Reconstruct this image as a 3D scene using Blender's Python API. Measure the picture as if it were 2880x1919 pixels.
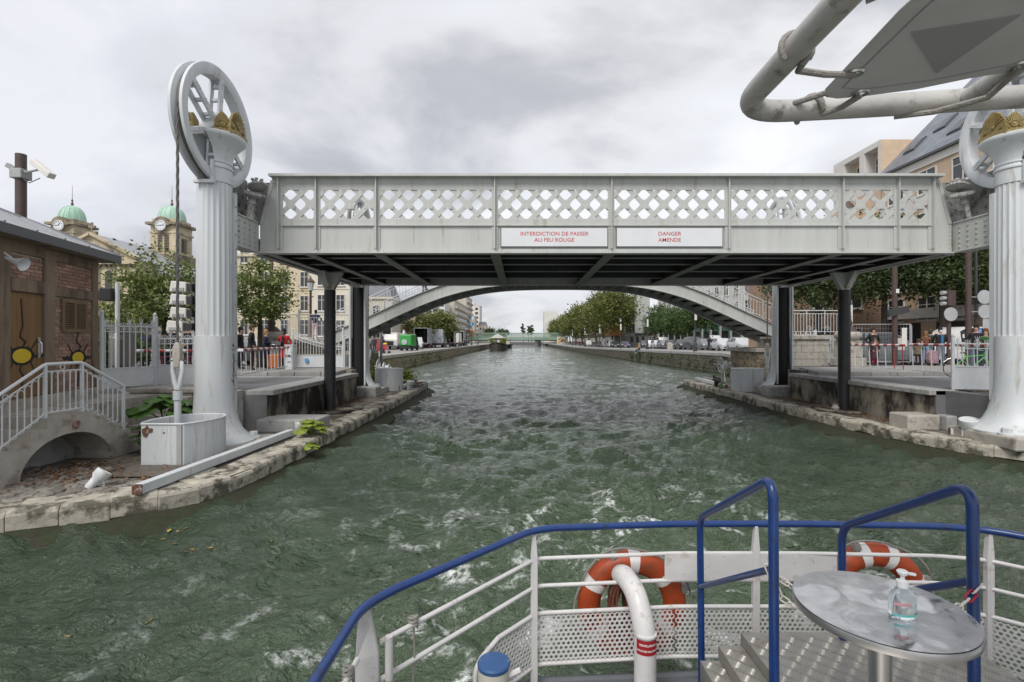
import bpy, bmesh, math, random
import numpy as np
from mathutils import Vector, Matrix
for o in list(bpy.data.objects): bpy.data.objects.remove(o)
SC = bpy.context.scene
COL = SC.collection
R = math.radians
EYE = 2.85
# ---------------------------------------------------------------- camera
cd = bpy.data.cameras.new('camera'); cam = bpy.data.objects.new('camera', cd); COL.objects.link(cam)
cam.location = (0, 0, EYE); cam.rotation_euler = (R(90), 0, 0)
cd.sensor_width = 36; cd.lens = 36*1407/2880; cd.shift_x = (1440-1464)/2880; cd.shift_y = -(957-959.5)/2880*-1
cd.clip_start = .05; cd.clip_end = 3000
SC.camera = cam
# ---------------------------------------------------------------- world: cloudy daylight
wd = bpy.data.worlds.new('World'); SC.world = wd; wd.use_nodes = True
nt = wd.node_tree; nt.nodes.clear()
def N(t, ty, **k):
    n = t.nodes.new(ty)
    for a, b in k.items():
        if a.startswith('i_'):
            n.inputs[int(a[2:]) if a[2:].isdigit() else a[2:].replace('_', ' ')].default_value = b
        else: setattr(n, a, b)
    return n
sky = N(nt, 'ShaderNodeTexSky', sky_type='NISHITA', sun_disc=False, sun_elevation=R(48), sun_rotation=R(200))
tc = N(nt, 'ShaderNodeTexCoord')
sep = N(nt, 'ShaderNodeSeparateXYZ'); nt.links.new(tc.outputs['Generated'], sep.inputs[0])
az = N(nt, 'ShaderNodeMath', operation='ABSOLUTE'); nt.links.new(sep.outputs[2], az.inputs[0])
ad = N(nt, 'ShaderNodeMath', operation='ADD', i_1=.42); nt.links.new(az.outputs[0], ad.inputs[0])
cmb = N(nt, 'ShaderNodeCombineXYZ')
for i in range(2):
    dv = N(nt, 'ShaderNodeMath', operation='DIVIDE'); nt.links.new(sep.outputs[i], dv.inputs[0]); nt.links.new(ad.outputs[0], dv.inputs[1]); nt.links.new(dv.outputs[0], cmb.inputs[i])
mp = N(nt, 'ShaderNodeMapping'); mp.inputs['Location'].default_value = (3.1, 1.7, 0); mp.inputs['Scale'].default_value = (1, 1.25, 1); nt.links.new(cmb.outputs[0], mp.inputs[0])
n1 = N(nt, 'ShaderNodeTexNoise', i_Scale=1.55, i_Detail=8.0, i_Roughness=.52, i_Distortion=.25); nt.links.new(mp.outputs[0], n1.inputs[0])
cr = N(nt, 'ShaderNodeValToRGB'); nt.links.new(n1.outputs[0], cr.inputs[0])
e = cr.color_ramp.elements
e[0].position = .30; e[0].color = (.44, .455, .49, 1)
e[1].position = .62; e[1].color = (.90, .905, .91, 1)
for p, c in ((.39, (.52, .53, .56, 1)), (.445, (.65, .655, .68, 1)), (.49, (.76, .765, .78, 1)), (.55, (.80, .815, .845, 1))):
    q = e.new(p); q.color = c
n2 = N(nt, 'ShaderNodeTexNoise', i_Scale=.55, i_Detail=3.0); nt.links.new(mp.outputs[0], n2.inputs[0])
cr2 = N(nt, 'ShaderNodeValToRGB'); cr2.color_ramp.elements[0].position = .35; cr2.color_ramp.elements[0].color = (.86, .87, .9, 1)
cr2.color_ramp.elements[1].position = .6; cr2.color_ramp.elements[1].color = (1.0, 1.0, 1.0, 1); nt.links.new(n2.outputs[0], cr2.inputs[0])
mul = N(nt, 'ShaderNodeMixRGB', blend_type='MULTIPLY', i_0=1.0); nt.links.new(cr.outputs[0], mul.inputs[1]); nt.links.new(cr2.outputs[0], mul.inputs[2])
up = N(nt, 'ShaderNodeMixRGB', blend_type='MULTIPLY', i_0=1.0); up.inputs[2].default_value = (8.9, 8.9, 8.95, 1); nt.links.new(mul.outputs[0], up.inputs[1])
mx = N(nt, 'ShaderNodeMixRGB', i_0=.93); nt.links.new(sky.outputs[0], mx.inputs[1]); nt.links.new(up.outputs[0], mx.inputs[2])
bg = N(nt, 'ShaderNodeBackground', i_1=.1); nt.links.new(mx.outputs[0], bg.inputs[0])
wo = N(nt, 'ShaderNodeOutputWorld'); nt.links.new(bg.outputs[0], wo.inputs[0])
# ---------------------------------------------------------------- sun (veiled)
sl = bpy.data.lights.new('sun', 'SUN'); sl.energy = 2.3; sl.angle = R(28); sl.color = (1, .965, .92)
so = bpy.data.objects.new('sun', sl); COL.objects.link(so); so.rotation_euler = (R(40), 0, R(-24)); so.location = (0, -20, 40)
SC.view_settings.view_transform = 'Standard'; SC.view_settings.look = 'None'; SC.view_settings.exposure = 0.38; SC.view_settings.gamma = 1
SC.render.engine = 'CYCLES'; SC.cycles.max_bounces = 6; SC.cycles.transparent_max_bounces = 12
SC.cycles.use_adaptive_sampling = True; SC.cycles.use_denoising = True

# ---------------------------------------------------------------- materials
MATS = {}
def srgb(h):
    if isinstance(h, str):
        v = [int(h[i:i+2], 16)/255 for i in (0, 2, 4)]
        return tuple(((c/12.92) if c <= .04045 else ((c+.055)/1.055)**2.4) for c in v)
    return h
def mat(name, col, rough=.6, metal=0, var=.18, scale=3, bump=0, bscale=30, dirt=None, rnd=0, streak=False, spec=.5, trans=0, island=0, coat=0):
    if name in MATS: return MATS[name]
    m = bpy.data.materials.new(name); m.use_nodes = True; t = m.node_tree; L = t.links.new
    b = t.nodes['Principled BSDF']
    b.inputs['Roughness'].default_value = rough; b.inputs['Metallic'].default_value = metal
    b.inputs['Specular IOR Level'].default_value = spec; b.inputs['Coat Weight'].default_value = coat
    c = srgb(col)
    tcn = N(t, 'ShaderNodeTexCoord'); src = tcn.outputs['Object']
    if streak:
        mpn = N(t, 'ShaderNodeMapping'); mpn.inputs['Scale'].default_value = (1, 1, .12 if streak is True else streak); L(src, mpn.inputs[0]); ssrc = mpn.outputs[0]
    else: ssrc = src
    no = N(t, 'ShaderNodeTexNoise', i_Scale=scale, i_Detail=6.0, i_Roughness=.6); L(ssrc, no.inputs[0])
    ra = N(t, 'ShaderNodeMapRange'); ra.inputs[1].default_value = .25; ra.inputs[2].default_value = .75
    ra.inputs[3].default_value = 1-var; ra.inputs[4].default_value = 1+var*.6; L(no.outputs[0], ra.inputs[0])
    mu = N(t, 'ShaderNodeMixRGB', blend_type='MULTIPLY', i_0=1.0); mu.inputs[1].default_value = (*c, 1); L(ra.outputs[0], mu.inputs[2])
    out = mu.outputs[0]
    if rnd or island:
        if island: g = N(t, 'ShaderNodeNewGeometry'); rs = g.outputs['Random Per Island']; amt = island
        else: g = N(t, 'ShaderNodeObjectInfo'); rs = g.outputs['Random']; amt = rnd
        r2 = N(t, 'ShaderNodeMapRange'); r2.inputs[3].default_value = 1-amt; r2.inputs[4].default_value = 1+amt; L(rs, r2.inputs[0])
        m2 = N(t, 'ShaderNodeMixRGB', blend_type='MULTIPLY', i_0=1.0); L(out, m2.inputs[1]); L(r2.outputs[0], m2.inputs[2]); out = m2.outputs[0]
    if dirt:
        dc, amt, ds = dirt[:3]
        dn = N(t, 'ShaderNodeTexNoise', i_Scale=ds, i_Detail=8.0, i_Roughness=.65); L(ssrc, dn.inputs[0])
        dr = N(t, 'ShaderNodeMapRange'); dr.inputs[1].default_value = .63-amt*.36; dr.inputs[2].default_value = .74-amt*.36; dr.inputs[4].default_value = min(1, .45+amt*1.2); L(dn.outputs[0], dr.inputs[0])
        m3 = N(t, 'ShaderNodeMixRGB'); m3.inputs[2].default_value = (*srgb(dc), 1); L(out, m3.inputs[1]); L(dr.outputs[0], m3.inputs[0]); out = m3.outputs[0]
    L(out, b.inputs['Base Color'])
    if bump:
        bn = N(t, 'ShaderNodeTexNoise', i_Scale=bscale, i_Detail=5.0); L(src, bn.inputs[0])
        bb = N(t, 'ShaderNodeBump', i_Strength=bump, i_Distance=.02); L(bn.outputs[0], bb.inputs['Height']); L(bb.outputs[0], b.inputs['Normal'])
    if trans:
        tr = N(t, 'ShaderNodeBsdfTranslucent'); L(out, tr.inputs[0]); ms = N(t, 'ShaderNodeMixShader', i_0=trans)
        L(b.outputs[0], ms.inputs[1]); L(tr.outputs[0], ms.inputs[2]); L(ms.outputs[0], t.nodes['Material Output'].inputs[0])
    MATS[name] = m; return m

GIRD = mat('grey_bridge_paint', (.47, .48, .455), .5, var=.12, scale=3, bump=.05, bscale=40, dirt=((.30, .26, .20), .165, 4.5), streak=True)
WHITE = mat('white_column_paint', (.56, .585, .595), .48, var=.10, scale=3, bump=.07, bscale=50, dirt=((.33, .29, .24), .175, 5.5), streak=True)
WHITE2 = mat('white_iron_paint', (.60, .62, .63), .5, var=.1, scale=6, dirt=((.30, .22, .15), .05, 5))
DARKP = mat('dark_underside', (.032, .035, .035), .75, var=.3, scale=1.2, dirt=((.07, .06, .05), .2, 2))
FLANGE = mat('underside_flange', (.33, .34, .33), .6, var=.25, scale=2)
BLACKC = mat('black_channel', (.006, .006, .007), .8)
BLACK = mat('black_steel', (.018, .019, .021), .45, var=.3, scale=3, dirt=((.07, .07, .07), .15, 2))
GOLD = mat('tarnished_gold', (.27, .20, .072), .5, metal=.25, var=.4, scale=14, bump=.2, bscale=60)
RUST = mat('rusty_steel', (.13, .06, .035), .85, var=.5, scale=14, bump=.2, bscale=80, dirt=((.42, .38, .33), .3, 18))
CABLE = mat('steel_cable', (.12, .115, .11), .6, var=.3, scale=20)
GEAR = mat('greased_gear', (.40, .40, .38), .55, var=.3, scale=12, dirt=((.07, .06, .05), .25, 9))
SIGNW = mat('sign_white', (.66, .67, .68), .4, var=.05, scale=2)
SIGNB = mat('sign_border', (.13, .13, .13), .5)
REDT = mat('red_letter', (.52, .05, .06), .5, var=.05)
STONE = mat('quay_stone', (.41, .38, .315), .88, var=.35, scale=4, bump=.7, bscale=11, dirt=((.075, .07, .05), .42, 3.0), rnd=.15)
STONED = mat('dark_quay_stone', (.13, .115, .09), .9, var=.4, scale=3, bump=.5, bscale=12, dirt=((.05, .06, .025), .3, 2), rnd=.2)
STONEL = mat('rubble_stone', (.30, .25, .17), .9, var=.4, scale=6, bump=.6, bscale=10, dirt=((.10, .085, .055), .4, 4), rnd=.2)
CONC = mat('stained_concrete', (.25, .225, .18), .85, var=.4, scale=2.2, bump=.3, bscale=25, dirt=((.022, .016, .012), .52, .9), streak=.55)
CONCL = mat('pale_concrete', (.40, .375, .33), .85, var=.22, scale=4, bump=.2, bscale=40, dirt=((.20, .175, .14), .3, 3))
CONCG = mat('grey_concrete', (.33, .33, .32), .85, var=.25, scale=5, bump=.25, bscale=40, dirt=((.12, .11, .10), .2, 4))
PAVE = mat('worn_paving', (.16, .145, .12), .9, var=.45, scale=3, bump=.4, bscale=18, dirt=((.05, .042, .03), .4, 1.4))
COBB = mat('cobble', (.21, .195, .17), .85, var=.35, scale=6, bump=.4, bscale=22, rnd=.3, dirt=((.07, .06, .04), .3, 4))
MOSS = mat('moss', (.026, .033, .012), .95, var=.5, scale=9, bump=.8, bscale=40, dirt=((.03, .025, .015), .4, 6))
ASPH = mat('asphalt', (.15, .15, .155), .85, var=.2, scale=3, bump=.25, bscale=90, dirt=((.09, .09, .09), .25, 1))
WALK = mat('sidewalk', (.27, .26, .25), .85, var=.2, scale=3, bump=.2, bscale=60)
KERB = mat('kerb_granite', (.29, .285, .27), .8, var=.2, scale=6, rnd=.12, bump=.2, bscale=50)
LINE = mat('road_paint', (.62, .62, .60), .7, var=.2, scale=8)
GLASSD = mat('window_glass', (.035, .04, .045), .12, var=.3, scale=.5, spec=.7)
FRAMEW = mat('window_frame', (.62, .60, .56), .6, var=.1)
BRICK = mat('old_brick', (.35, .205, .15), .9, var=.4, scale=9, bump=.3, bscale=50, rnd=.34, dirt=((.40, .33, .28), .26, 6))
MORTAR = mat('lime_mortar', (.38, .33, .275), .95, var=.25, scale=9, bump=.3, bscale=60)
TIMBER = mat('weathered_timber', (.22, .165, .115), .85, var=.4, scale=6, bump=.35, bscale=30, dirt=((.06, .042, .028), .3, 3), streak=True)
DOORW = mat('varnished_door', (.20, .105, .035), .55, var=.3, scale=4, streak=True, dirt=((.08, .04, .015), .2, 2))
ZINC = mat('zinc_roof', (.36, .37, .385), .5, var=.15, scale=3, metal=.2)
ZINCD = mat('dark_fascia', (.085, .09, .095), .5, var=.15, scale=3)
YEL = mat('yellow_spray', (.62, .44, .02), .7, var=.15, scale=9)
SPRAY = mat('black_spray', (.014, .013, .012), .8, var=.2, scale=12)
CHST = mat('church_limestone', (.50, .43, .30), .9, var=.25, scale=.6, bump=.2, bscale=8, dirt=((.17, .145, .105), .34, .35))
CHSTD = mat('church_dark_stone', (.27, .23, .165), .9, var=.35, scale=.8, dirt=((.10, .085, .065), .4, .5))
COPPER = mat('green_copper', (.36, .54, .43), .6, var=.14, scale=1.2, streak=True, dirt=((.17, .37, .28), .2, 1))
LOUV = mat('louvre', (.10, .085, .065), .85, var=.3)
CREAM = mat('cream_render', (.55, .475, .34), .85, var=.12, scale=.5, dirt=((.42, .36, .26), .2, .3))
CREAMS = mat('pale_limestone', (.62, .575, .475), .85, var=.12, scale=.7, dirt=((.45, .40, .32), .2, .4))
SLATE = mat('slate_grey_roof', (.13, .14, .165), .55, var=.25, scale=1.2, rnd=.1)
SLATEB = mat('blue_grey_slate', (.17, .185, .215), .5, var=.2, scale=1.5, rnd=.13)
TILEO = mat('orange_tile', (.60, .45, .315), .55, var=.12, scale=2, rnd=.07)
TILEW = mat('white_tile', (.66, .64, .60), .5, var=.08, scale=2, rnd=.05)
BEIGE = mat('beige_panel', (.50, .45, .38), .85, var=.12, scale=.2)
OFFW = mat('off_white_panel', (.64, .625, .58), .85, var=.1, scale=.15)
GREYB = mat('grey_green_panel', (.42, .44, .415), .8, var=.1, scale=.2)
BARK = mat('bark', (.055, .045, .035), .95, var=.4, scale=8, bump=.5, bscale=18)
BARKP = mat('plane_bark', (.13, .115, .085), .95, var=.5, scale=3, bump=.3, bscale=18)
LEAFA = mat('leaf_maple', (.15, .19, .05), .6, var=.25, scale=.8, trans=.35, island=.45)
LEAFB = mat('leaf_plane', (.165, .185, .05), .65, var=.3, scale=.35, trans=.35, island=.4)
LEAFC = mat('leaf_dark', (.075, .11, .036), .6, var=.3, scale=.6, trans=.3, island=.45)
LEAFD = mat('leaf_street', (.085, .14, .04), .6, var=.3, scale=.5, trans=.35, island=.45)
LEAFY = mat('leaf_yellowgreen', (.21, .27, .035), .6, var=.25, scale=3, trans=.3, island=.3)
LEAFG = mat('leaf_broad', (.06, .13, .025), .5, var=.25, scale=6, trans=.25, island=.3)
DEADL = mat('dead_leaves', (.17, .085, .03), .9, var=.4, scale=6, island=.6)
BROWNI = mat('brown_iron', (.075, .048, .042), .55, var=.25, scale=6)
DKIRON = mat('dark_iron', (.04, .04, .042), .5, var=.25, scale=6)
BLUEP = mat('blue_rail_paint', (.006, .036, .155), .32, var=.18, scale=9, dirt=((.012, .013, .016), .17, 22), coat=.25, bump=.04, bscale=90)
WRAIL = mat('white_rail_paint', (.58, .57, .56), .42, var=.12, scale=8, dirt=((.34, .30, .25), .17, 16), coat=.1)
ORANGE = mat('lifebuoy_orange', (.37, .055, .010), .5, var=.2, scale=5, bump=.08, bscale=40, dirt=((.17, .05, .025), .24, 9))
ROPE = mat('grey_rope', (.28, .265, .24), .9, var=.3, scale=40, bump=.4, bscale=160)
ROPER = mat('brown_rope', (.16, .055, .032), .9, var=.35, scale=40, bump=.4, bscale=160)
TAPE = mat('white_tape', (.66, .65, .63), .6, var=.1, scale=8)
CHAINW = mat('white_plastic_chain', (.62, .60, .55), .45, var=.12, scale=20)
REDP = mat('red_plastic', (.40, .02, .03), .4)
STEELT = None
PLATE = mat('aluminium_tread_plate', (.36, .345, .31), .42, metal=.6, var=.3, scale=5, dirt=((.22, .20, .17), .3, 5))
CANV = mat('grey_awning', (.46, .46, .45), .85, var=.1, scale=4, bump=.12, bscale=300, trans=.42)
GRIMESHADE = mat('grimy_shaded_plate', (.28, .28, .265), .6, var=.35, scale=5, dirt=((.05, .045, .04), .35, 5))  # grease, plus the shadow at the deck ends painted into the darker tone
CANVD = mat('grey_awning_dark', (.41, .415, .42), .85, var=.08, scale=4, bump=.12, bscale=300, trans=.25)
PIPEW = mat('grimy_white_pipe', (.42, .41, .385), .42, var=.3, scale=6, bump=.1, bscale=60, dirt=((.09, .08, .07), .22, 14))
CHROME = mat('steel_brushed', (.55, .55, .55), .3, metal=1, var=.15, scale=8)
TYRE = mat('tyre', (.02, .02, .02), .85)
RIM = mat('wheel_rim', (.4, .4, .41), .35, metal=.7)
HEADL = mat('headlight', (.62, .63, .65), .15)
GREENB = mat('green_rail_bridge', (.27, .38, .30), .7, var=.2, scale=.6)
SKIN = mat('skin_pale', (.46, .27, .19), .6, var=.08); SKIND = mat('skin_dark', (.10, .05, .032), .6, var=.08)
def flat(name, col, rough=.75, **k): return mat(name, col, rough, var=k.pop('var', .14), scale=k.pop('scale', 8), **k)

# ---------------------------------------------------------------- helpers
def P(u, v, y):
    return Vector(((u-1464)/1407*y, y, EYE-(v-957)/1407*y))
def G(u, v, z):
    y = (EYE-z)*1407/(v-957); return Vector(((u-1464)/1407*y, y, z))
def tag(o, label=None, cat=None, group=None, kind=None):
    if label: o['label'] = label
    if cat: o['category'] = cat
    if group: o['group'] = group
    if kind: o['kind'] = kind
    return o
def thing(name, label, cat, loc=(0, 0, 0), rz=0, group=None):
    o = bpy.data.objects.new(name, None); COL.objects.link(o); o.empty_display_size = .2
    o.location = loc; o.rotation_euler = (0, 0, rz); return tag(o, label, cat, group)
def wpos(o):
    v = Vector((0, 0, 0))
    while o: v = v+o.location; o = o.parent
    return v
class MB:
    def __init__(s): s.v = []; s.f = []; s.m = None
    def add(s, vs, fs):
        n = len(s.v); s.v += [Vector(p) for p in vs]; s.f += [tuple(i+n for i in f) for f in fs]; return s
    def box(s, x0, x1, y0, y1, z0, z1):
        return s.add([(x0, y0, z0), (x1, y0, z0), (x1, y1, z0), (x0, y1, z0), (x0, y0, z1), (x1, y0, z1), (x1, y1, z1), (x0, y1, z1)],
                     [(0, 3, 2, 1), (4, 5, 6, 7), (0, 1, 5, 4), (1, 2, 6, 5), (2, 3, 7, 6), (3, 0, 4, 7)])
    def obox(s, c, sx, sy, sz, rot=None):
        n = len(s.v); s.box(-sx/2, sx/2, -sy/2, sy/2, -sz/2, sz/2)
        for i in range(n, len(s.v)): s.v[i] = (rot @ s.v[i] if rot else s.v[i])+Vector(c)
        return s
    def bar(s, a, b, w, h=None):
        a = Vector(a); b = Vector(b); d = b-a; L = d.length; h = h or w
        q = d.to_track_quat('Y', 'Z').to_matrix(); return s.obox((a+b)/2, w, L, h, q)
    def tube(s, pts, r, n=8, close=False, caps=True):
        pts = [Vector(p) for p in pts]; m = len(pts); rr = r if isinstance(r, (list, tuple)) else [r]*m
        prev = None; rings = []
        for i, p in enumerate(pts):
            if close: d = pts[(i+1) % m]-pts[i-1]
            else: d = pts[min(i+1, m-1)]-pts[max(i-1, 0)]
            d.normalize()
            if prev is None: a = d.orthogonal().normalized()
            else:
                a = prev-d*prev.dot(d)
                a = a.normalized() if a.length > 1e-6 else d.orthogonal().normalized()
            prev = a; b = d.cross(a); base = len(s.v)
            s.v += [p+(a*math.cos(2*math.pi*k/n)+b*math.sin(2*math.pi*k/n))*rr[i] for k in range(n)]; rings.append(base)
        for i in range(m if close else m-1):
            A, B = rings[i], rings[(i+1) % m]
            for k in range(n): s.f.append((A+k, A+(k+1) % n, B+(k+1) % n, B+k))
        if caps and not close:
            s.f.append(tuple(rings[0]+k for k in range(n))[::-1]); s.f.append(tuple(rings[-1]+k for k in range(n)))
        return s
    def lathe(s, prof, c=(0, 0, 0), n=24, axis='z', sx=1, sy=1, flute=None):
        c = Vector(c); base = len(s.v)
        for r, z in prof:
            for k in range(n):
                a = 2*math.pi*k/n; q = r
                if flute: q = r-flute[1]*(.5+.5*math.cos(a*flute[0]))**.6
                p = Vector((q*math.cos(a)*sx, q*math.sin(a)*sy, z))
                if axis == 'x': p = Vector((p.z, p.x, p.y))
                elif axis == 'y': p = Vector((p.x, p.z, p.y))
                s.v.append(c+p)
        for i in range(len(prof)-1):
            for k in range(n):
                f = (base+i*n+k, base+i*n+(k+1) % n, base+(i+1)*n+(k+1) % n, base+(i+1)*n+k)
                s.f.append(f if axis != 'y' else f[::-1])
        if prof[0] == prof[-1]: return s
        if prof[0][0] > 1e-4: s.f.append(tuple(base+k for k in range(n))[::-1])
        if prof[-1][0] > 1e-4: s.f.append(tuple(base+(len(prof)-1)*n+k for k in range(n)))
        return s
    def prism(s, poly, a0, a1, axis='y'):
        n = len(poly)
        def mk(p, a):
            return {'y': (p[0], a, p[1]), 'x': (a, p[0], p[1]), 'z': (p[0], p[1], a)}[axis]
        base = [mk(p, a0) for p in poly]+[mk(p, a1) for p in poly]
        return s.add(base, [tuple(range(n))[::-1], tuple(range(n, 2*n))]+[(i, (i+1) % n, n+(i+1) % n, n+i) for i in range(n)])
    def loft(s, rings, close=True, caps=True):
        n = len(rings[0]); b = len(s.v)
        for r in rings: s.v += [Vector(p) for p in r]
        for i in range(len(rings)-1):
            for k in range(n if close else n-1):
                s.f.append((b+i*n+k, b+i*n+(k+1) % n, b+(i+1)*n+(k+1) % n, b+(i+1)*n+k))
        if caps: s.f.append(tuple(b+k for k in range(n))[::-1]); s.f.append(tuple(b+(len(rings)-1)*n+k for k in range(n)))
        return s
    def xf(s, M):
        s.v = [M @ p for p in s.v]; return s
    def mesh(s, name, m, off=Vector((0, 0, 0)), smooth=False):
        me = bpy.data.meshes.new(name); me.from_pydata([tuple(p-off) for p in s.v], [], s.f)
        bm = bmesh.new(); bm.from_mesh(me); bmesh.ops.recalc_face_normals(bm, faces=bm.faces); bm.to_mesh(me); bm.free()
        if m: me.materials.append(m)
        if smooth:
            me.shade_smooth(); me.set_sharp_from_angle(angle=R(38))
        return me
    def build(s, name, m, parent=None, smooth=False, bevel=0, local=False, label=None, cat=None, group=None, kind=None):
        if parent is not None: off = Vector((0, 0, 0)) if local else wpos(parent)
        else:
            xs = [p.x for p in s.v]; ys = [p.y for p in s.v]; zs = [p.z for p in s.v]
            off = Vector(((min(xs)+max(xs))/2, (min(ys)+max(ys))/2, min(zs)))
        o = bpy.data.objects.new(name, s.mesh(name, m, off, smooth)); COL.objects.link(o)
        if parent is not None: o.parent = parent
        else: o.location = off
        if bevel:
            b = o.modifiers.new('bevel', 'BEVEL'); b.width = bevel; b.segments = 2; b.limit_method = 'ANGLE'; b.angle_limit = R(40)
        return tag(o, label, cat, group, kind)
def inst(me, name, parent, loc, rz=0, scale=(1, 1, 1), rot=None):
    """one piece sharing mesh data; loc in world (parent unrotated) coordinates"""
    o = bpy.data.objects.new(name, me); COL.objects.link(o); o.parent = parent
    o.location = Vector(loc)-(wpos(parent) if parent else Vector((0, 0, 0)))
    o.rotation_euler = rot if rot else (0, 0, rz); o.scale = scale; return o
def box(name, m, x0, x1, y0, y1, z0, z1, parent=None, **k): return MB().box(x0, x1, y0, y1, z0, z1).build(name, m, parent, **k)
def arc(c, r, a0, a1, n, plane='xz'):
    out = []
    for i in range(n+1):
        a = R(a0+(a1-a0)*i/n); p = (r*math.cos(a), r*math.sin(a))
        out.append(Vector(c)+(Vector((p[0], 0, p[1])) if plane == 'xz' else Vector((0, p[0], p[1])) if plane == 'yz' else Vector((p[0], p[1], 0))))
    return out
def fillet(pts, r, n=5):
    """round the corners of a polyline"""
    pts = [Vector(p) for p in pts]; out = [pts[0]]
    for i in range(1, len(pts)-1):
        a = pts[i-1]-pts[i]; b = pts[i+1]-pts[i]; d = min(r, a.length*.45, b.length*.45)
        A = pts[i]+a.normalized()*d; B = pts[i]+b.normalized()*d
        for k in range(n+1):
            t = k/n; out.append(A*(1-t)**2+pts[i]*2*t*(1-t)+B*t*t)
    return out+[pts[-1]]
DG = None
def text_mesh(txt, size, m, bold=.0, align='CENTER', ext=0.0):
    cu = bpy.data.curves.new('t', 'FONT'); cu.body = txt; cu.size = size; cu.align_x = align; cu.align_y = 'CENTER'; cu.offset = bold; cu.extrude = ext; cu.resolution_u = 3
    ob = bpy.data.objects.new('t', cu); COL.objects.link(ob); bpy.context.view_layer.update()
    me = bpy.data.meshes.new_from_object(ob.evaluated_get(bpy.context.evaluated_depsgraph_get()))
    bpy.data.objects.remove(ob); bpy.data.curves.remove(cu); me.materials.clear(); me.materials.append(m); return me
def text(txt, size, m, parent, loc, rot=(R(90), 0, 0), bold=0, name='lettering', align='CENTER', sx=1):
    me = text_mesh(txt, size, m, bold, align); o = bpy.data.objects.new(name, me); COL.objects.link(o); o.parent = parent
    o.location = Vector(loc)-(wpos(parent) if parent else Vector((0, 0, 0))); o.rotation_euler = rot; o.scale = (sx, 1, 1); return o
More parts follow.
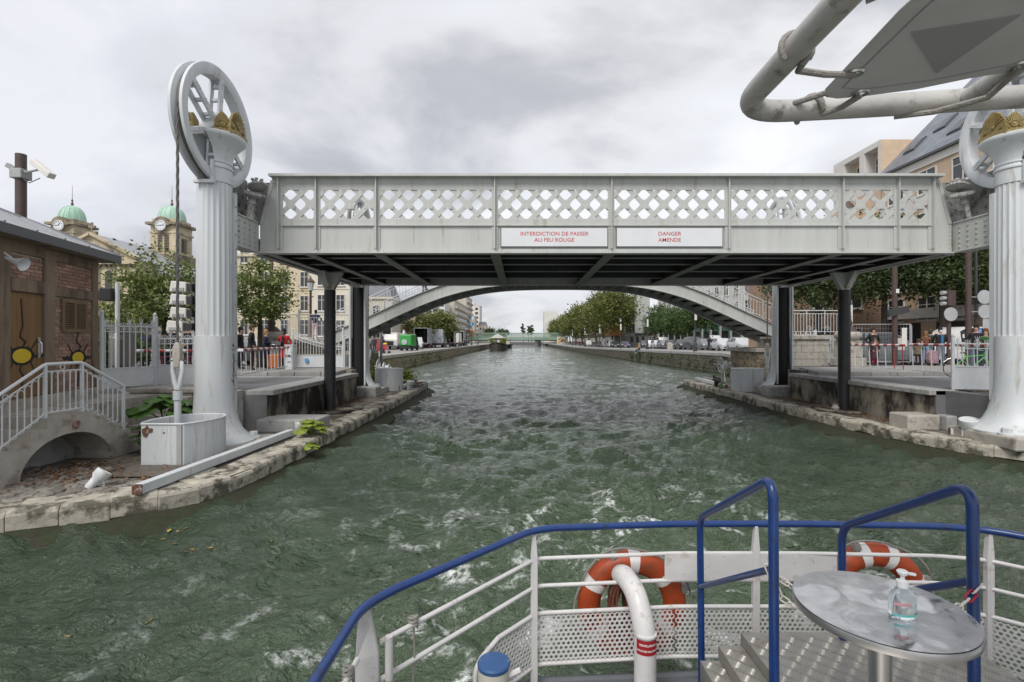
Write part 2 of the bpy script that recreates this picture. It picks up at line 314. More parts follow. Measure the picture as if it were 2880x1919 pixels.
# ================================================================ SETTING: water
rng = np.random.default_rng(5); random.seed(11)
def make_water():
    ys = list(np.arange(-9, 1.6, 1.2)); y = 1.8
    while y < 520: ys.append(y); y += .022+.0072*max(0, y-1.0)
    ys = np.array(ys); nc = 700; t = np.linspace(-1, 1, nc); t = np.sign(t)*np.abs(t)**1.15
    half = np.maximum(1.18*ys+4.5, 6.0)
    X = t[None, :]*half[:, None]+.02*ys[:, None]; Y = np.repeat(ys[:, None], nc, 1)
    sp = np.maximum(np.gradient(ys)[:, None], half[:, None]*2.3/nc)*np.ones((1, nc))
    Z = np.zeros_like(X)
    wx = .35*np.sin(.9*X+.5*Y)+.3*np.sin(.4*Y-.7*X+2); wy = .35*np.sin(.8*Y-.3*X+1)+.25*np.sin(1.3*X+.2*Y)
    for i in range(64):
        lam = .17*(19**(i/63.)); th = rng.normal(1.25, .42) if i % 3 else rng.normal(2.3, .4); k = 2*np.pi/lam
        a = .0275*lam**.92*(1 if lam < .8 else (.8/lam)**.6); ph = rng.uniform(0, 6.28)
        fade = np.clip((lam/sp-1.8)/2.2, 0, 1)
        u = k*(np.cos(th)*(X+wx)+np.sin(th)*(Y+wy))+ph
        env = .6+.4*np.sin(.21*k*(X*np.sin(th)-Y*np.cos(th))*.6+i)
        Z += a*fade*env*(1-np.abs(np.sin(u/2))*1.4+.2)
    Z *= np.interp(Y, [4, 50], [1.0, .55])
    Z -= .05+.5*max(0, float(Z[40:].mean()))
    wake = np.exp(-((X-1.7)/2.3)**2)*np.clip((13-Y)/7, 0, 1)
    b = np.zeros_like(Z)
    for i in range(26):
        lam = rng.uniform(.25, .9); th = rng.uniform(0, 6.28); k = 2*np.pi/lam
        b += .012*lam*np.sin(k*(np.cos(th)*(X+.6*wy*1.3)+np.sin(th)*(Y+.6*wx*1.3))+rng.uniform(0, 6.28))*np.clip((lam/sp-2)/2, 0, 1)
    Z += b*wake*2.2
    # short steep chop everywhere near the boat
    # foam mask: wake behind the boat
    m = np.exp(-((X-1.5-.06*(Y-4))/1.9)**2)*np.clip((10.5-Y)/5.0, 0, 1)+.55*np.exp(-((X-.2+.2*(Y-5))/2.6)**2)*np.clip((9-Y)/5, 0, 1)
    m += .22*np.exp(-((X+1.5)/1.6)**2)*np.clip((6.5-Y)/4, 0, 1)
    m += .42*np.exp(-((X-1.2)/4.0)**2)*np.clip((17-Y)/9, 0, 1)
    nr = len(ys); V = np.stack([X, Y, Z], -1).reshape(-1, 3)
    idx = np.arange(nr*nc).reshape(nr, nc)
    F = np.stack([idx[:-1, :-1], idx[:-1, 1:], idx[1:, 1:], idx[1:, :-1]], -1).reshape(-1, 4)
    me = bpy.data.meshes.new('water'); me.vertices.add(len(V)); me.vertices.foreach_set('co', V.ravel())
    me.loops.add(F.size); me.loops.foreach_set('vertex_index', F.ravel().astype(np.int32)); me.polygons.add(len(F))
    me.polygons.foreach_set('loop_start', (np.arange(len(F))*4).astype(np.int32)); me.update()
    me.polygons.foreach_set('use_smooth', np.ones(len(F), bool))
    at = me.attributes.new('foam', 'FLOAT', 'POINT'); at.data.foreach_set('value', np.clip(m, 0, 1).ravel().astype(np.float32))
    o = bpy.data.objects.new('water', me); COL.objects.link(o); o['kind'] = 'structure'
    # material
    mt = bpy.data.materials.new('canal_water'); mt.use_nodes = True; t_ = mt.node_tree; L = t_.links.new; b_ = t_.nodes['Principled BSDF']
    tc_ = N(t_, 'ShaderNodeTexCoord'); ps = tc_.outputs['Object']
    b_.inputs['Roughness'].default_value = .03; b_.inputs['IOR'].default_value = 1.36; b_.inputs['Specular IOR Level'].default_value = .7
    nb = N(t_, 'ShaderNodeTexNoise', i_Scale=.55, i_Detail=4.0); L(ps, nb.inputs[0])
    c1 = N(t_, 'ShaderNodeValToRGB'); L(nb.outputs[0], c1.inputs[0])
    c1.color_ramp.elements[0].position = .3; c1.color_ramp.elements[0].color = (.022, .038, .0205, 1)
    c1.color_ramp.elements[1].position = .7; c1.color_ramp.elements[1].color = (.039, .062, .034, 1)
    at_ = N(t_, 'ShaderNodeAttribute', attribute_name='foam')
    # aerated, lighter green water in the wake
    aer = N(t_, 'ShaderNodeMixRGB'); aer.inputs[2].default_value = (.066, .095, .055, 1)
    am = N(t_, 'ShaderNodeMath', operation='MULTIPLY', i_1=.75); L(at_.outputs['Fac'], am.inputs[0]); L(am.outputs[0], aer.inputs[0]); L(c1.outputs[0], aer.inputs[1])
    fn = N(t_, 'ShaderNodeTexNoise', i_Scale=13.0, i_Detail=6.0, i_Roughness=.6, i_Distortion=.3); L(ps, fn.inputs[0])
    fn2 = N(t_, 'ShaderNodeTexNoise', i_Scale=1.7, i_Detail=8.0, i_Roughness=.66, i_Distortion=.5); L(ps, fn2.inputs[0])
    r_ = N(t_, 'ShaderNodeMath', operation='SUBTRACT', i_1=.5); L(fn.outputs[0], r_.inputs[0])
    ab = N(t_, 'ShaderNodeMath', operation='ABSOLUTE'); L(r_.outputs[0], ab.inputs[0])
    rid = N(t_, 'ShaderNodeMapRange'); rid.inputs[1].default_value = .0; rid.inputs[2].default_value = .055; rid.inputs[3].default_value = 0; rid.inputs[4].default_value = 0; L(ab.outputs[0], rid.inputs[0])
    big = N(t_, 'ShaderNodeMapRange'); big.inputs[1].default_value = .535; big.inputs[2].default_value = .64; L(fn2.outputs[0], big.inputs[0])
    fm = N(t_, 'ShaderNodeMath', operation='MULTIPLY'); L(rid.outputs[0], fm.inputs[0]); L(big.outputs[0], fm.inputs[1])
    hi = N(t_, 'ShaderNodeMapRange'); hi.inputs[1].default_value = .40; hi.inputs[2].default_value = .58; L(fn.outputs[0], hi.inputs[0])
    h2 = N(t_, 'ShaderNodeMath', operation='MULTIPLY'); L(hi.outputs[0], h2.inputs[0]); L(big.outputs[0], h2.inputs[1])
    sm = N(t_, 'ShaderNodeMath', operation='MAXIMUM'); L(fm.outputs[0], sm.inputs[0]); L(h2.outputs[0], sm.inputs[1])
    ff = N(t_, 'ShaderNodeMath', operation='MULTIPLY'); L(sm.outputs[0], ff.inputs[0]); L(at_.outputs['Fac'], ff.inputs[1])
    f2 = N(t_, 'ShaderNodeMath', operation='MULTIPLY', i_1=1.0, use_clamp=True); L(ff.outputs[0], f2.inputs[0])
    mixc = N(t_, 'ShaderNodeMixRGB'); mixc.inputs[2].default_value = (.68, .71, .69, 1); L(f2.outputs[0], mixc.inputs[0]); L(aer.outputs[0], mixc.inputs[1]); L(mixc.outputs[0], b_.inputs['Base Color'])
    rr = N(t_, 'ShaderNodeMapRange'); rr.inputs[3].default_value = .025; rr.inputs[4].default_value = .7; L(f2.outputs[0], rr.inputs[0]); L(rr.outputs[0], b_.inputs['Roughness'])
    mpn = N(t_, 'ShaderNodeMapping'); mpn.inputs['Scale'].default_value = (1, 1.5, 1); mpn.inputs['Rotation'].default_value = (0, 0, .35); L(ps, mpn.inputs[0])
    w1 = N(t_, 'ShaderNodeTexNoise', i_Scale=4.8, i_Detail=5.0, i_Roughness=.6, i_Distortion=.2); L(mpn.outputs[0], w1.inputs[0])
    w2 = N(t_, 'ShaderNodeTexNoise', i_Scale=13.0, i_Detail=4.0, i_Distortion=.15); L(mpn.outputs[0], w2.inputs[0])
    w3 = N(t_, 'ShaderNodeTexNoise', i_Scale=.9, i_Detail=3.0, i_Distortion=.2); L(mpn.outputs[0], w3.inputs[0])
    bb1 = N(t_, 'ShaderNodeBump', i_Strength=1.0, i_Distance=.10); L(w1.outputs[0], bb1.inputs['Height'])
    bb2 = N(t_, 'ShaderNodeBump', i_Strength=1.0, i_Distance=.045); L(w2.outputs[0], bb2.inputs['Height']); L(bb1.outputs[0], bb2.inputs['Normal'])
    bb3 = N(t_, 'ShaderNodeBump', i_Strength=1.0, i_Distance=.10); L(w3.outputs[0], bb3.inputs['Height']); L(bb2.outputs[0], bb3.inputs['Normal'])
    sy_ = N(t_, 'ShaderNodeSeparateXYZ'); L(ps, sy_.inputs[0])     # the chop dies away from the boat's wake
    cal = N(t_, 'ShaderNodeMapRange'); cal.inputs[1].default_value = 5; cal.inputs[2].default_value = 45; cal.inputs[3].default_value = 1; cal.inputs[4].default_value = .42; L(sy_.outputs[1], cal.inputs[0])
    for q_ in (bb1, bb2, bb3): L(cal.outputs[0], q_.inputs['Strength'])
    L(bb3.outputs[0], b_.inputs['Normal'])
    me.materials.append(mt)
make_water()

# ================================================================ platforms of the lock passage
PZ = .5
def offset_poly(pl, d):
    out = []
    for i, p in enumerate(pl):
        a = Vector(pl[max(i-1, 0)]); b = Vector(pl[min(i+1, len(pl)-1)]); t = (b-a).normalized(); out.append(Vector(p)+Vector((-t.y, t.x))*d)
    return out
def resample(pl, n_or_len):
    pl = [Vector(p) for p in pl]; L = [0]
    for a, b in zip(pl, pl[1:]): L.append(L[-1]+(b-a).length)
    n = max(1, round(L[-1]/n_or_len)); out = []
    for i in range(n+1):
        s = L[-1]*i/n; k = 0
        while k < len(L)-2 and L[k+1] < s: k += 1
        f = (s-L[k])/max(1e-6, L[k+1]-L[k]); out.append(pl[k].lerp(pl[k+1], f))
    return out
def platform(side, edge, back_x, label):
    """edge: waterside polyline from near to far; stone kerb blocks are children"""
    root = thing('quay_platform', label, 'platform', (edge[len(edge)//2][0], edge[len(edge)//2][1], 0))
    root['kind'] = 'structure'; del root['category']
    sgn = 1 if side == 'left' else -1      # water lies toward sgn*x
    e2 = offset_poly(edge, .55*sgn)        # inner side of kerb stones
    # body
    poly = [tuple(p) for p in offset_poly(edge, .06*sgn)]
    poly = poly+[(back_x, edge[-1][1]), (back_x, edge[0][1])]
    MB().prism(poly, -1.2, PZ-.012, 'z').build('core', PAVE, root)
    # moss ledge below the kerb
    led = MB(); o1 = offset_poly(edge, -.46*sgn); o2 = offset_poly(edge, .12*sgn)
    rs = []
    for i in range(len(edge)):
        a, b = o1[i], o2[i]
        rs.append([(a.x, a.y, -.6), (a.x, a.y, .035+.03*math.sin(i*1.7)), (b.x, b.y, .27+.02*math.sin(i*2.3)), (b.x, b.y, -.6)])
    led.loft(rs).build('moss_ledge', MOSS, root, smooth=True)
    pts = resample(edge, .58)
    for i in range(len(pts)-1):
        a, b = pts[i], pts[i+1]; t = (b-a).normalized(); nn = Vector((-t.y, t.x))*sgn; g = .003; j = random.uniform(-.008, .008)
        wdt = .55+random.uniform(-.05, .12)
        A = a+t*g+nn*j; B = b-t*g+nn*j; Ai = A+nn*wdt; Bi = B+nn*wdt
        zt = PZ+random.uniform(-.012, .02); zb = .22+random.uniform(-.03, .03); bm_ = MB(); r = .07
        # rounded outer arris
        prof = [(0, zb), (0, zt-r), (r*.3, zt-r*.35), (r, zt), (wdt, zt), (wdt, zb)]
        rings = [[(q.x+nn.x*d, q.y+nn.y*d, z) for d, z in prof] for q in (A, B)]
        bm_.loft(rings).build('kerb_stone', STONE, root, smooth=False, bevel=.012)
    return root
EL = [(-11.0, 6.2), (-9.0, 6.35), (-7.7, 6.6), (-6.97, 6.85), (-6.5, 7.07), (-6.0, 7.32), (-5.6, 7.62), (-5.25, 8.0), (-5.0, 8.5), (-4.9, 9.2), (-4.9, 12), (-4.9, 16), (-4.9, 20), (-4.95, 24), (-5.1, 27.6)]
ER = [(13.5, 9.5), (12.2, 9.85), (10.9, 10.65), (10.25, 11.6), (9.9, 12.9), (9.65, 14.6), (9.5, 16), (9.5, 20), (9.5, 25), (9.6, 29.6)]
PLL = platform('left', EL, -12.5, 'left stone-edged lock platform under the raised bridge')
PLR = platform('right', ER, 14.5, 'right stone-edged lock platform under the raised bridge')
# cobbles on the near end of the left platform
cob = []
for k in range(3):
    m_ = MB(); n = 7; ph = random.random()*6
    ring = lambda s, z: [(s*.5*(1+.18*math.sin(3*a+ph))*math.cos(a)*1.25, s*.5*(1+.15*math.cos(2*a+ph))*math.sin(a), z) for a in [2*math.pi*i/n for i in range(n)]]
    m_.loft([ring(1, -.04), ring(1, .0), ring(.82, .022)]); cob.append(m_.mesh('cobble', COBB))
cn = 0; yy = 6.95
while yy < 9.3 and cn < 290:
    xx = -8.9+random.uniform(0, .2)
    while xx < -5.0 and cn < 290:
        x_, y_ = xx+random.uniform(-.03, .03), yy+random.uniform(-.03, .03)
        inside = y_ > np.interp(x_, [p[0] for p in EL[:10]], [p[1] for p in EL[:10]])+.62 and x_ < -5.55
        if inside and not (-7.3 < x_ < -5.9 and y_ > 8.9) and not (-7.1 < x_ < -6.0 and 8.3 < y_ < 9.0):
            inst(random.choice(cob), 'cobble', PLL, (x_, y_, PZ), rz=random.uniform(0, 6), scale=(random.uniform(.2, .27),)*2+(1,)); cn += 1
        xx += .27
    yy += .215
# ================================================================ land
RZ = 1.5; SZ = 1.65
land = [(-7.5, 12.9), (-7.5, 13.3), (-6.75, 13.3), (-6.75, 20.3), (-7.6, 20.6), (-8.6, 24.5), (-9.5, 30), (-12, 38.5), (-12, 110), (-9.5, 300), (-300, 500), (-300, -20), (-13.5, -20), (-13.2, 9), (-12.5, 12.6), (-9.75, 12.6), (-9.7, 12.9)]
MB().prism(land, -1.2, RZ, 'z').build('ground', ASPH, kind='structure')
def zR(y):
    """right quay falls gently away from the bridge ramp"""
    return float(np.interp(y, [20, 31, 43, 67, 130, 600], [1.5, 1.66, 1.74, 1.54, 1.02, 1.02]))
land2 = [(11.3, 11.0), (11.3, 13.3), (11.05, 13.3), (11.05, 20.3), (12.2, 21), (13.4, 26), (14.2, 31), (300, 31), (300, -20), (16, -20), (13.8, 9)]
MB().prism(land2, -1.2, RZ, 'z').build('ground', ASPH, kind='structure')
def xR(y): return float(np.interp(y, [31, 42, 67, 130, 300], [14.3, 17.4, 15.9, 14.9, 13.2]))
ry = [31, 36, 42, 48, 54, 60, 67, 80, 95, 110, 130, 180, 240, 300]
MB().loft([[(xR(y), y, -1.2), (300, y, -1.2), (300, y, zR(y)), (xR(y), y, zR(y))] for y in ry]).build('ground', ASPH, kind='structure')
MB().loft([[(xR(y)+.3, y, zR(y)+.002), (xR(y)+5.2, y, zR(y)+.002), (xR(y)+5.2, y, zR(y)+.012), (xR(y)+.3, y, zR(y)+.012)] for y in ry]).build('quay_paving', WALK, kind='structure')
box('ground', ASPH, -300, 300, 300, 620, -1.2, RZ-.05, kind='structure')
# near-left terrace under hut and stairs
box('terrace', CONCL, -14, -9.05, 6.9, 12.58, -.5, 1.5, kind='structure')
# pavements
sw = [(-7.0, 19.05), (-7.3, 21.9), (-16, 21.9), (-40, 24), (-40, 21), (-16, 19.05)]
MB().prism(sw, RZ+.002, SZ, 'z').build('sidewalk', WALK, kind='structure')
sw2 = [(11.25, 19.05), (12.2, 21.9), (30, 27), (30, 19.05)]
MB().prism(sw2, RZ+.002, SZ, 'z').build('sidewalk', WALK, kind='structure')
for (x0, x1, nm) in ((-13.5, -6.95, 0), (11.2, 22, 1)):
    root = thing('kerb', ('row of granite kerb stones along the left pavement', 'row of granite kerb stones along the right pavement')[nm], 'kerb', (x0, 19, RZ)); root['kind'] = 'structure'; del root['category']
    x = x0
    while x < x1:
        box('kerb_stone', KERB, x, min(x+.98, x1), 18.82, 19.05, RZ-.03, SZ+.008, root, bevel=.02); x += 1.0
for (x0, x1) in ((-14, -7.0), (11.3, 22)):
    box('road_marking', LINE, x0, x1, 18.2, 18.36, RZ+.004, RZ+.008, kind='structure')
# sunken square at the church (so the street carries on), quay tops in paler paving
ql = [(-8.7, 24.6), (-9.6, 30), (-12.1, 38.6), (-12.1, 110), (-9.6, 299), (-16, 299), (-17, 110), (-17, 30)]
MB().prism(ql, RZ+.001, RZ+.006, 'z').build('quay_paving', WALK, kind='structure')
# ---------------------------------------------------------------- abutments
def abutment(sg, x, label):
    root = thing('bridge_abutment', label, 'abutment', (x, 16.8, PZ))
    s = sg   # -1 left, +1 right ; face toward water
    f = lambda a: x-s*a
    def bx(n, m, a0, a1, y0, y1, z0, z1, **k):
        X0, X1 = sorted((f(a0), f(a1))); return box(n, m, X0, X1, y0, y1, z0, z1, root, **k)
    bx('front_wall', CONC, -.5, .12, 13.35, 20.25, -.3, RZ-.12)
    bx('coping', CONCG, -.55, .18, 13.3, 20.3, RZ-.118, RZ+.015, bevel=.015)
    bx('corner_block', CONCL if s < 0 else CONC, -1.9, -.62, 12.95, 13.34, -.3, RZ+.03, bevel=.02)
    bx('return_wall', CONC, -1.0, -.12, 20.31, 20.9, -.3, SZ-.02)
    return root
abutment(-1, -6.75, 'stained concrete bridge abutment on the left bank, below the road end')
abutment(1, 11.05, 'stained concrete bridge abutment on the right bank, below the road end')
# near left stone retaining wall in courses
rw = thing('retaining_wall', 'low pale stone retaining wall below the iron fence, left of the near column', 'wall', (-8.6, 12.7, PZ))
x = -9.75
for (z0, z1) in ((.3, .92), (.93, RZ+.02)):
    x = -9.75-(.35 if z0 > .5 else 0)
    while x < -7.55:
        w_ = random.uniform(.7, 1.1); box('stone_block', CONCL, x, min(x+w_-.012, -7.5), 12.55, 12.98, z0, z1, rw, bevel=.025); x += w_
box('coping', CONCL, -9.8, -7.45, 12.5, 13.0, RZ+.022, RZ+.14, rw, bevel=.03)
ss = thing('stone_steps', 'short flight of worn stone steps behind the iron stair, beside big leaves', 'steps', (-8.9, 11.9, PZ))
for i in range(5): box('step', CONCL, -9.4, -8.2, 11.3+.26*i, 12.54, PZ-.1, PZ+.19*(i+1), ss, bevel=.02)
# ---------------------------------------------------------------- quay walls (individual stones near, plain further)
def quay_wall(name_label, a, b, m, top, stone_len, courses, n_max, cap_m, nrm):
    a = Vector(a); b = Vector(b); d = (b-a); L = d.length; t = d/L; nn = Vector((nrm[0], nrm[1])).normalized()
    root = thing('quay_wall', name_label, 'wall', (a.x, a.y, 0)); ang = math.atan2(t.y, t.x)
    M = Matrix.Translation((a.x, a.y, 0)) @ Matrix.Rotation(ang, 4, 'Z')
    loc_n = 1 if (Vector((-t.y, t.x)).dot(nn) > 0) else -1
    def lb(x0, x1, y0, y1, z0, z1): return MB().box(x0, x1, *sorted((y0*loc_n, y1*loc_n)), z0, z1).xf(M)
    lb(0, L, -.5, .06, -.6, top-.30).build('wall_core', m, root)
    x = 0
    while x < L:
        w_ = min(2.4, L-x)
        lb(x+.01, x+w_-.01, -.55, .20, top-.29, top+.015).build('coping_stone', cap_m, root, bevel=.02); x += 2.4
    cnt = 0; hh = (top-.30)/courses
    proto = [MB().box(-.5, .5, -.03*1, .06, -.5, .5).mesh('quay_stone', m) for k in range(1)]
    for c in range(courses):
        x = random.uniform(-.3, 0)
        while x < L and cnt < n_max:
            w_ = stone_len*random.uniform(.7, 1.4)
            if x > 0 and x+w_ < L:
                p = a+t*(x+w_/2)+nn*(.06+random.uniform(0, .03))
                inst(proto[0], 'stone', root, (p.x, p.y, hh*(c+.5)), rz=ang, scale=(w_-.025, random.uniform(.8, 1.5), hh-.025)); cnt += 1
            x += w_
    return root
quay_wall('left quay wall of rubble stone below the parked trucks', (-12, 38.5), (-12, 112), STONEL, RZ, .75, 4, 260, CONCL, (1, 0))
quay_wall('further stretch of the left quay wall behind the moored barge', (-12, 112.2), (-9.5, 300), STONEL, RZ, 3, 2, 20, CONCL, (1, 0))
quay_wall('left quay wall end beside the footbridge stair', (-8.4, 23.5), (-12, 38.3), STONEL, RZ, .7, 4, 70, CONCL, (1, .2))
def quay_wall_r(label, y0, y1, courses, slen, nmax):
    root = thing('quay_wall', label, 'wall', (xR(y0), y0, 0)); yy = list(np.linspace(y0, y1, 14))
    MB().loft([[(xR(y)-.08, y, -.6), (xR(y)+.4, y, -.6), (xR(y)+.4, y, zR(y)-.26), (xR(y)-.08, y, zR(y)-.26)] for y in yy]).build('wall_core', STONED, root)
    y = y0
    while y < y1:
        e = min(y+2.4, y1); MB().loft([[(xR(q)-.20, q, zR(q)-.255), (xR(q)+.5, q, zR(q)-.255), (xR(q)+.5, q, zR(q)+.02), (xR(q)-.20, q, zR(q)+.02)] for q in (y+.01, e-.01)]).build('coping_stone', CONCG, root, bevel=.02); y += 2.4
    pr_ = MB().box(-.06, .03, -.5, .5, -.5, .5).mesh('quay_stone', STONED); n = 0
    for c in range(courses):
        y = y0+random.uniform(0, .4)
        while y < y1-slen*1.5 and n < nmax:
            w_ = slen*random.uniform(.7, 1.4); ym = y+w_/2; h_ = (zR(ym)-.26)/courses
            inst(pr_, 'stone', root, (xR(ym)-.08, ym, h_*(c+.5)), rz=math.atan2(xR(ym)-xR(ym+1), 1), scale=(random.uniform(.7, 1.6), w_-.03, h_-.03)); y += w_; n += 1
    return root
quay_wall_r('dark mossy right quay wall below the nearest parked cars', 31.2, 66.8, 5, .8, 260)
quay_wall_r('dark right quay wall beyond the seated man', 67, 130, 4, 1.5, 160)
quay_wall_r('far dark right quay wall running to the green railway bridge', 130.2, 300, 2, 5, 60)
# weeds hanging on the quay walls
def leaf_cloud(n, cx, cy, cz, sx, sy, sz, size, seed, m, name, parent=None, clumps=0, **k):
    r = np.random.default_rng(seed)
    if clumps:
        cc = r.normal(0, 1, (clumps, 3)); cc /= np.maximum(1, np.linalg.norm(cc, axis=1))[:, None]
        c = cc[r.integers(0, clumps, n)]+r.normal(0, .16, (n, 3))
    else:
        c = r.normal(0, .5, (n, 3))
    c = c*np.array([sx, sy, sz])+np.array([cx, cy, cz])
    return leaves(c, size, r, m, name, parent, **k)
def leaves(c, size, r, m, name, parent, up=.35, kind=None, label=None, cat=None, group=None):
    n = len(c); nrm = r.normal(0, 1, (n, 3)); nrm[:, 2] = np.abs(nrm[:, 2])+up; nrm /= np.linalg.norm(nrm, axis=1)[:, None]
    a = np.cross(nrm, r.normal(0, 1, (n, 3))); a /= np.linalg.norm(a, axis=1)[:, None]; b = np.cross(nrm, a)
    s = size*r.uniform(.6, 1.35, (n, 1))
    V = np.stack([c-a*s*.55, c+b*s*.34-a*s*.05+nrm*s*.06, c+a*s*.6, c-b*s*.34-a*s*.05+nrm*s*.06], 1).reshape(-1, 3)
    off = np.array(wpos(parent)) if parent is not None else np.array([c[:, 0].mean(), c[:, 1].mean(), c[:, 2].min()])
    V = V-off; me = bpy.data.meshes.new(name); me.vertices.add(len(V)); me.vertices.foreach_set('co', V.ravel())
    me.loops.add(4*n); me.loops.foreach_set('vertex_index', np.arange(4*n, dtype=np.int32)); me.polygons.add(n)
    me.polygons.foreach_set('loop_start', (np.arange(n)*4).astype(np.int32)); me.update(); me.validate(); me.materials.append(m)
    o = bpy.data.objects.new(name, me); COL.objects.link(o)
    if parent is not None: o.parent = parent
    else: o.location = off
    return tag(o, label, cat, group, kind)
r_ = np.random.default_rng(3)
pts = []
for i in range(60):
    yq = r_.uniform(36, 72); pts += list(np.array([xR(yq)-.2, yq, r_.uniform(.1, 1.2)])+r_.normal(0, .15, (26, 3)))
leaves(np.array(pts), .16, r_, LEAFC, 'wall_weeds', None, kind='stuff', label='ivy and weeds clinging to the right quay wall')
pts = []
for i in range(22):
    y_ = r_.uniform(48, 75); pts += list(np.array([-11.8, y_, r_.uniform(.2, 1.2)])+r_.normal(0, .18, (24, 3)))
leaves(np.array(pts), .15, r_, LEAFD, 'wall_weeds', None, kind='stuff', label='weeds growing on the left quay wall')
# ================================================================ LIFT BRIDGE
GY0, GY1, GZ0, GZ1, GX0, GX1 = 13.0, 20.6, 5.13, 7.12, -6.77, 11.2
BR = thing('lift_bridge', 'raised grey steel lift bridge with lattice girders across the canal', 'bridge', ((GX0+GX1)/2, 16.8, GZ0))
STX = [-6.25, -5.28, -3.73, -.665, 2.35, 5.38, 8.32, 9.76, 10.66]
LZ0, LZ1 = 5.87, 6.95
rv = MB().lathe([(.016, 0), (.013, -.008), (.006, -.012), (0, -.013)], n=6, axis='y')
def rivet(mb, x, y, z, s=1, sg=-1):
    n = len(mb.v); b = [(.015, 0), (.011, .009), (0, .012)]
    for r, d in b[:2]:
        for k in range(6): a = k*math.pi/3; mb.v.append(Vector((x+r*s*math.cos(a), y+sg*d*s, z+r*s*math.sin(a))))
    mb.v.append(Vector((x, y+sg*.012*s, z)))
    for k in range(6):
        j = (k+1) % 6; mb.f.append((n+k, n+j, n+6+j, n+6+k)); mb.f.append((n+6+k, n+6+j, n+12))
def clipx(pl, a, b):
    for lim, sgn in ((a, 1), (b, -1)):
        out = []
        for i in range(len(pl)):
            p, q = pl[i-1], pl[i]; ip, iq = (p[0]-lim)*sgn >= 0, (q[0]-lim)*sgn >= 0
            if ip != iq: t = (lim-p[0])/(q[0]-p[0]); out.append((lim, p[1]+(q[1]-p[1])*t))
            if iq: out.append(q)
        pl = out
        if not pl: break
    return pl
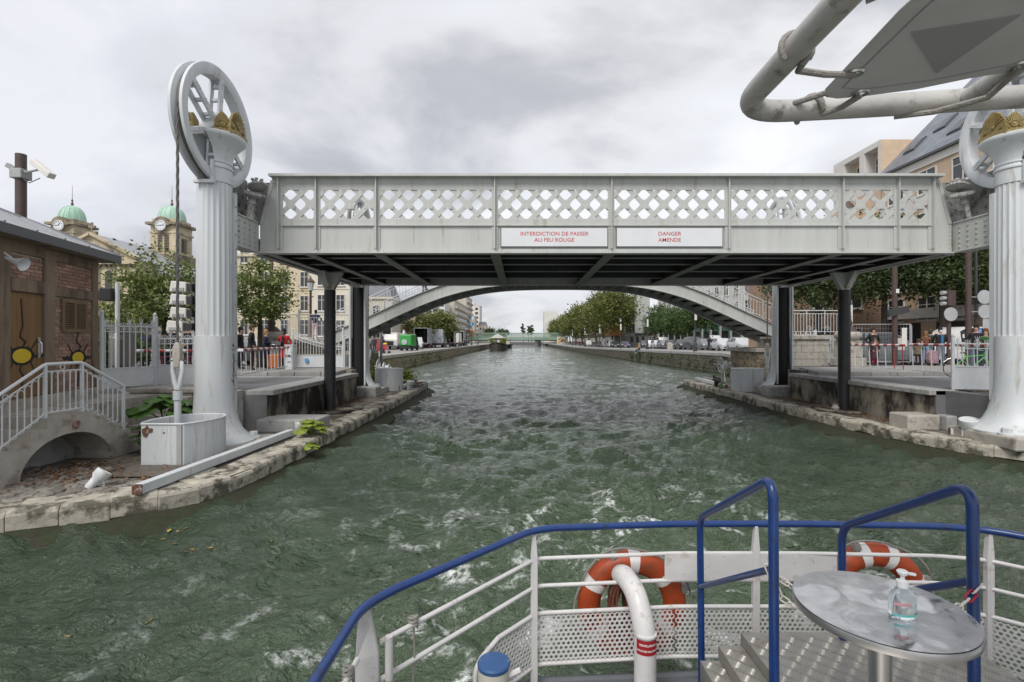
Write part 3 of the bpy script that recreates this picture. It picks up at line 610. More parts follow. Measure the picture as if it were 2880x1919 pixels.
def girder(y, sg, detail):
    """sg = outward direction along y"""
    g = MB().box(GX0+.02, GX1-.02, *sorted((y, y-sg*.02)), GZ0, LZ0+.02)
    # solid end plates with slanted ends
    for (xa, xb, sl) in ((GX0, STX[0], 1), (GX1, STX[-1], -1)):
        xt = xa+sl*.27
        g.prism([(xa, GZ0+.001), (xb, GZ0+.001), (xb, LZ1+.05), (xt, LZ1+.05), (xa, LZ0)], *sorted((y-sg*.021, y+sg*.002)), 'y')
    web = g.build('girder', GIRD, BR)
    yo = lambda d: y+sg*d
    def bx(name, x0, x1, d0, d1, z0, z1, m=GIRD):
        return MB().box(x0, x1, *sorted((yo(d0), yo(d1))), z0, z1).build(name, m, web)
    bx('top_chord', GX0+.32, GX1-.35, -.20, .22, LZ1+.10, LZ1+.165)
    bx('top_angle', GX0+.32, GX1-.35, -.03, .03, LZ1-.03, LZ1+.098)
    bx('bottom_chord', GX0, GX1, -.18, .10, GZ0-.035, GZ0-.002)
    bx('bottom_angle', GX0+.01, GX1-.01, .001, .018, GZ0, GZ0+.085)
    bx('lattice_base_plate', STX[0], STX[-1], .003, .022, LZ0-.03, LZ0+.13)
    bx('lattice_top_plate', STX[0], STX[-1], .003, .022, LZ1-.20, LZ1)
    bx('ledge', STX[0], STX[-1], .0225, .055, LZ0-.058, LZ0-.032)
    # lattice
    p = .51; zm = (LZ0+.13+LZ1-.20)/2; lo, hi = LZ0+.06, LZ1-.10; w = .125
    x0, x1 = STX[0]+.04, STX[-1]-.04; L = math.sqrt(2)*(hi-lo)
    mesh = {}
    for d in (1, -1):
        mb = MB(); mb.bar((-d*(hi-lo)/2, 0, -(hi-lo)/2), (d*(hi-lo)/2, 0, (hi-lo)/2), .012, w); mesh[d] = mb
        # bar() keeps width w in the wall plane
    ms = {}
    for d in (1, -1):
        mb = MB(); h = (hi-lo)/2; ww = w/2*math.sqrt(2)
        mb.prism([(-d*h-ww, -h), (-d*h+ww, -h), (d*h+ww, h), (d*h-ww, h)], -.006, .006, 'y'); ms[d] = mb.mesh('lattice_bar', GIRD)
    n = int((x1-x0)/p)+3; zc = (lo+hi)/2; sh = zm-zc
    for i in range(-2, n+1):
        xc = x0+.24+i*p
        for d in (1, -1):
            # bar centre such that crossings fall on the middle row
            X = xc+d*(-sh)
            if X-(hi-lo)/2-.09 < STX[0] or X+(hi-lo)/2+.09 > STX[-1]:
                h = (hi-lo)/2; ww = w/2*math.sqrt(2); pl_ = clipx([(X-d*h-ww, zc-h), (X-d*h+ww, zc-h), (X+d*h+ww, zc+h), (X+d*h-ww, zc+h)], STX[0], STX[-1])
                if len(pl_) > 2: yb = yo(.012 if d > 0 else -.006); MB().prism(pl_, yb-.006, yb+.006, 'y').build('lattice_bar', GIRD, web)
                continue
            inst(ms[d], 'lattice_bar', web, (X, yo(.012 if d > 0 else -.006), zc))
        if x0 < xc < x1:
            MBg = gus
            inst(MBg, 'gusset_plate', web, (xc, yo(.0235), zm))
    for xs in STX:
        mb = MB().box(xs-.085, xs+.085, *sorted((yo(.004), yo(.030))), GZ0+.087, LZ1-.03); mb.build('stiffener_plate', GIRD, web)
        MB().box(xs-.012, xs+.012, *sorted((yo(.030), yo(.135))), GZ0+.087, LZ1+.098).build('stiffener_fin', GIRD, web)
    if detail:
        mb = MB()
        for xs in STX:
            z = GZ0+.14
            while z < LZ1-.05:
                for s in (-.055, .055): rivet(mb, xs+s, yo(.030), z, 1, sg)
                z += .075
        x = GX0+.06
        while x < GX1-.05:
            rivet(mb, x, yo(.018), GZ0+.045, 1, sg); x += .09
        x = STX[0]+.1
        while x < STX[-1]-.05:
            rivet(mb, x, yo(.0), LZ0-.085, .8, sg); x += .10
        for i in range(n):
            xc = x0+.24+i*p
            if xc > x1: break
            for dx, dz in ((.06, .06), (-.06, .06), (.06, -.06), (-.06, -.06)): rivet(mb, xc+dx, yo(.0265), zm+dz, .9, sg)
            for xx, zz in ((xc+.255, LZ1-.06), (xc+.255, LZ1-.14), (xc+.17, LZ1-.14), (xc+.34, LZ1-.05), (xc+.2, LZ0+.02), (xc+.31, LZ0+.07)): rivet(mb, xx, yo(.022), zz, .9, sg)
        for (xa, dirx) in ((GX0, 1), (GX1, -1)):
            z = GZ0+.12
            while z < LZ0-.02: rivet(mb, xa+dirx*.06, yo(.002), z, 1.5, sg); z += .11
            for k in range(16): rivet(mb, xa+dirx*(.05+.27*k/16), yo(.002), LZ0+.05+1.0*k/16, 1.1, sg)
        mb.build('rivets', GIRD, web, kind='stuff')
        for (xa, dirx) in ((GX0, 1), (GX1, -1)):
            MB().prism([(xa+dirx*.005, LZ0+.0), (xa+dirx*.10, LZ0), (xa+dirx*.37, LZ1+.04), (xa+dirx*.28, LZ1+.04)], *sorted((yo(.0025), yo(.0215))), 'y').build('end_angle', GIRD, web)
    return web
gus = MB().box(-.122, .122, -.003, .003, -.118, .118).mesh('gusset_plate', GIRD)
WEB = girder(GY0, -1, True)
WEB2 = girder(GY1, 1, False)
# prohibition panels
for (xa, xb, lines, sz) in ((-.52, 2.27, ('INTERDICTION DE PASSER', 'AU FEU ROUGE'), .105), (2.47, 5.25, ('DANGER', 'AMENDE'), .105)):
    z0, z1 = 5.255, 5.775
    p = box('warning_panel', SIGNB, xa, xb, 12.955, 12.985, z0, z1, BR)
    box('panel_face', SIGNW, xa+.025, (xa+xb)/2-.001, 12.948, 12.953, z0+.025, z1-.025, p); box('panel_face', SIGNW, (xa+xb)/2+.001, xb-.025, 12.948, 12.953, z0+.025, z1-.025, p)
    for k, ln in enumerate(lines): text(ln, .14, REDT, p, ((xa+xb)/2, 12.944, (z0+z1)/2+.085-.16*k), bold=.0008, sx=1.06)
# deck
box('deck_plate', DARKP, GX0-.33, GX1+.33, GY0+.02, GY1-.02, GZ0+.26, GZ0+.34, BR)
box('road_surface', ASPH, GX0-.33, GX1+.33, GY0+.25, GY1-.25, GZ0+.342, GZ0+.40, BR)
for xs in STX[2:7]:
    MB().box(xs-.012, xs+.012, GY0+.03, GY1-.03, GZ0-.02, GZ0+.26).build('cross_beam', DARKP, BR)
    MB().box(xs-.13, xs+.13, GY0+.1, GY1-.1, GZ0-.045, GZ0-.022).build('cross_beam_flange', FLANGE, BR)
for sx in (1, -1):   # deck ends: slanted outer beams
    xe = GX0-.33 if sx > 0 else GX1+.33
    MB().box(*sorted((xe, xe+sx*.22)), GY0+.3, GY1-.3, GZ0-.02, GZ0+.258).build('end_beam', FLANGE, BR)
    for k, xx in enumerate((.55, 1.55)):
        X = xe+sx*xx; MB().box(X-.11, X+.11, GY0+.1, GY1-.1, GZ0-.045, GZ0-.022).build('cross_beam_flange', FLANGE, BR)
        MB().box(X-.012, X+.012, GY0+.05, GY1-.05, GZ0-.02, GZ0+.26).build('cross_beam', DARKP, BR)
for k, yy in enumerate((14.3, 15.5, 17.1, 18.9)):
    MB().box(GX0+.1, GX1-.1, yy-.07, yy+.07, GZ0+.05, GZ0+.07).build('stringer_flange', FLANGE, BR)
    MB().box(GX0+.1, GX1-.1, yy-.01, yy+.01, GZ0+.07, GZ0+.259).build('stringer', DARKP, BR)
# post sockets
for X in (-6.4, 10.87):
    MB().prism([(X-.44, GZ0-.02), (X+.44, GZ0-.02), (X+.13, GZ0-.62), (X-.13, GZ0-.62)], 16.7, 16.9, 'y').build('post_bracket', GIRD, BR)
    MB().prism([(16.2, GZ0-.021), (17.4, GZ0-.021), (16.92, GZ0-.55), (16.68, GZ0-.55)], X-.03, X+.03, 'x').build('bracket_rib', GIRD, BR)
    MB().lathe([(.06, -.16), (.06, .16)], (X, 16.8, GZ0-.5), 10, 'y').build('pivot_pin', GOLD, BR, smooth=True)
def gearwheel(c, r, th, m, parent, nt=26, tilt=(0, 0, 0)):
    mb = MB(); ring = []
    for k in range(nt*2):
        a = math.pi*k/nt; q = r*(1 if k % 2 else .93); ring.append((q*math.cos(a), q*math.sin(a)))
    mb.loft([[(x*.55, y*.55, -th*1.4) for x, y in ring], [(x, y, 0) for x, y in ring], [(x*.96, y*.96, th) for x, y in ring], [(x*.3, y*.3, th*1.5) for x, y in ring]])
    from mathutils import Euler
    mb.xf(Matrix.Translation(c) @ Euler(tilt).to_matrix().to_4x4()); return mb.build('bevel_gear', m, parent)
def corner(sx, near):
    """cable bracket, backing plate and gears at one deck corner"""
    X = GX0 if sx > 0 else GX1; y0 = GY0 if near else GY1; d = -1 if near else 1
    ye = y0+d*1.02
    root = BR
    a, b = sorted((X-sx*.04, X-sx*.34))
    bb = MB().box(a, b, *sorted((y0-d*.02, ye)), GZ0+.02, GZ0+.74).build('lifting_bracket', GIRD, root)
    MB().box(a-.03, b+.03, *sorted((y0+d*.03, ye+d*.02)), GZ0+.742, GZ0+.775).build('bracket_flange', GIRD, bb)
    MB().box(a-.03, b+.03, *sorted((y0+d*.03, ye+d*.02)), GZ0-.015, GZ0+.018).build('bracket_flange', GIRD, bb)
    if near:
        mb = MB()
        for r_i in range(5):
            for c_i in range(4):
                x_ = (b if sx > 0 else a)
                n = len(mb.v); rivet(mb, 0, 0, 0, 2.2, -1)
                for k in range(n, len(mb.v)):
                    q = mb.v[k]; mb.v[k] = Vector((x_+(-q.y if sx > 0 else q.y), y0-.14-.24*c_i+q.x-.05, GZ0+.1+.13*r_i+q.z))
        mb.build('bolts', GEAR, bb, kind='stuff')
    # backing plate
    xp = X-sx*.36
    q0, q1 = y0-d*.05, ye-d*.05
    pp = [(q0, GZ0+.775), (q1, GZ0+.775), (q1, LZ1-.1), (q1-d*.12, LZ1+.05), (q0, LZ1+.05)]
    MB().prism(pp, *sorted((xp, xp-sx*.02)), 'x').build('gear_plate', GRIMESHADE, bb)
    yc = y0+d*.32
    MB().prism([(X-sx*.72, GZ0+.76), (X+sx*.30, GZ0+.76), (X+sx*.42, LZ1+.06), (X-sx*.60, LZ1+.06), (X-sx*.70, LZ1-.04)], *sorted((y0-d*.22, y0-d*.25)), 'y').build('end_plate', GRIMESHADE, bb)
    gearwheel((X+sx*.02, yc, LZ1-.42), .27, .05, GEAR, bb, 24, (R(12*-d), R(14*sx), 0))
    gearwheel((X+sx*.10, yc+.02, LZ1-.19), .25, .04, GEAR, bb, 20, (R(170), R(-14*sx), 0))
    MB().tube([(X-sx*.02, yc, LZ1-.42), (X-sx*.14, yc-.04, GZ0+.8)], [.075, .05], 12).build('gear_shaft', GEAR, bb, smooth=True)
    MB().lathe([(.10, 0), (.10, .1), (.075, .12), (.075, .2)], (X-sx*.05, yc, LZ1-.66), 12).build('gear_collar', GEAR, bb, smooth=True)
    for k in range(5):
        a_ = k*1.256; MB().lathe([(.02, 0), (.02, .09), (.045, .10), (.045, .14), (0, .15)], (X+sx*.10+.11*math.cos(a_), yc+.11*math.sin(a_), LZ1-.16), 6).build('gear_nut', GEAR, bb)
for s in (1, -1):
    for nr in (True, False): corner(s, nr)
# small lattice fittings seen through the girder are real far-side pulleys (built below)
# ================================================================ hydraulic posts
for X, nm in ((-6.4, 'left'), (10.87, 'right')):
    t = thing('jack_post', f'black steel jack post under the {nm} end of the raised bridge', 'post', (X, 16.8, PZ))
    MB().lathe([(.185, PZ-.05), (.185, GZ0-.62), (.16, GZ0-.60), (.08, GZ0-.59), (.08, GZ0-.45)], (X, 16.8, 0), 28).build('shaft', BLACK, t, smooth=True)
    MB().lathe([(.9, PZ), (1.0, PZ+.02), (1.0, PZ+.06), (.9, PZ+.07), (.78, PZ+.07), (.76, PZ+.03), (.2, PZ+.03)], (X+.05, 16.8, 0), 40).build('base_ring', CONC, t, smooth=True)
    MB().lathe([(.09, PZ+.03), (.12, PZ+.1), (.07, PZ+.2), (.1, PZ+.22), (.0, PZ+.24)], (X-.42, 16.6, 0), 10).build('valve', CONCL, t, smooth=True)
# ================================================================ pulley columns
def half_lathe(mb, prof, c, side, gap, n=22):
    rings = []
    for r, z in prof:
        a = math.acos(min(1, gap/r)) if r > gap else 0.0
        rings.append([(c[0]+side*max(r, gap+.001)*math.cos(-a+2*a*k/n) if r > gap else c[0]+side*(gap+.001), c[1]+r*math.sin(-a+2*a*k/n), z) for k in range(n+1)])
    return mb.loft(rings)
def palmette(c, yaw, w, h, parent):
    M = Matrix.Translation(c) @ Matrix.Rotation(yaw, 4, 'Z')
    pts = [(-w/2, 0), (-w*.49, h*.3), (-w*.42, h*.55), (-w*.28, h*.8), (-w*.1, h*.95), (0, h), (w*.1, h*.95), (w*.28, h*.8), (w*.42, h*.55), (w*.49, h*.3), (w/2, 0)]
    o = MB().prism(pts, -.025, .03, 'y').xf(M).build('palmette', GOLD, parent)
    d = MB().prism([(-w/2-.01, -.0), (w/2+.01, 0), (w/2+.01, h*.16), (-w/2-.01, h*.16)], -.05, -.026, 'y')
    for k in range(9):
        a = R(20+k*17.5); d.bar((.07*math.cos(a), -.034, h*.40+.07*math.sin(a)), (w*.43*math.cos(a), -.034, h*.40+h*.5*math.sin(a)), .022, .02)
    for (x, z, r) in ((0, h*.40, .07), (-w*.3, h*.28, .045), (w*.3, h*.28, .045)):
        d.lathe([(r, -.03), (r*.9, -.055), (r*.55, -.045), (r*.4, -.06), (0, -.062)], (x, 0, z), 12, 'y')
    d.xf(M).build('relief', GOLD, o); return o
def column(X, Y, zb, near, label, open_dir=None, sgn=1):
    t = thing('pulley_column', label, 'column', (X, Y, zb))
    # flared base and smooth drum
    fl = [(.85, zb), (.85, zb+.03), (.79, zb+.07), (.675, zb+.16), (.58, zb+.28), (.50, zb+.46), (.445, zb+.68), (.418, zb+.9), (.408, zb+1.15)]
    if open_dir is None:
        MB().lathe(fl+[(.402, 2.86), (.400, 2.94)], (X, Y, 0), 48).build('drum', WHITE, t, smooth=True)
        MB().lathe([(.375, 2.941), (.37, 4.6), (.357, 6.45)], (X, Y, 0), 160, flute=(20, .020)).build('fluted_shaft', WHITE, t, smooth=False)
    else:  # far columns: open channel facing the deck, dark inside
        a0 = R(52); n = 40
        def ring(r, z, ri):
            out = [(X+r*math.sin(a0+(2*math.pi-2*a0)*k/n), Y-r*math.cos(a0+(2*math.pi-2*a0)*k/n), z) for k in range(n+1)]
            inn = [(X+ri*math.sin(a0+(2*math.pi-2*a0)*k/n), Y-ri*math.cos(a0+(2*math.pi-2*a0)*k/n), z) for k in range(n, -1, -1)]
            return out+inn
        MB().loft([ring(r, z, max(.27, r-.06)) for r, z in fl+[(.400, 2.94)]]).build('drum', WHITE, t, smooth=True)
        def fring(r, z):
            out = []
            for k in range(161):
                a = a0+(2*math.pi-2*a0)*k/160; q = r-.020*(.5+.5*math.cos(a*20))**.6; out.append((X+q*math.sin(a), Y-q*math.cos(a), z))
            return out+[(X+(r-.06)*math.sin(a0+(2*math.pi-2*a0)*k/160), Y-(r-.06)*math.cos(a0+(2*math.pi-2*a0)*k/160), z) for k in range(160, -1, -1)]
        MB().loft([fring(.375, 2.941), fring(.37, 4.6), fring(.357, 6.45)]).build('fluted_shaft', WHITE, t)
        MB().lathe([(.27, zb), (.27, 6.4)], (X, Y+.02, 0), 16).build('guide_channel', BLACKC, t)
        for s in (-1, 1): MB().box(X+s*.325-.035, X+s*.325+.035, Y-.32, Y-.23, zb+.15, 6.4).build('guide_rail', WHITE, t)
    fp_ = 1.0 if X < 0 else .86; box('foundation_plate', CONCL, X-fp_, X+fp_, Y-fp_, Y+fp_, min(zb, PZ)-.05, zb, t, bevel=.04)
    for a in (R(215), R(300), R(35), R(120)):
        bx, by = X+.80*math.cos(a), Y+.80*math.sin(a)
        MB().lathe([(.16, zb), (.16, zb+.04), (.12, zb+.05)], (bx, by, 0), 16).lathe([(.10, zb+.05), (.10, zb+.15), (.08, zb+.16)], (bx, by, 0), 6).build('anchor_nut', WHITE, t)
    # slotted head carrying the pulley
    gap = .18
    prof = [(.42, 6.451), (.42, 6.76), (.45, 6.78), (.45, 6.82), (.41, 6.84), (.40, 6.88), (.43, 6.90), (.43, 6.93), (.41, 6.94), (.43, 7.04), (.48, 7.16), (.56, 7.27), (.66, 7.37), (.73, 7.43), (.75, 7.46), (.75, 7.51), (.72, 7.53), (.3, 7.54)]
    for s in (-1, 1):
        h = half_lathe(MB(), [(r_*.87, z_) for r_, z_ in prof], (X, Y), s, gap).build('half_capital', WHITE, t, smooth=True)
        MB().box(*sorted((X+s*(gap+.02), X+s*(gap-.03))), Y-.41, Y-.345, 6.40, 6.9).build('slot_frame', WHITE, h)
        palmette((X+s*.52, Y, 7.525), R(90)*s, .66, .60, h)
        palmette((X+s*.38, Y-.34, 7.525), R(30)*s, .34, .46, h)
        palmette((X+s*.38, Y+.34, 7.525), R(180)-R(30)*s, .34, .46, h)
    MB().box(X-gap-.05, X+gap+.05, Y-.43, Y-.33, 6.37, 6.45).build('slot_sill', WHITE, t, bevel=.01)
    # pulley wheel
    wz = 7.77; w = MB()
    prof = [(1.345, -.15), (1.345, -.09), (1.235, -.045), (1.235, .045), (1.345, .09), (1.345, .15), (1.30, .165), (1.18, .15), (1.11, .12), (1.11, -.12), (1.18, -.15), (1.30, -.165), (1.345, -.15)]
    w.lathe(prof, (X, Y, wz), 72, 'x'); wh = w.build('pulley_wheel', WHITE, t, smooth=True)
    MB().lathe([(1.25, -.04), (1.265, 0), (1.25, .04), (1.235, 0), (1.25, -.04)], (X, Y, wz), 60, 'x').build('groove_cable', CABLE, wh, smooth=True)
    MB().lathe([(.06, -.30), (.12, -.29), (.14, -.18), (.24, -.17), (.24, .17), (.14, .18), (.12, .29), (.06, .30)], (X, Y, wz), 20, 'x').build('hub', WHITE, wh, smooth=True)
    for k in range(6):
        a = R(84+60*k); d = Vector((0, math.cos(a), math.sin(a))); q = Vector((0, -math.sin(a), math.cos(a)))
        for s in (-1, 1):
            A = Vector((X+s*.115, Y, wz))+d*.16; B = Vector((X+s*.115, Y, wz))+d*1.16
            MB().bar(A+q*.035, B+q*.035, .05, .13).build('spoke', WHITE, wh)
        for rr in (.32, .66, .98):
            mb = MB(); C = Vector((X, Y, wz))+d*rr
            mb.bar(C-Vector((.13, 0, 0)), C+Vector((.13, 0, 0)), .09, .06); mb.build('spoke_tie', WHITE, wh)
        mb = MB()
        for rr in (.3, .4, .62, .7, .94, 1.0, 1.06):
            for s in (-1, 1):
                c_ = Vector((X+s*.165, Y, wz))+d*rr+q*.035; mb.lathe([(.022, 0), (.018, s*.015), (0, s*.02)], c_, 6, 'x')
        mb.build('spoke_bolts', WHITE, wh)
    if near:
        z = zb+1.2; mb = MB()
        while z < 6.4: mb.lathe([(.025, 0), (.02, .03), (0, .035)], (X+sgn*.36, Y+.20, z), 6, 'x'); z += .33
        MB().box(*sorted((X+sgn*.22, X+sgn*.37)), Y+.14, Y+.27, zb+.7, 6.3).build('guide_rail', WHITE, t)
        mb.build('rail_bolts', GEAR, t, kind='stuff')
    return t
CX0, CX1, CYN, CYF = -7.08, 11.47, 11.58, 22.0
column(CX0, CYN, .5, True, 'nearest white fluted pulley column beside the white tank, left of the bridge', None, 1)
column(CX1, CYN, .74, True, 'white fluted pulley column cut by the right edge of the picture', None, -1)
column(CX0, CYF, .74, False, 'far left pulley column seen behind the left jack post, black channel open', 'd')
column(CX1, CYF, .80, False, 'far right pulley column seen past the bridge end, black channel open', 'd')
box('plinth_block', CONCG, CX0-1.15, CX0+1.1, CYF-1.3, CYF-.5, PZ-.02, .88, bevel=.03, label='grey concrete plinth block in front of the far left column', cat='block')
box('plinth_block', CONCG, CX1-1.1, CX1+1.15, CYF-1.3, CYF-.5, PZ-.02, .92, bevel=.03, label='grey concrete plinth block in front of the far right column', cat='block')
box('concrete_block', CONCG, -6.75, -5.2, 12.75, 13.7, PZ-.02, .82, bevel=.04, label='grey concrete block on the left platform beside the near column foot', cat='block')
box('concrete_block', CONCL, 10.15, 11.0, 13.1, 13.8, PZ-.02, .88, bevel=.04, label='pale concrete block on the right platform, split by a dark stain', cat='block')
box('concrete_block', CONCG, 11.05, 11.9, 12.95, 13.6, PZ-.02, .88, bevel=.04, label='darker concrete block against the right abutment beside the column foot', cat='block')
# ================================================================ counterweight cables and tanks
def counterweight(X, Y, zrod, zfloor, label):
    """cable from the wheel down to a forked rod"""
    yy = Y-1.25 if Y < 16 else Y+1.25
    t = thing('counterweight_cable', label, 'cable', (X, yy, zfloor))
    # twisted strands
    for k in range(3):
        pts = []; z = 7.77
        while z > zrod: pts.append((X+.016*math.cos(z*9+k*2.09), yy+.016*math.sin(z*9+k*2.09), z)); z -= .09
        MB().tube(pts, .0165, 5).build('strand', CABLE, t, smooth=True)
    cl = MB().loft([[(X+a*sx, yy+b*sy, z) for a, b in ((-1, -1), (1, -1), (1, 1), (-1, 1))] for sx, sy, z in ((.035, .05, zrod+.02), (.075, .06, zrod-.08), (.085, .06, zrod-.3), (.05, .05, zrod-.5))]).build('cable_socket', CONCL, t, bevel=.02)
    f = MB()
    for s in (-1, 1):
        f.tube([(X+s*.02, yy, zrod-.34), (X+s*.085, yy, zrod-.40), (X+s*.10, yy, zrod-.55), (X+s*.055, yy, zrod-.82), (X+s*.02, yy, zrod-.95)], [.035, .045, .045, .05, .045], 10)
    f.build('fork', WHITE, t, smooth=True)
    MB().lathe([(.085, zrod-.98), (.085, zrod-1.16), (.065, zrod-1.18), (.062, zfloor)], (X, yy, 0), 18).build('rod', WHITE, t, smooth=True)
    return t
counterweight(CX0, CYN, 2.78, .55, 'steel cable and white forked rod hanging into the near left tank')
counterweight(CX0, CYF, 2.78, .55, 'far left counterweight cable and rod behind the far left column')
counterweight(CX1, CYF, 2.70, .55, 'far right counterweight cable with white forked rod beside the far right column')
def tank(outline, z0, z1, label, rusty=True):
    cx = sum(p[0] for p in outline)/len(outline); cy = sum(p[1] for p in outline)/len(outline)
    t = thing('counterweight_tank', label, 'tank', (cx, cy, z0)); n = len(outline)
    inn = [(cx+(x-cx)*.955, cy+(y-cy)*.955) for x, y in outline]
    mb = MB(); V = [(x, y, z0) for x, y in outline]+[(x, y, z1) for x, y in outline]+[(x, y, z1) for x, y in inn]+[(x, y, z0) for x, y in inn]
    F = []
    for i in range(n):
        j = (i+1) % n
        F += [(i, j, n+j, n+i), (n+i, n+j, 2*n+j, 2*n+i), (2*n+i, 2*n+j, 3*n+j, 3*n+i)]
    mb.add(V, F).build('shell', WHITE, t, smooth=True)
    MB().tube([(x, y, z1+.0) for x, y in outline], .02, 8, close=True).build('rim', WHITE, t, smooth=True)
    return t
y0 = 9.34
out = [(-7.1, y0+.02), (-6.40, y0), (-6.30, y0+.03), (-6.16, y0+.28), (-6.08, y0+.52), (-6.05, y0+.78), (-6.10, y0+1.02), (-6.25, y0+1.22), (-6.5, y0+1.32), (-6.8, y0+1.3), (-7.05, y0+1.15), (-7.2, y0+.9), (-7.25, y0+.5), (-7.2, y0+.2)]
tk = tank(out, PZ-.01, 1.28, 'white rounded counterweight tank with a rust patch, before the near left column')
MB().prism([(-7.07, 1.19), (-7.0, 1.22), (-6.98, 1.26), (-6.95, 1.21), (-6.88, 1.2), (-6.87, 1.15), (-6.92, 1.12), (-6.95, 1.13), (-6.98, 1.05), (-7.04, 1.04), (-7.06, 1.1)], 9.335, 9.352, 'y').build('rust_patch', RUST, tk)
for (x, z, h) in ((-6.66, 1.12, .02),): MB().lathe([(.018, -.01), (.012, -.014), (0, -.014)], (x, 9.347, z), 7, 'y').build('rust_spot', RUST, tk)
MB().box(-6.42, -6.33, y0-.006, y0+.001, PZ+.01, 1.27).build('corner_strip', FLANGE, tk)
box('foot_plate', mat('chequer_steel', (.16, .14, .12), .6, metal=.4, var=.3, bump=.3, bscale=60), -7.15, -5.95, 8.55, 9.3, PZ+.012, PZ+.03, label='chequered steel plate in front of the near white tank', cat='plate')
tank([(-6.2+.65*math.cos(a), 23.6+.6*math.sin(a)) for a in [2*math.pi*i/16 for i in range(16)]], PZ, 1.5, 'white counterweight tank behind the far left column')
tank([(10.55+.7*math.cos(a), 23.3+.6*math.sin(a)) for a in [2*math.pi*i/16 for i in range(16)]], PZ, 1.52, 'white counterweight tank beside the far right column')
# ================================================================ fender beams, floodlights, winches on the platforms
def beam(a, b, w, label):
    t = thing('fender_beam', label, 'beam', a); MB().bar(a, b, w, w).build('box_section', WHITE, t, bevel=.012)
    d = (Vector(b)-Vector(a)).normalized(); MB().bar(Vector(a)-d*.02, Vector(a)-d*.001, w*1.02, w*1.02).build('end_cap', RUST, t)
beam((-5.78, 7.55, .60), (-5.60, 12.2, .60), .15, 'white steel fender beam with a rusty end, lying on the left kerb')
beam((-5.7, 23.3, .62), (-5.55, 27.0, .62), .16, 'white fender beam on the far end of the left platform')
beam((9.95, 24.2, .62), (10.2, 29.0, .62), .16, 'white fender beam on the far end of the right platform')
beam((10.6, 12.35, .60), (12.6, 11.3, .60), .15, 'white fender beam at the foot of the right column')
def flood(p, d, label, s=1, m=WHITE):
    t = thing('floodlight', label, 'floodlight', (p[0], p[1], p[2])); d = Vector(d).normalized()
    c = Vector(p)+Vector((0, 0, .19*s)); q = d.to_track_quat('Z', 'Y').to_matrix().to_4x4(); M = Matrix.Translation(c) @ q @ Matrix.Scale(s, 4)
    MB().lathe([(.07, -.24), (.085, -.22), (.095, -.08), (.10, -.02), (.15, .04), (.155, .18), (.14, .185), (.13, .16)], n=20).xf(M).build('housing', m, t, smooth=True)
    MB().lathe([(.13, .15), (0, .155)], n=20).xf(M).build('lens', HEADL, t)
    MB().tube([(c.x-.12*s, c.y, c.z), (c.x-.12*s, c.y+.02, p[2]+.02), (c.x+.12*s, c.y+.02, p[2]+.02), (c.x+.12*s, c.y, c.z)], .014*s, 6).build('yoke', m, t)
flood((-6.72, 7.95, PZ+.01), (.45, .5, .75), 'white floodlight lying on the cobbles before the white tank', .75)
flood((-5.42, 12.3, PZ+.02), (.15, -.1, 1), 'white floodlight at the far end of the near fender beam', .85)
flood((-5.25, 23.7, PZ+.02), (.2, -.1, 1), 'grey floodlight beside the plinth block of the far left column', 1.1)
flood((9.9, 25.2, PZ+.02), (0, -.5, .8), 'black floodlight on the far part of the right platform', 1.1, DKIRON)
flood((10.75, 12.0, PZ+.02), (-.2, -.2, 1), 'white floodlight at the foot of the right column', 1.2)
def winch(x, y, rz, label):
    t = thing('hand_winch', label, 'winch', (x, y, PZ)); z = PZ+.95
    w = MB().lathe([(.40, -.025), (.43, 0), (.40, .025), (.37, 0), (.40, -.025)], (x-.32, y, z), 32, 'x').build('hand_wheel', WHITE2, t, smooth=True)
    for k in range(6):
        a = R(60*k); pts = [(x-.32, y+r*math.cos(a+(r*1.6)), z+r*math.sin(a+r*1.6)) for r in (.05, .15, .27, .38)]
        MB().tube(pts, .018, 6).build('spoke', WHITE2, w)
    MB().tube([(x-.62, y+.3, z+.05), (x-.33, y+.3, z+.05)], .02, 6).build('crank_handle', WHITE2, w)
    MB().tube([(x-.36, y, z), (x+.35, y, z)], .035, 8).build('axle', WHITE2, t)
    MB().lathe([(.26, -.05), (.26, .0), (.12, .01), (.12, .2), (.2, .21), (.2, .24)], (x, y, z), 22, 'x').build('drum', WHITE2, t, smooth=True)
    for s in (-.18, .32):
        MB().tube([(x+s, y-.28, PZ), (x+s, y-.05, z), (x+s, y+.05, z), (x+s, y+.28, PZ)], .03, 6).build('frame_leg', WHITE2, t)
        MB().box(x+s-.04, x+s+.04, y-.2, y+.2, z-.1, z-.02).build('bearing', WHITE2, t)
    MB().box(x+.0, x+.34, y-.2, y+.2, z-.16, z-.10).build('tray', WHITE2, t)
winch(-6.95, 25.6, 0, 'white hand winch with spoked wheel on the left platform')
winch(11.6, 28.2, 0, 'white hand winch with spoked wheel on the right platform')
def bollard(x, y, z, h, r, label, m=RUST):
    t = thing('mooring_bollard', label, 'bollard', (x, y, z))
    MB().lathe([(r*1.3, z), (r*1.3, z+.03), (r*.8, z+.06), (r*.7, z+h*.7), (r*1.2, z+h*.8), (r*1.25, z+h*.95), (r*.9, z+h)], (x, y, 0), 14).build('post', m, t, smooth=True)
bollard(-5.45, 26.0, PZ, .32, .09, 'small rusty mooring bollard at the tip of the left platform')
bollard(11.3, 29.2, PZ, .30, .09, 'small rusty mooring bollard at the tip of the right platform')
cb = MB()
for k in range(3): cb.tube([(-5.6+.55*math.cos(a)*(1+.15*k), 25.2+1.0*math.sin(a)+.3*k, PZ+.04+.03*k) for a in [R(12*i) for i in range(31)]], .03, 6)
cb.build('coiled_hose', DKIRON, label='dark hose coiled on the far end of the left platform', cat='hose')
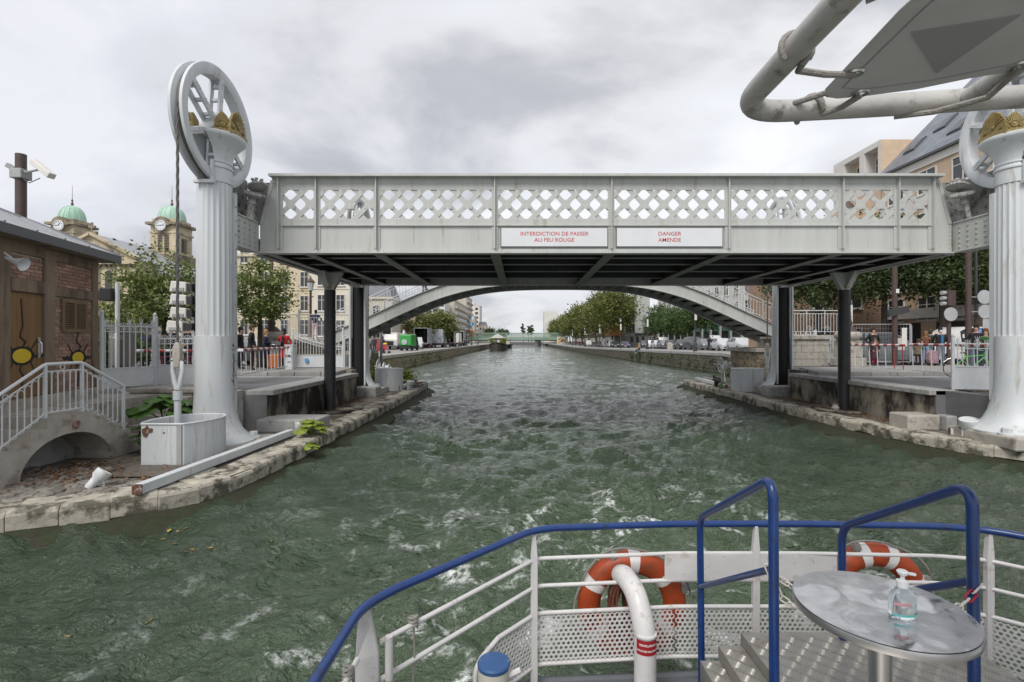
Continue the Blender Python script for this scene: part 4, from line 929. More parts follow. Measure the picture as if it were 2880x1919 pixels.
# ================================================================ LOCK HUT
HA = Vector((-10.05, 11.85)); ht = Vector((.233, -1)).normalized(); hn = Vector((-ht.y, ht.x)); hang = math.atan2(ht.y, ht.x)
def W(s, d, z): return Vector((HA.x+ht.x*s+hn.x*d, HA.y+ht.y*s+hn.y*d, z))
HUT = thing('brick_hut', 'half-timbered brick lock hut with spray-painted eyes and zinc roof', 'hut', (HA.x, HA.y, 1.5))
HM = Matrix.Translation((HA.x, HA.y, 0)) @ Matrix.Rotation(hang, 4, 'Z')      # local: x along wall toward viewer, y = outward
def hb(name, m, s0, s1, d0, d1, z0, z1, par=HUT, **k): return MB().box(s0, s1, d0, d1, z0, z1).xf(HM).build(name, m, par, **k)
hb('wall_backing', MORTAR, 0.02, 6, -3.5, -.022, 1.5, 4.72)
hb('plinth', CONCL, .0, 1.87, -.3, .07, 1.4, 1.74, bevel=.02); hb('plinth', CONCL, 2.72, 6, -.3, .05, 1.4, 1.74, bevel=.02)
for (s0, s1, z0, z1, d) in ((-.04, .19, 1.5, 4.70, .035), (1.50, 1.80, 1.74, 4.70, .045), (2.70, 2.95, 1.5, 4.70, .04)):
    hb('timber_post', TIMBER, s0, s1, -.05, d, z0, z1, bevel=.015)
for (s0, s1, z0, z1, d) in ((.191, 1.499, 3.77, 3.97, .03), (1.801, 2.699, 3.77, 4.02, .06), (.0, 4.2, 4.50, 4.71, .025), (2.951, 4.2, 3.77, 3.97, .03)):
    hb('timber_beam', TIMBER, s0, s1, -.05, d, z0, z1, bevel=.012)
# bricks
bk = MB().box(-.5, .5, -.05, .0, -.5, .5).mesh('brick', BRICK)
wallb = HUT
slots = []
for (s0, s1, z0, z1) in ((.20, 1.49, 1.76, 3.76), (.20, 1.49, 3.98, 4.49), (1.81, 2.69, 4.03, 4.49), (2.96, 4.1, 1.76, 3.76)):
    z = z0; row = 0
    while z+.06 < z1+.01:
        s = s0-(.11 if row % 2 else 0)
        while s < s1-.03:
            a, b = max(s, s0), min(s+.215, s1)
            zc = z+.031
            if b-a > .05 and not (.38 < (a+b)/2 < 1.28 and 2.98 < zc < 3.74 and s0 < .5 and z0 < 2): slots.append((a, b, zc))
            s += .225
        z += .073; row += 1
slots.sort(key=lambda q: q[0]); rest = MB()
for i, (a, b, zc) in enumerate(slots):
    if i < 300: inst(bk, 'brick', HUT, W((a+b)/2, random.uniform(-.006, .006), zc), rz=hang, scale=(b-a-.006, 1, .060))
    else: rest.box(a+.003, b-.003, -.03, random.uniform(-.006, .006), zc-.03, zc+.03)
rest.xf(HM).build('bricks', BRICK, HUT, kind='stuff')
# door
dr = hb('door', DOORW, 1.82, 2.68, -.05, -.01, 1.74, 3.76)
for k in range(5): hb('board', DOORW, 1.83+.168*k, 1.83+.168*k+.162, -.009, .004, 1.76, 3.75, dr)
MB().tube([tuple(W(1.93, .03, 2.55)), tuple(W(1.93, .06, 2.6)), tuple(W(1.93, .06, 2.78)), tuple(W(1.93, .03, 2.82))], .014, 6).build('handle', CHROME, dr)
MB().box(1.90, 1.97, .006, .02, 2.5, 2.9).xf(HM).build('handle_plate', CHROME, dr)
# louvred shutters
wn = hb('window', TIMBER, .40, 1.26, -.03, .012, 3.02, 3.74); wd_ = mat('ochre_shutter', (.17, .12, .06), .8, var=.3, streak=True)
for (a, b) in ((.40, .47), (.80, .86), (1.19, 1.26)): hb('frame_post', wd_, a, b, .0125, .04, 3.03, 3.73, wn)
for (a, b) in ((3.02, 3.10), (3.66, 3.74)): hb('frame_rail', wd_, .471, 1.189, .0125, .038, a, b, wn)
sl_ = MB().box(-.15, .15, -.014, .014, -.004, .004).mesh('slat', wd_)
for c in (.635, 1.025):
    for k in range(13): inst(sl_, 'slat', wn, W(c, .026, 3.12+.042*k), rot=(R(-35), 0, hang))
# roof
rf = MB().add([W(-.32, .34, 4.905), W(6, .34, 4.905), W(6, -2.4, 6.15), W(2.3, -2.4, 6.15), W(-.32, -4.0, 4.905)], [(0, 1, 2, 3), (0, 3, 4)])
rfo = rf.build('roof', ZINC, HUT)
for s in (.9, 1.7, 2.5, 3.3):
    MB().bar(W(s, .33, 4.925), W(s, max(-2.4, .33-1.03*(s+.3)), 4.925+.4545*min(2.73, 1.03*(s+.3))), .05, .035).build('standing_seam', ZINC, rfo)
MB().bar(W(-.31, .33, 4.92), W(2.3, -2.4, 6.165), .08, .05).build('hip_cap', ZINC, rfo)
hb('fascia', ZINCD, -.34, 6, .30, .36, 4.72, 4.90, rfo); hb('fascia', ZINCD, -.34, -.28, -4, .299, 4.72, 4.90, rfo)
hb('soffit', TIMBER, -.28, 6, -.02, .299, 4.725, 4.745, rfo)
# loudspeaker horn
hs = thing('loudspeaker', 'white horn loudspeaker under the hut eaves', 'loudspeaker', tuple(W(2.6, .2, 4.25)))
c = W(2.86, .22, 4.28); q = Vector((.9, .1, -.35)).normalized().to_track_quat('Z', 'Y').to_matrix().to_4x4()
MB().lathe([(.03, -.2), (.04, -.08), (.07, .02), (.12, .13), (.125, .14), (.11, .13), (.04, .0)], n=20).xf(Matrix.Translation(c) @ q).build('horn', SIGNW, hs, smooth=True)
MB().tube([c, W(2.86, .02, 4.45)], .02, 6).build('bracket', SIGNW, hs)
# spray-painted eyes (paint skin 2-4 mm proud of the wall)
def eye(par, s, z, a, b, d, seed):
    r = random.Random(seed)
    def ell(k, jit): return [(s+k*a*math.cos(t)*(1+r.uniform(-jit, jit)), z+k*b*math.sin(t)*(1+r.uniform(-jit, jit))) for t in [2*math.pi*i/28 for i in range(28)]]
    o = MB(); o.prism(ell(1.38, .06), d, d+.002, 'y'); o2 = MB(); o2.prism(ell(1, .02), d+.003, d+.005, 'y')
    def sq(pts, w):
        for p, q_ in zip(pts, pts[1:]):
            p = Vector((p[0], d+.001, p[1])); q_ = Vector((q_[0], d+.001, q_[1])); dd = (q_-p); nn = Vector((-dd.z, 0, dd.x)).normalized()*w/2; dd = dd.normalized()*w*.3
            o.add([p-nn-dd, q_-nn+dd, q_+nn+dd, p+nn-dd]+[v+Vector((0, .001, 0)) for v in (p-nn-dd, q_-nn+dd, q_+nn+dd, p+nn-dd)], [(0, 1, 2, 3), (7, 6, 5, 4), (0, 1, 5, 4), (1, 2, 6, 5), (2, 3, 7, 6), (3, 0, 4, 7)])
    sq([(s-.02, z+b*1.2), (s-.10, z+b*1.2+.1), (s+.05, z+b*1.2+.2), (s-.02, z+b+.45), (s+.02, z+b+.95)], .035)
    sq([(s+.0, z-b*1.2), (s+.06, z-b*1.2-.1), (s-.03, z-b*1.2-.22), (s+.01, z-b-.5)], .035)
    for sx in (-1, 1):
        sq([(s+sx*a*1.05, z+b*1.0), (s+sx*a*1.7, z+b*2.3)], .03); sq([(s+sx*a*1.0, z-b), (s+sx*a*1.35, z-b*2.2)], .03)
        sq([(s+sx*a*1.3, z), (s+sx*a*1.55, z-.04), (s+sx*a*1.8, z+.04), (s+sx*a*2.1, z-.03), (s+sx*a*2.5, z+.02)], .035)
    e1 = o.xf(HM).build('graffiti_outline', SPRAY, par); o2.xf(HM).build('graffiti_eye', YEL, par)
eye(HUT, .70, 2.46, .20, .125, .010, 4); eye(dr, 2.38, 2.55, .24, .135, .0075, 9)
# ================================================================ concrete stair with arch and iron railing
ST = thing('stair', 'concrete stair with an arch below and white iron railing at the hut door', 'stair', (-8.6, 9, PZ))
prof = [(7.25, PZ-.05)]
ys, z = 7.25, PZ+.0
st_y = [(7.25, .68), (7.52, .87), (7.80, 1.06), (8.08, 1.15), (8.37, 1.32), (8.67, 1.51)]
for (yy, zz) in st_y: prof += [(yy, prof[-1][1]), (yy, zz)]
prof += [(9.61, 1.51)]
for (yy, zz) in ((9.61, 1.37), (9.91, 1.19), (10.24, 1.0), (10.52, .83), (10.8, .66)): prof += [(yy, zz), (yy+.29, zz)]
prof += [(11.09, PZ-.05), (10.05, PZ-.05)]
prof += [(9.12+.93*math.cos(R(a)), PZ+.66*math.sin(R(a))) for a in range(0, 181, 12)]+[(8.19, PZ-.05)]
MB().prism(prof, -9.02, -8.2, 'x').build('flight', CONCL, ST)
MB().lathe([(.06, 0), (.085, .02), (.06, .04), (.04, .02), (.06, 0)], (-8.2, 9.22, 1.30), 14, 'x').build('ring', mat('dull_pink', (.30, .15, .12), .9), ST, smooth=True)
box('arch_back', CONCG, -9.04, -9.0, 8.0, 10.2, PZ-.05, 1.3, ST)
RX = -8.24
rail_pts = [(7.25, .68+.92), (8.67, 1.51+.92), (9.40, 1.51+.92), (10.38, .98+.92)]
base_pts = [(7.25, .68), (8.67, 1.51), (9.40, 1.51), (10.38, .98)]
RL = MB().tube(fillet([(RX, y, z) for y, z in rail_pts], .05), .028, 8).build('handrail', WHITE2, ST, smooth=True)
MB().tube([(RX, y, z-.13) for y, z in rail_pts], .014, 6).build('upper_rail', WHITE2, RL); MB().tube([(RX, y, z+.07) for y, z in base_pts], .014, 6).build('lower_rail', WHITE2, RL)
for (y, z) in ((8.67, 1.51), (9.40, 1.51), (10.38, .98), (7.25, .68)): MB().box(RX-.022, RX+.022, y-.022, y+.022, z-.02, z+.92).build('rail_post', WHITE2, RL)
bal = MB().tube([(0, 0, .0), (0, 0, 1)], .011, 6).mesh('baluster', WHITE2)
y = 7.35; sc = MB()
while y < 10.36:
    zt = float(np.interp(y, [p[0] for p in rail_pts], [p[1] for p in rail_pts]))-.13; zb = float(np.interp(y, [p[0] for p in base_pts], [p[1] for p in base_pts]))+.07
    inst(bal, 'baluster', RL, (RX, y, zb), scale=(1, 1, zt-zb))
    for (zz, sg) in ((zt, -1), (zb, 1)): sc.tube([(RX, y+.06+.06*math.cos(R(a)), zz+sg*.075-sg*.075*math.sin(R(a))) for a in range(0, 181, 30)], .008, 5)
    y += .12
sc.build('rail_scrolls', WHITE2, RL, kind='stuff')
for (y, z) in ((8.0, 1.93), (9.0, 2.365), (9.9, 2.1)):
    MB().tube([(RX, y+.045*math.cos(R(a)), z+.045*math.sin(R(a))) for a in range(0, 360, 30)], .008, 5, close=True).build('rail_ring', WHITE2, RL)
# ================================================================ iron fences
def fence(a, b, z0, zs, zr, ztop, label, posts=True, nb=10, curve=None, step=None):
    a = Vector((a[0], a[1], 0)); b = Vector((b[0], b[1], 0)); d = (b-a); L = d.length; t = d/L; ang = math.atan2(t.y, t.x)
    root = thing('iron_fence', label, 'fence', (a.x, a.y, z0)); M = Matrix.Translation((a.x, a.y, 0)) @ Matrix.Rotation(ang, 4, 'Z')
    zc = (lambda x: zr) if curve is None else curve
    MB().box(.03, L-.03, -.006, .006, z0+.02, zs).xf(M).build('solid_panel', WHITE2, root)
    MB().box(.0, L, -.02, .02, zs, zs+.03).xf(M).build('panel_rail', WHITE2, root)
    xs = [L*i/16 for i in range(17)]
    MB().tube([(x, 0, zc(x/L)) for x in xs], .018, 6).xf(M).build('top_rail', WHITE2, root); MB().tube([(x, 0, zc(x/L)-.13) for x in xs], .013, 6).xf(M).build('top_rail', WHITE2, root)
    if posts:
        for x in (0, L):
            MB().box(x-.03, x+.03, -.03, .03, z0, ztop).lathe([(.04, ztop), (.045, ztop+.03), (0, ztop+.09)], (x, 0, 0), 8).xf(M).build('post', WHITE2, root)
    orn = MB()
    for i in range(nb):
        x = L*(i+.5)/nb; zt = zc(x/L)
        p = M @ Vector((x, 0, zs+.03)); inst(bal, 'bar', root, p, scale=(1.25, 1.25, zt-zs-.03))
        for s in (-1, 1): orn.tube([(x+s*(.035+.03*math.cos(R(q))), 0, zt+.055+.03*math.sin(R(q))) for q in range(-120, 150, 30)], .008, 5); orn.tube([(x+s*(.03+.026*math.cos(R(q))), 0, zt-.065+.026*math.sin(R(q))) for q in range(-150, 180, 45)], .007, 4)
        if i % 2 == 0:
            for s in (-1, 0, 1): orn.tube([(x, 0, zt), (x+s*.02, 0, zt+.10), (x+s*.06, 0, zt+.21)], [.012, .012, .004], 5)
        else: orn.tube([(x, 0, zt), (x, 0, zt+.12)], [.012, .004], 5)
    orn.xf(M).build('scrollwork', WHITE2, root)
    return root
fence((-10.02, 11.97), (-9.72, 13.3), 1.66, 2.14, 3.19, 3.5, 'tall white iron fence panel with spear finials beside the brick hut', nb=9)
fence((-9.70, 13.32), (-7.6, 13.35), 1.66, 2.17, 2.88, 3.42, 'low white iron fence panel with scrolls behind the counterweight cable', nb=14)
fence((-9.85, 21.6), (-7.7, 21.7), 1.66, 2.19, 2.7, 3.3, 'white iron gate with a sagging top behind the left jack post', nb=18, curve=lambda t: 3.12-.55*min(1, t*1.25)**.75)
fence((-7.65, 21.72), (-7.5, 23.4), 1.66, 2.19, 2.7, 3.0, 'short white fence return beside the far left column', nb=8)
fence((15.75, 29.2), (15.80, 26.9), 1.66, 2.2, 3.12, 3.3, 'white iron fence behind the far right column', nb=10)
fence((15.82, 26.8), (16.1, 24.1), 1.66, 2.2, 3.0, 3.35, 'white iron gate with a sagging top left of the right jack post', nb=16, curve=lambda t: 2.72+.42*max(0, t)**1.8)
fence((11.75, 13.6), (12.9, 13.4), 1.50, 2.12, 2.75, 2.95, 'white iron fence stub against the right pulley column', nb=5)
sk = box('sticker', flat('blue_sticker', (.08, .30, .62)), -9.3, -9.15, 21.56, 21.575, 1.88, 2.06, label='small blue square sticker on the left gate panel', cat='sticker')
# red-white barriers
RW = mat('barrier_red', (.36, .05, .045), .6, var=.25, scale=7); BW = mat('barrier_white', (.60, .60, .59), .6, var=.15, scale=7)
def barrier(a, b, z1, zb, label, nstripe=8, skirt=True, red=()):
    a = Vector((*a, z1)); b = Vector((*b, z1)); d = b-a; L = d.length; t = d/L
    root = thing('barrier_arm', label, 'barrier', (a.x, a.y, zb))
    for i in range(nstripe*2):
        p, q = a+d*(i/(nstripe*2)), a+d*((i+1)/(nstripe*2))
        MB().tube([p, q], .045 if i % 2 else .0455, 10).build('red_band' if i % 2 else 'white_band', RW if i % 2 else BW, root, smooth=True)
    if skirt:
        n = max(4, int(L/.42))
        for i in range(n+1):
            p = a+d*(.03+.94*i/n); MB().bar((p.x, p.y, z1-.03), (p.x+t.x*.05, p.y+t.y*.05, zb), .022).build('hanging_bar', RW if i in red else BW, root)
        MB().bar((a.x+d.x*.03, a.y+d.y*.03, zb), (b.x-d.x*.03, b.y-d.y*.03, zb), .03).build('bottom_bar', BW, root)
barrier((-8.5, 15.1), (-9.33, 20.1), 2.55, 1.80, 'red and white lowered barrier across the road on the left bank', 9)
barrier((-8.3, 15.0), (-11.7, 15.0), 2.53, 1.80, 'red and white barrier seen through the iron fence by the hut', 8, skirt=False)
barrier((13.8, 21.2), (13.85, 18.05), 2.66, 1.78, 'farther red and white barrier arm on the right bank, one red bar', 8, red=(7, 6))
barrier((13.85, 17.8), (13.85, 14.4), 2.69, 1.78, 'nearer red and white barrier arm on the right bank, before the masked man', 8)
# electrical cabinet, barrier motors
def cabinet(x0, x1, y0, y1, z0, z1, m, label, cat='cabinet'):
    t = thing('cabinet', label, cat, ((x0+x1)/2, y0, z0)); box('body', m, x0, x1, y0, y1, z0, z1, t, bevel=.015)
    box('door', m, x0+.04, x1-.04, y0-.012, y0-.001, z0+.08, z1-.06, t)
    box('cap', m, x0-.03, x1+.03, y0-.03, y1+.03, z1, z1+.04, t, bevel=.01)
    for k in range(2): box('vent_slot', BLACK, x0+.08, x1-.08, y0-.02, y0-.013, z0+.3+.25*k, z0+.33+.25*k, t)
cabinet(-11.62, -11.15, 14.1, 14.5, 1.55, 3.16, mat('grey_cabinet', (.19, .18, .165), .6, var=.25), 'tall grey electrical cabinet behind the iron fence by the hut')
cabinet(-9.55, -9.25, 20.3, 20.6, SZ, 2.62, WHITE2, 'white barrier motor housing beside the left gate')
# ================================================================ signal posts on the left
t = thing('boat_signal', 'white post carrying a black boat signal behind the brick hut', 'signal', (-11.3, 14.0, 1.5))
MB().tube([(-11.28, 14, 1.5), (-11.28, 14, 4.45)], .055, 12).build('pole', WHITE2, t, smooth=True)
box('signal_head', BLACK, -11.68, -11.34, 13.85, 14.2, 3.95, 4.30, t, bevel=.02); MB().lathe([(.12, 0), (.13, .25)], (-11.9, 14, 4.12), 12, 'x').build('visor', BLACK, t)
t = thing('street_sign_post', 'dark post with four white canted sign boxes behind the hanging cable', 'sign', (-9.45, 14.6, 1.5))
MB().tube([(-9.47, 14.6, 1.5), (-9.47, 14.6, 4.65)], .05, 10).build('pole', DKIRON, t, smooth=True)
for k, zz in enumerate((4.42, 4.05, 3.67, 3.28)):
    x0 = -10.12-(.10 if k == 3 else 0)
    b_ = MB().prism([(x0, zz-.17), (x0+.05, zz+.14), (x0+.48, zz+.10), (x0+.48, zz-.18)], 14.4, 14.62, 'y').build('sign_box', TILEW, t, bevel=.02)
    box('sign_bracket', DKIRON, x0+.481, -9.5, 14.45, 14.6, zz-.15, zz+.06, t)
    box('sign_grille', FLANGE, x0+.10, x0+.43, 14.38, 14.399, zz-.15, zz-.06, b_)
t = thing('camera_pole', 'brown steel pole with a white security camera behind the hut roof', 'camera pole', (-14.0, 14.0, 1.5))
MB().tube([(-13.98, 14, 1.5), (-13.98, 14, 8.05)], .125, 14).build('pole', BROWNI, t, smooth=True)
MB().bar((-13.62, 14, 7.85), (-13.02, 13.9, 7.40), .20, .16).build('camera_housing', TILEW, t, bevel=.02)
MB().tube([(-13.95, 13.95, 7.55), (-13.7, 13.9, 7.52), (-13.45, 13.95, 7.60)], .03, 6).build('camera_arm', FLANGE, t)
MB().box(-14.15, -13.82, 13.83, 14.17, 7.35, 7.62).build('clamp', FLANGE, t, bevel=.02)
MB().tube([(-13.9, 13.9, 7.4), (-13.6, 13.85, 7.2), (-13.35, 13.9, 7.35)], .012, 5).build('wire', BLACK, t)
MB().bar((-14.35, 14, 7.75), (-14.15, 14, 7.62), .12, .12).build('junction_box', FLANGE, t)
# ================================================================ FOOTBRIDGE
FB = thing('footbridge', 'grey arched steel footbridge with stairs behind the lift bridge', 'footbridge', (1.75, 26.5, 1.6))
_fd = np.array([0, 1.5, 3, 4.2, 5.15, 5.9, 6.87, 8.0, 9.0, 10.0, 11.0, 12.2]); _fv = np.array([5.70, 5.68, 5.60, 5.47, 5.27, 5.05, 4.69, 4.20, 3.75, 3.30, 2.85, 2.32])
_fc = np.polyfit(np.r_[-_fd[::-1], _fd], np.r_[_fv[::-1], _fv], 8)
def fz_bot(x): return float(np.polyval(_fc, x-2.1))
def fz_top(x):
    d = abs(x-2.1); return fz_bot(x)+.56+.05*min(1, d/8)
xs = [1.75+11.8*(i/40-1)*1 for i in range(81)]
xs = [-9.9+23.3*i/80 for i in range(81)]
def fgird(y, name):
    g = MB().loft([[(x, y-.03, fz_bot(x)), (x, y+.03, fz_bot(x)), (x, y+.03, fz_top(x)), (x, y-.03, fz_top(x))] for x in xs]).build(name, GIRD, FB)
    MB().loft([[(x, y-.16, fz_bot(x)-.03), (x, y+.16, fz_bot(x)-.03), (x, y+.16, fz_bot(x)-.002), (x, y-.16, fz_bot(x)-.002)] for x in xs]).build('bottom_flange', GIRD, g)
    MB().loft([[(x, y-.13, fz_top(x)+.002), (x, y+.13, fz_top(x)+.002), (x, y+.13, fz_top(x)+.03), (x, y-.13, fz_top(x)+.03)] for x in xs]).build('top_flange', GIRD, g)
    return g
g1 = fgird(25.2, 'near_girder'); g2 = fgird(28.0, 'far_girder')
mbr = MB()
for x in xs[2:-2]:
    for q in (0.06, .13): rivet(mbr, x, 25.165, fz_top(x)-q, 1.3, -1)
    rivet(mbr, x+.14, 25.165, fz_bot(x)+.08, 1.3, -1)
mbr.build('rivets', GIRD, g1, kind='stuff')
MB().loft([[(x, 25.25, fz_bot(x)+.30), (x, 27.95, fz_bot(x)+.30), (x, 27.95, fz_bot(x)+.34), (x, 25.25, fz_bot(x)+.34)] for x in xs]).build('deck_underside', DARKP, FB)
for i in range(3, 79, 2):
    x = xs[i]; s = MB().obox((x, 26.6, fz_bot(x)+.14), .08, 2.7, .20); s.build('stair_bearer', FLANGE, FB)
def balustrade(x0, x1, y, par, zf=fz_top, hgt=1.0, n_per=.155):
    xx = [x0+(x1-x0)*i/24 for i in range(25)]; o = MB()
    for h in (hgt, .16, hgt-.16): o.tube([(x, y, zf(x)+h) for x in xx], .022 if h == hgt else .013, 6)
    rl = o.build('balustrade', WHITE2, par); arcs = MB(); x = x0+.1; k = 0
    while x < x1:
        inst(bal, 'baluster', rl, (x, y, zf(x)+(.02 if k % 6 == 0 else .16)), scale=(1.7 if k % 6 == 0 else 1.1,)*2+(hgt-.32 if k % 6 else hgt,))
        if k % 2 == 0:
            zz = zf(x+n_per/2); arcs.tube([(x+n_per/2+n_per*.5*math.cos(R(a)), y, zz+hgt-.24+.08*math.sin(R(a))) for a in range(0, 181, 30)], .010, 4)
            arcs.tube([(x+n_per/2+n_per*.5*math.cos(R(a)), y, zz+.24-.08*math.sin(R(a))) for a in range(0, 181, 30)], .010, 4)
        if k % 6 == 0: arcs.tube([(x+.13+.09*math.cos(R(a)), y, zf(x+.13)+.36+.09*math.sin(R(a))) for a in range(0, 360, 40)], .009, 4, close=True)
        x += n_per; k += 1
    arcs.build('arch_ironwork', WHITE2, rl, kind='stuff')
balustrade(-9.6, -2.2, 25.2, FB); balustrade(5.6, 13.1, 25.2, FB); balustrade(-9.6, -2.2, 28.0, FB); balustrade(5.6, 13.1, 28.0, FB)
# landings with stone piers
def pier(x0, x1, y0, y1, zt, label, m):
    t = thing('stone_pier', label, 'pier', ((x0+x1)/2, (y0+y1)/2, 0)); z = -.3; row = 0
    box('core', m, x0+.05, x1-.05, y0+.05, y1-.05, -.5, zt-.22, t)
    while z < zt-.3:
        h = .36; x = x0-(.3 if row % 2 else 0)
        while x < x1:
            a, b = max(x, x0), min(x+.62, x1)
            if b-a > .08: box('stone_block', m, a+.006, b-.006, y0, y0+.05, z+.006, min(z+h, zt-.22)-.006, t, bevel=.012)
            x += .62
        yq = y0+.05
        while yq < y1 and z > .2:
            for xx0, xx1 in ((x0, x0+.05), (x1-.05, x1)): box('stone_block', m, xx0, xx1, yq+.006, min(yq+.62, y1)-.006, z+.006, min(z+h, zt-.22)-.006, t)
            yq += .62
        z += h; row += 1
    box('coping', CONCL, x0-.1, x1+.1, y0-.1, y1+.1, zt-.22, zt, t, bevel=.03); return t
pl = pier(-13.0, -9.2, 25.8, 28.8, 2.9, 'stone landing block of the footbridge stair on the left bank', STONEL)
pr = pier(13.6, 17.2, 25.9, 28.8, 3.1, 'stone landing block of the footbridge stair on the right bank', CONCL)
pier(12.0, 13.55, 25.4, 28.6, 2.45, 'yellowish stone pier under the right end of the footbridge', STONEL)
pier(-9.15, -8.2, 25.4, 28.4, 2.3, 'brown stone pier under the left end of the footbridge', STONEL)
for (x0, x1, par, z) in ((-12.9, -9.4, pl, 2.9), (13.7, 17.0, pr, 3.1)): balustrade(x0, x1, 25.75, par, zf=lambda x, z=z: z+.02, hgt=1.25)
for (xx, z, par) in ((-11.35, 2.9, pl), (16.95, 3.1, pr)): MB().box(xx-.05, xx+.05, 25.6, 25.7, z, z+1.55).build('white_post', TILEW, par)
MB().tube([(16.9, 26.5, 2.9), (17.0, 26.5, 4.4)], .06, 8).build('post', WHITE2, pr)
# ================================================================ THE TOUR BOAT WE STAND ON
BT = thing('tour_boat', 'stern of a tour boat with blue-topped white railings, steps and handrails', 'boat', (1.5, 1.2, 0))
DZ = EYE-2.2
HULL = flat('hull_paint', (.10, .11, .12), .6)
plan = [(-.78, -3), (-.78, 2.27), (.06, 3.22), (1.4, 3.30), (2.95, 3.22), (3.75, 2.3), (3.75, -3)]
MB().prism(plan, -.3, DZ, 'z').build('hull', HULL, BT)
MB().tube([(x, y, DZ-.01) for x, y in plan[1:6]], .035, 8).build('rubbing_strake', HULL, BT)
def rail(drop, pts, r, m, name='rail', rad=.06):
    return MB().tube(fillet([(x, y, EYE-drop) for x, y in pts], rad, 6), r, 12).build(name, m, BT, smooth=True)
TR = [(-.74, -.5), (-.72, 1.6), (-.71, 2.21), (-.62, 2.37), (.10, 3.16), (1.0, 3.24), (1.8, 3.24), (2.66, 3.20), (2.92, 3.14), (3.1, 2.98), (3.7, 2.3), (3.72, 0)]
top = rail(1.19, TR, .0215, BLUEP, 'top_rail', .16)
TRL = TR[4:10]
for dp in (1.38, 1.553):
    rail(dp, [(-.64, 2.29)]+TRL+[(3.7, 2.3)], .0125, WRAIL); rail(dp, [(-.71, 1.0), (-.705, 2.16)], .0125, WRAIL)
rail(1.726, [(-.13, 2.90)]+TRL+[(3.7, 2.3)], .0135, WRAIL); rail(2.047, [(-.16, 2.87)]+TRL+[(3.7, 2.3)], .0135, WRAIL)
MB().tube(fillet([(-.16, 2.87, EYE-2.05), (-.25, 2.77, EYE-2.0), (-.25, 2.77, EYE-1.80), (-.13, 2.90, EYE-1.726)], .07, 6), .0135, 8).build('panel_end_tube', WRAIL, BT, smooth=True)
for (x, y) in ((.085, 3.13), (1.52, 3.235), (2.93, 3.13)):
    MB().loft([[(x-w, y-.018, z), (x+w, y-.018, z), (x+w, y+.018, z), (x-w, y+.018, z)] for w, z in ((.022, DZ), (.022, EYE-1.35), (.010, EYE-1.2))]).build('stanchion', WRAIL, BT, bevel=.004)
# hinged gate stanchion at the left quarter
MB().loft([[(x0, 2.22+y, z) for x0, y in ((-.73+a, -.012), (-.645-b, .045), (-.645-b, .07), (-.73+a, .012))] for a, b, z in ((0, 0, DZ), (0, 0, EYE-1.42), (.008, .03, EYE-1.28), (.02, .05, EYE-1.20))]).build('gate_stanchion', WRAIL, BT, bevel=.004)
MB().tube([(-.605, 2.30, EYE-1.56), (-.605, 2.30, EYE-1.36)], .018, 10).build('hinge_barrel', WRAIL, BT, smooth=True); MB().tube([(-.605, 2.30, EYE-1.57), (-.605, 2.30, EYE-1.70)], .018, 10).build('hinge_barrel', WRAIL, BT, smooth=True)
def perf(a, b, z0, z1, pitch=.0315, hr=.0112):
    a = Vector(a); b = Vector(b); L = (b-a).length; t = (b-a)/L; mb = MB(); R_ = pitch/math.sqrt(3); rows = int((z1-z0)/(R_*1.5)); x_n = int(L/pitch)
    for j in range(rows):
        for i in range(x_n):
            cx = (i+.5+(.5 if j % 2 else 0))*pitch; cz = z0+(j+.6)*R_*1.5
            if cx > L-pitch*.3: continue
            n = len(mb.v)
            for q, rot in ((R_, 90), (hr, 90)):
                for k in range(6):
                    an = R(rot+60*k); p = a+t*(cx+q*math.cos(an)); mb.v.append(Vector((p.x, p.y, cz+q*math.sin(an))))
            for k in range(6): mb.f.append((n+k, n+(k+1) % 6, n+6+(k+1) % 6, n+6+k))
    me = bpy.data.meshes.new('perforated_panel'); me.from_pydata([tuple(p-wpos(BT)) for p in mb.v], [], mb.f); me.materials.append(WRAIL)
    bm = bmesh.new(); bm.from_mesh(me); bmesh.ops.remove_doubles(bm, verts=bm.verts, dist=.0004); bmesh.ops.recalc_face_normals(bm, faces=bm.faces); bm.to_mesh(me); bm.free()
    o = bpy.data.objects.new('perforated_panel', me); COL.objects.link(o); o.parent = BT
    s = o.modifiers.new('solidify', 'SOLIDIFY'); s.thickness = .003; return o
for (a, b) in (((-.20, 2.83), (.09, 3.14)), ((.10, 3.155), (1.0, 3.235)), ((1.0, 3.235), (1.52, 3.24)), ((1.52, 3.24), (2.66, 3.195)), ((2.66, 3.195), (2.92, 3.135)), ((2.93, 3.12), (3.65, 2.36))):
    perf(a, b, EYE-2.045, EYE-1.735)
# white name boards between the rails (blank side)
for (x0, x1) in ((.93, 1.51), (1.53, 2.04)): MB().box(x0, x1, 3.225, 3.232, EYE-1.55, EYE-1.385).build('white_board', WRAIL, BT)
# stair handrails
for (x, yf, yn, zf, zn) in ((1.02, 2.9, 1.98, 1.03, .545), (1.70, 2.68, 1.86, 1.0, .535)):
    p = fillet([(x+.03, yf, EYE-2.0), (x+.02, yf, EYE-zf), (x-.02, yn, EYE-zn), (x-.02, yn-.01, EYE-1.62)], .10, 8)
    h = MB().tube(p, .0195, 14).build('stair_handrail', BLUEP, BT, smooth=True)
    MB().tube([(x+.02, yf, EYE-zf-.40), (x-.02, yn, EYE-zn-.36)], .015, 10).build('brace', BLUEP, h, smooth=True)
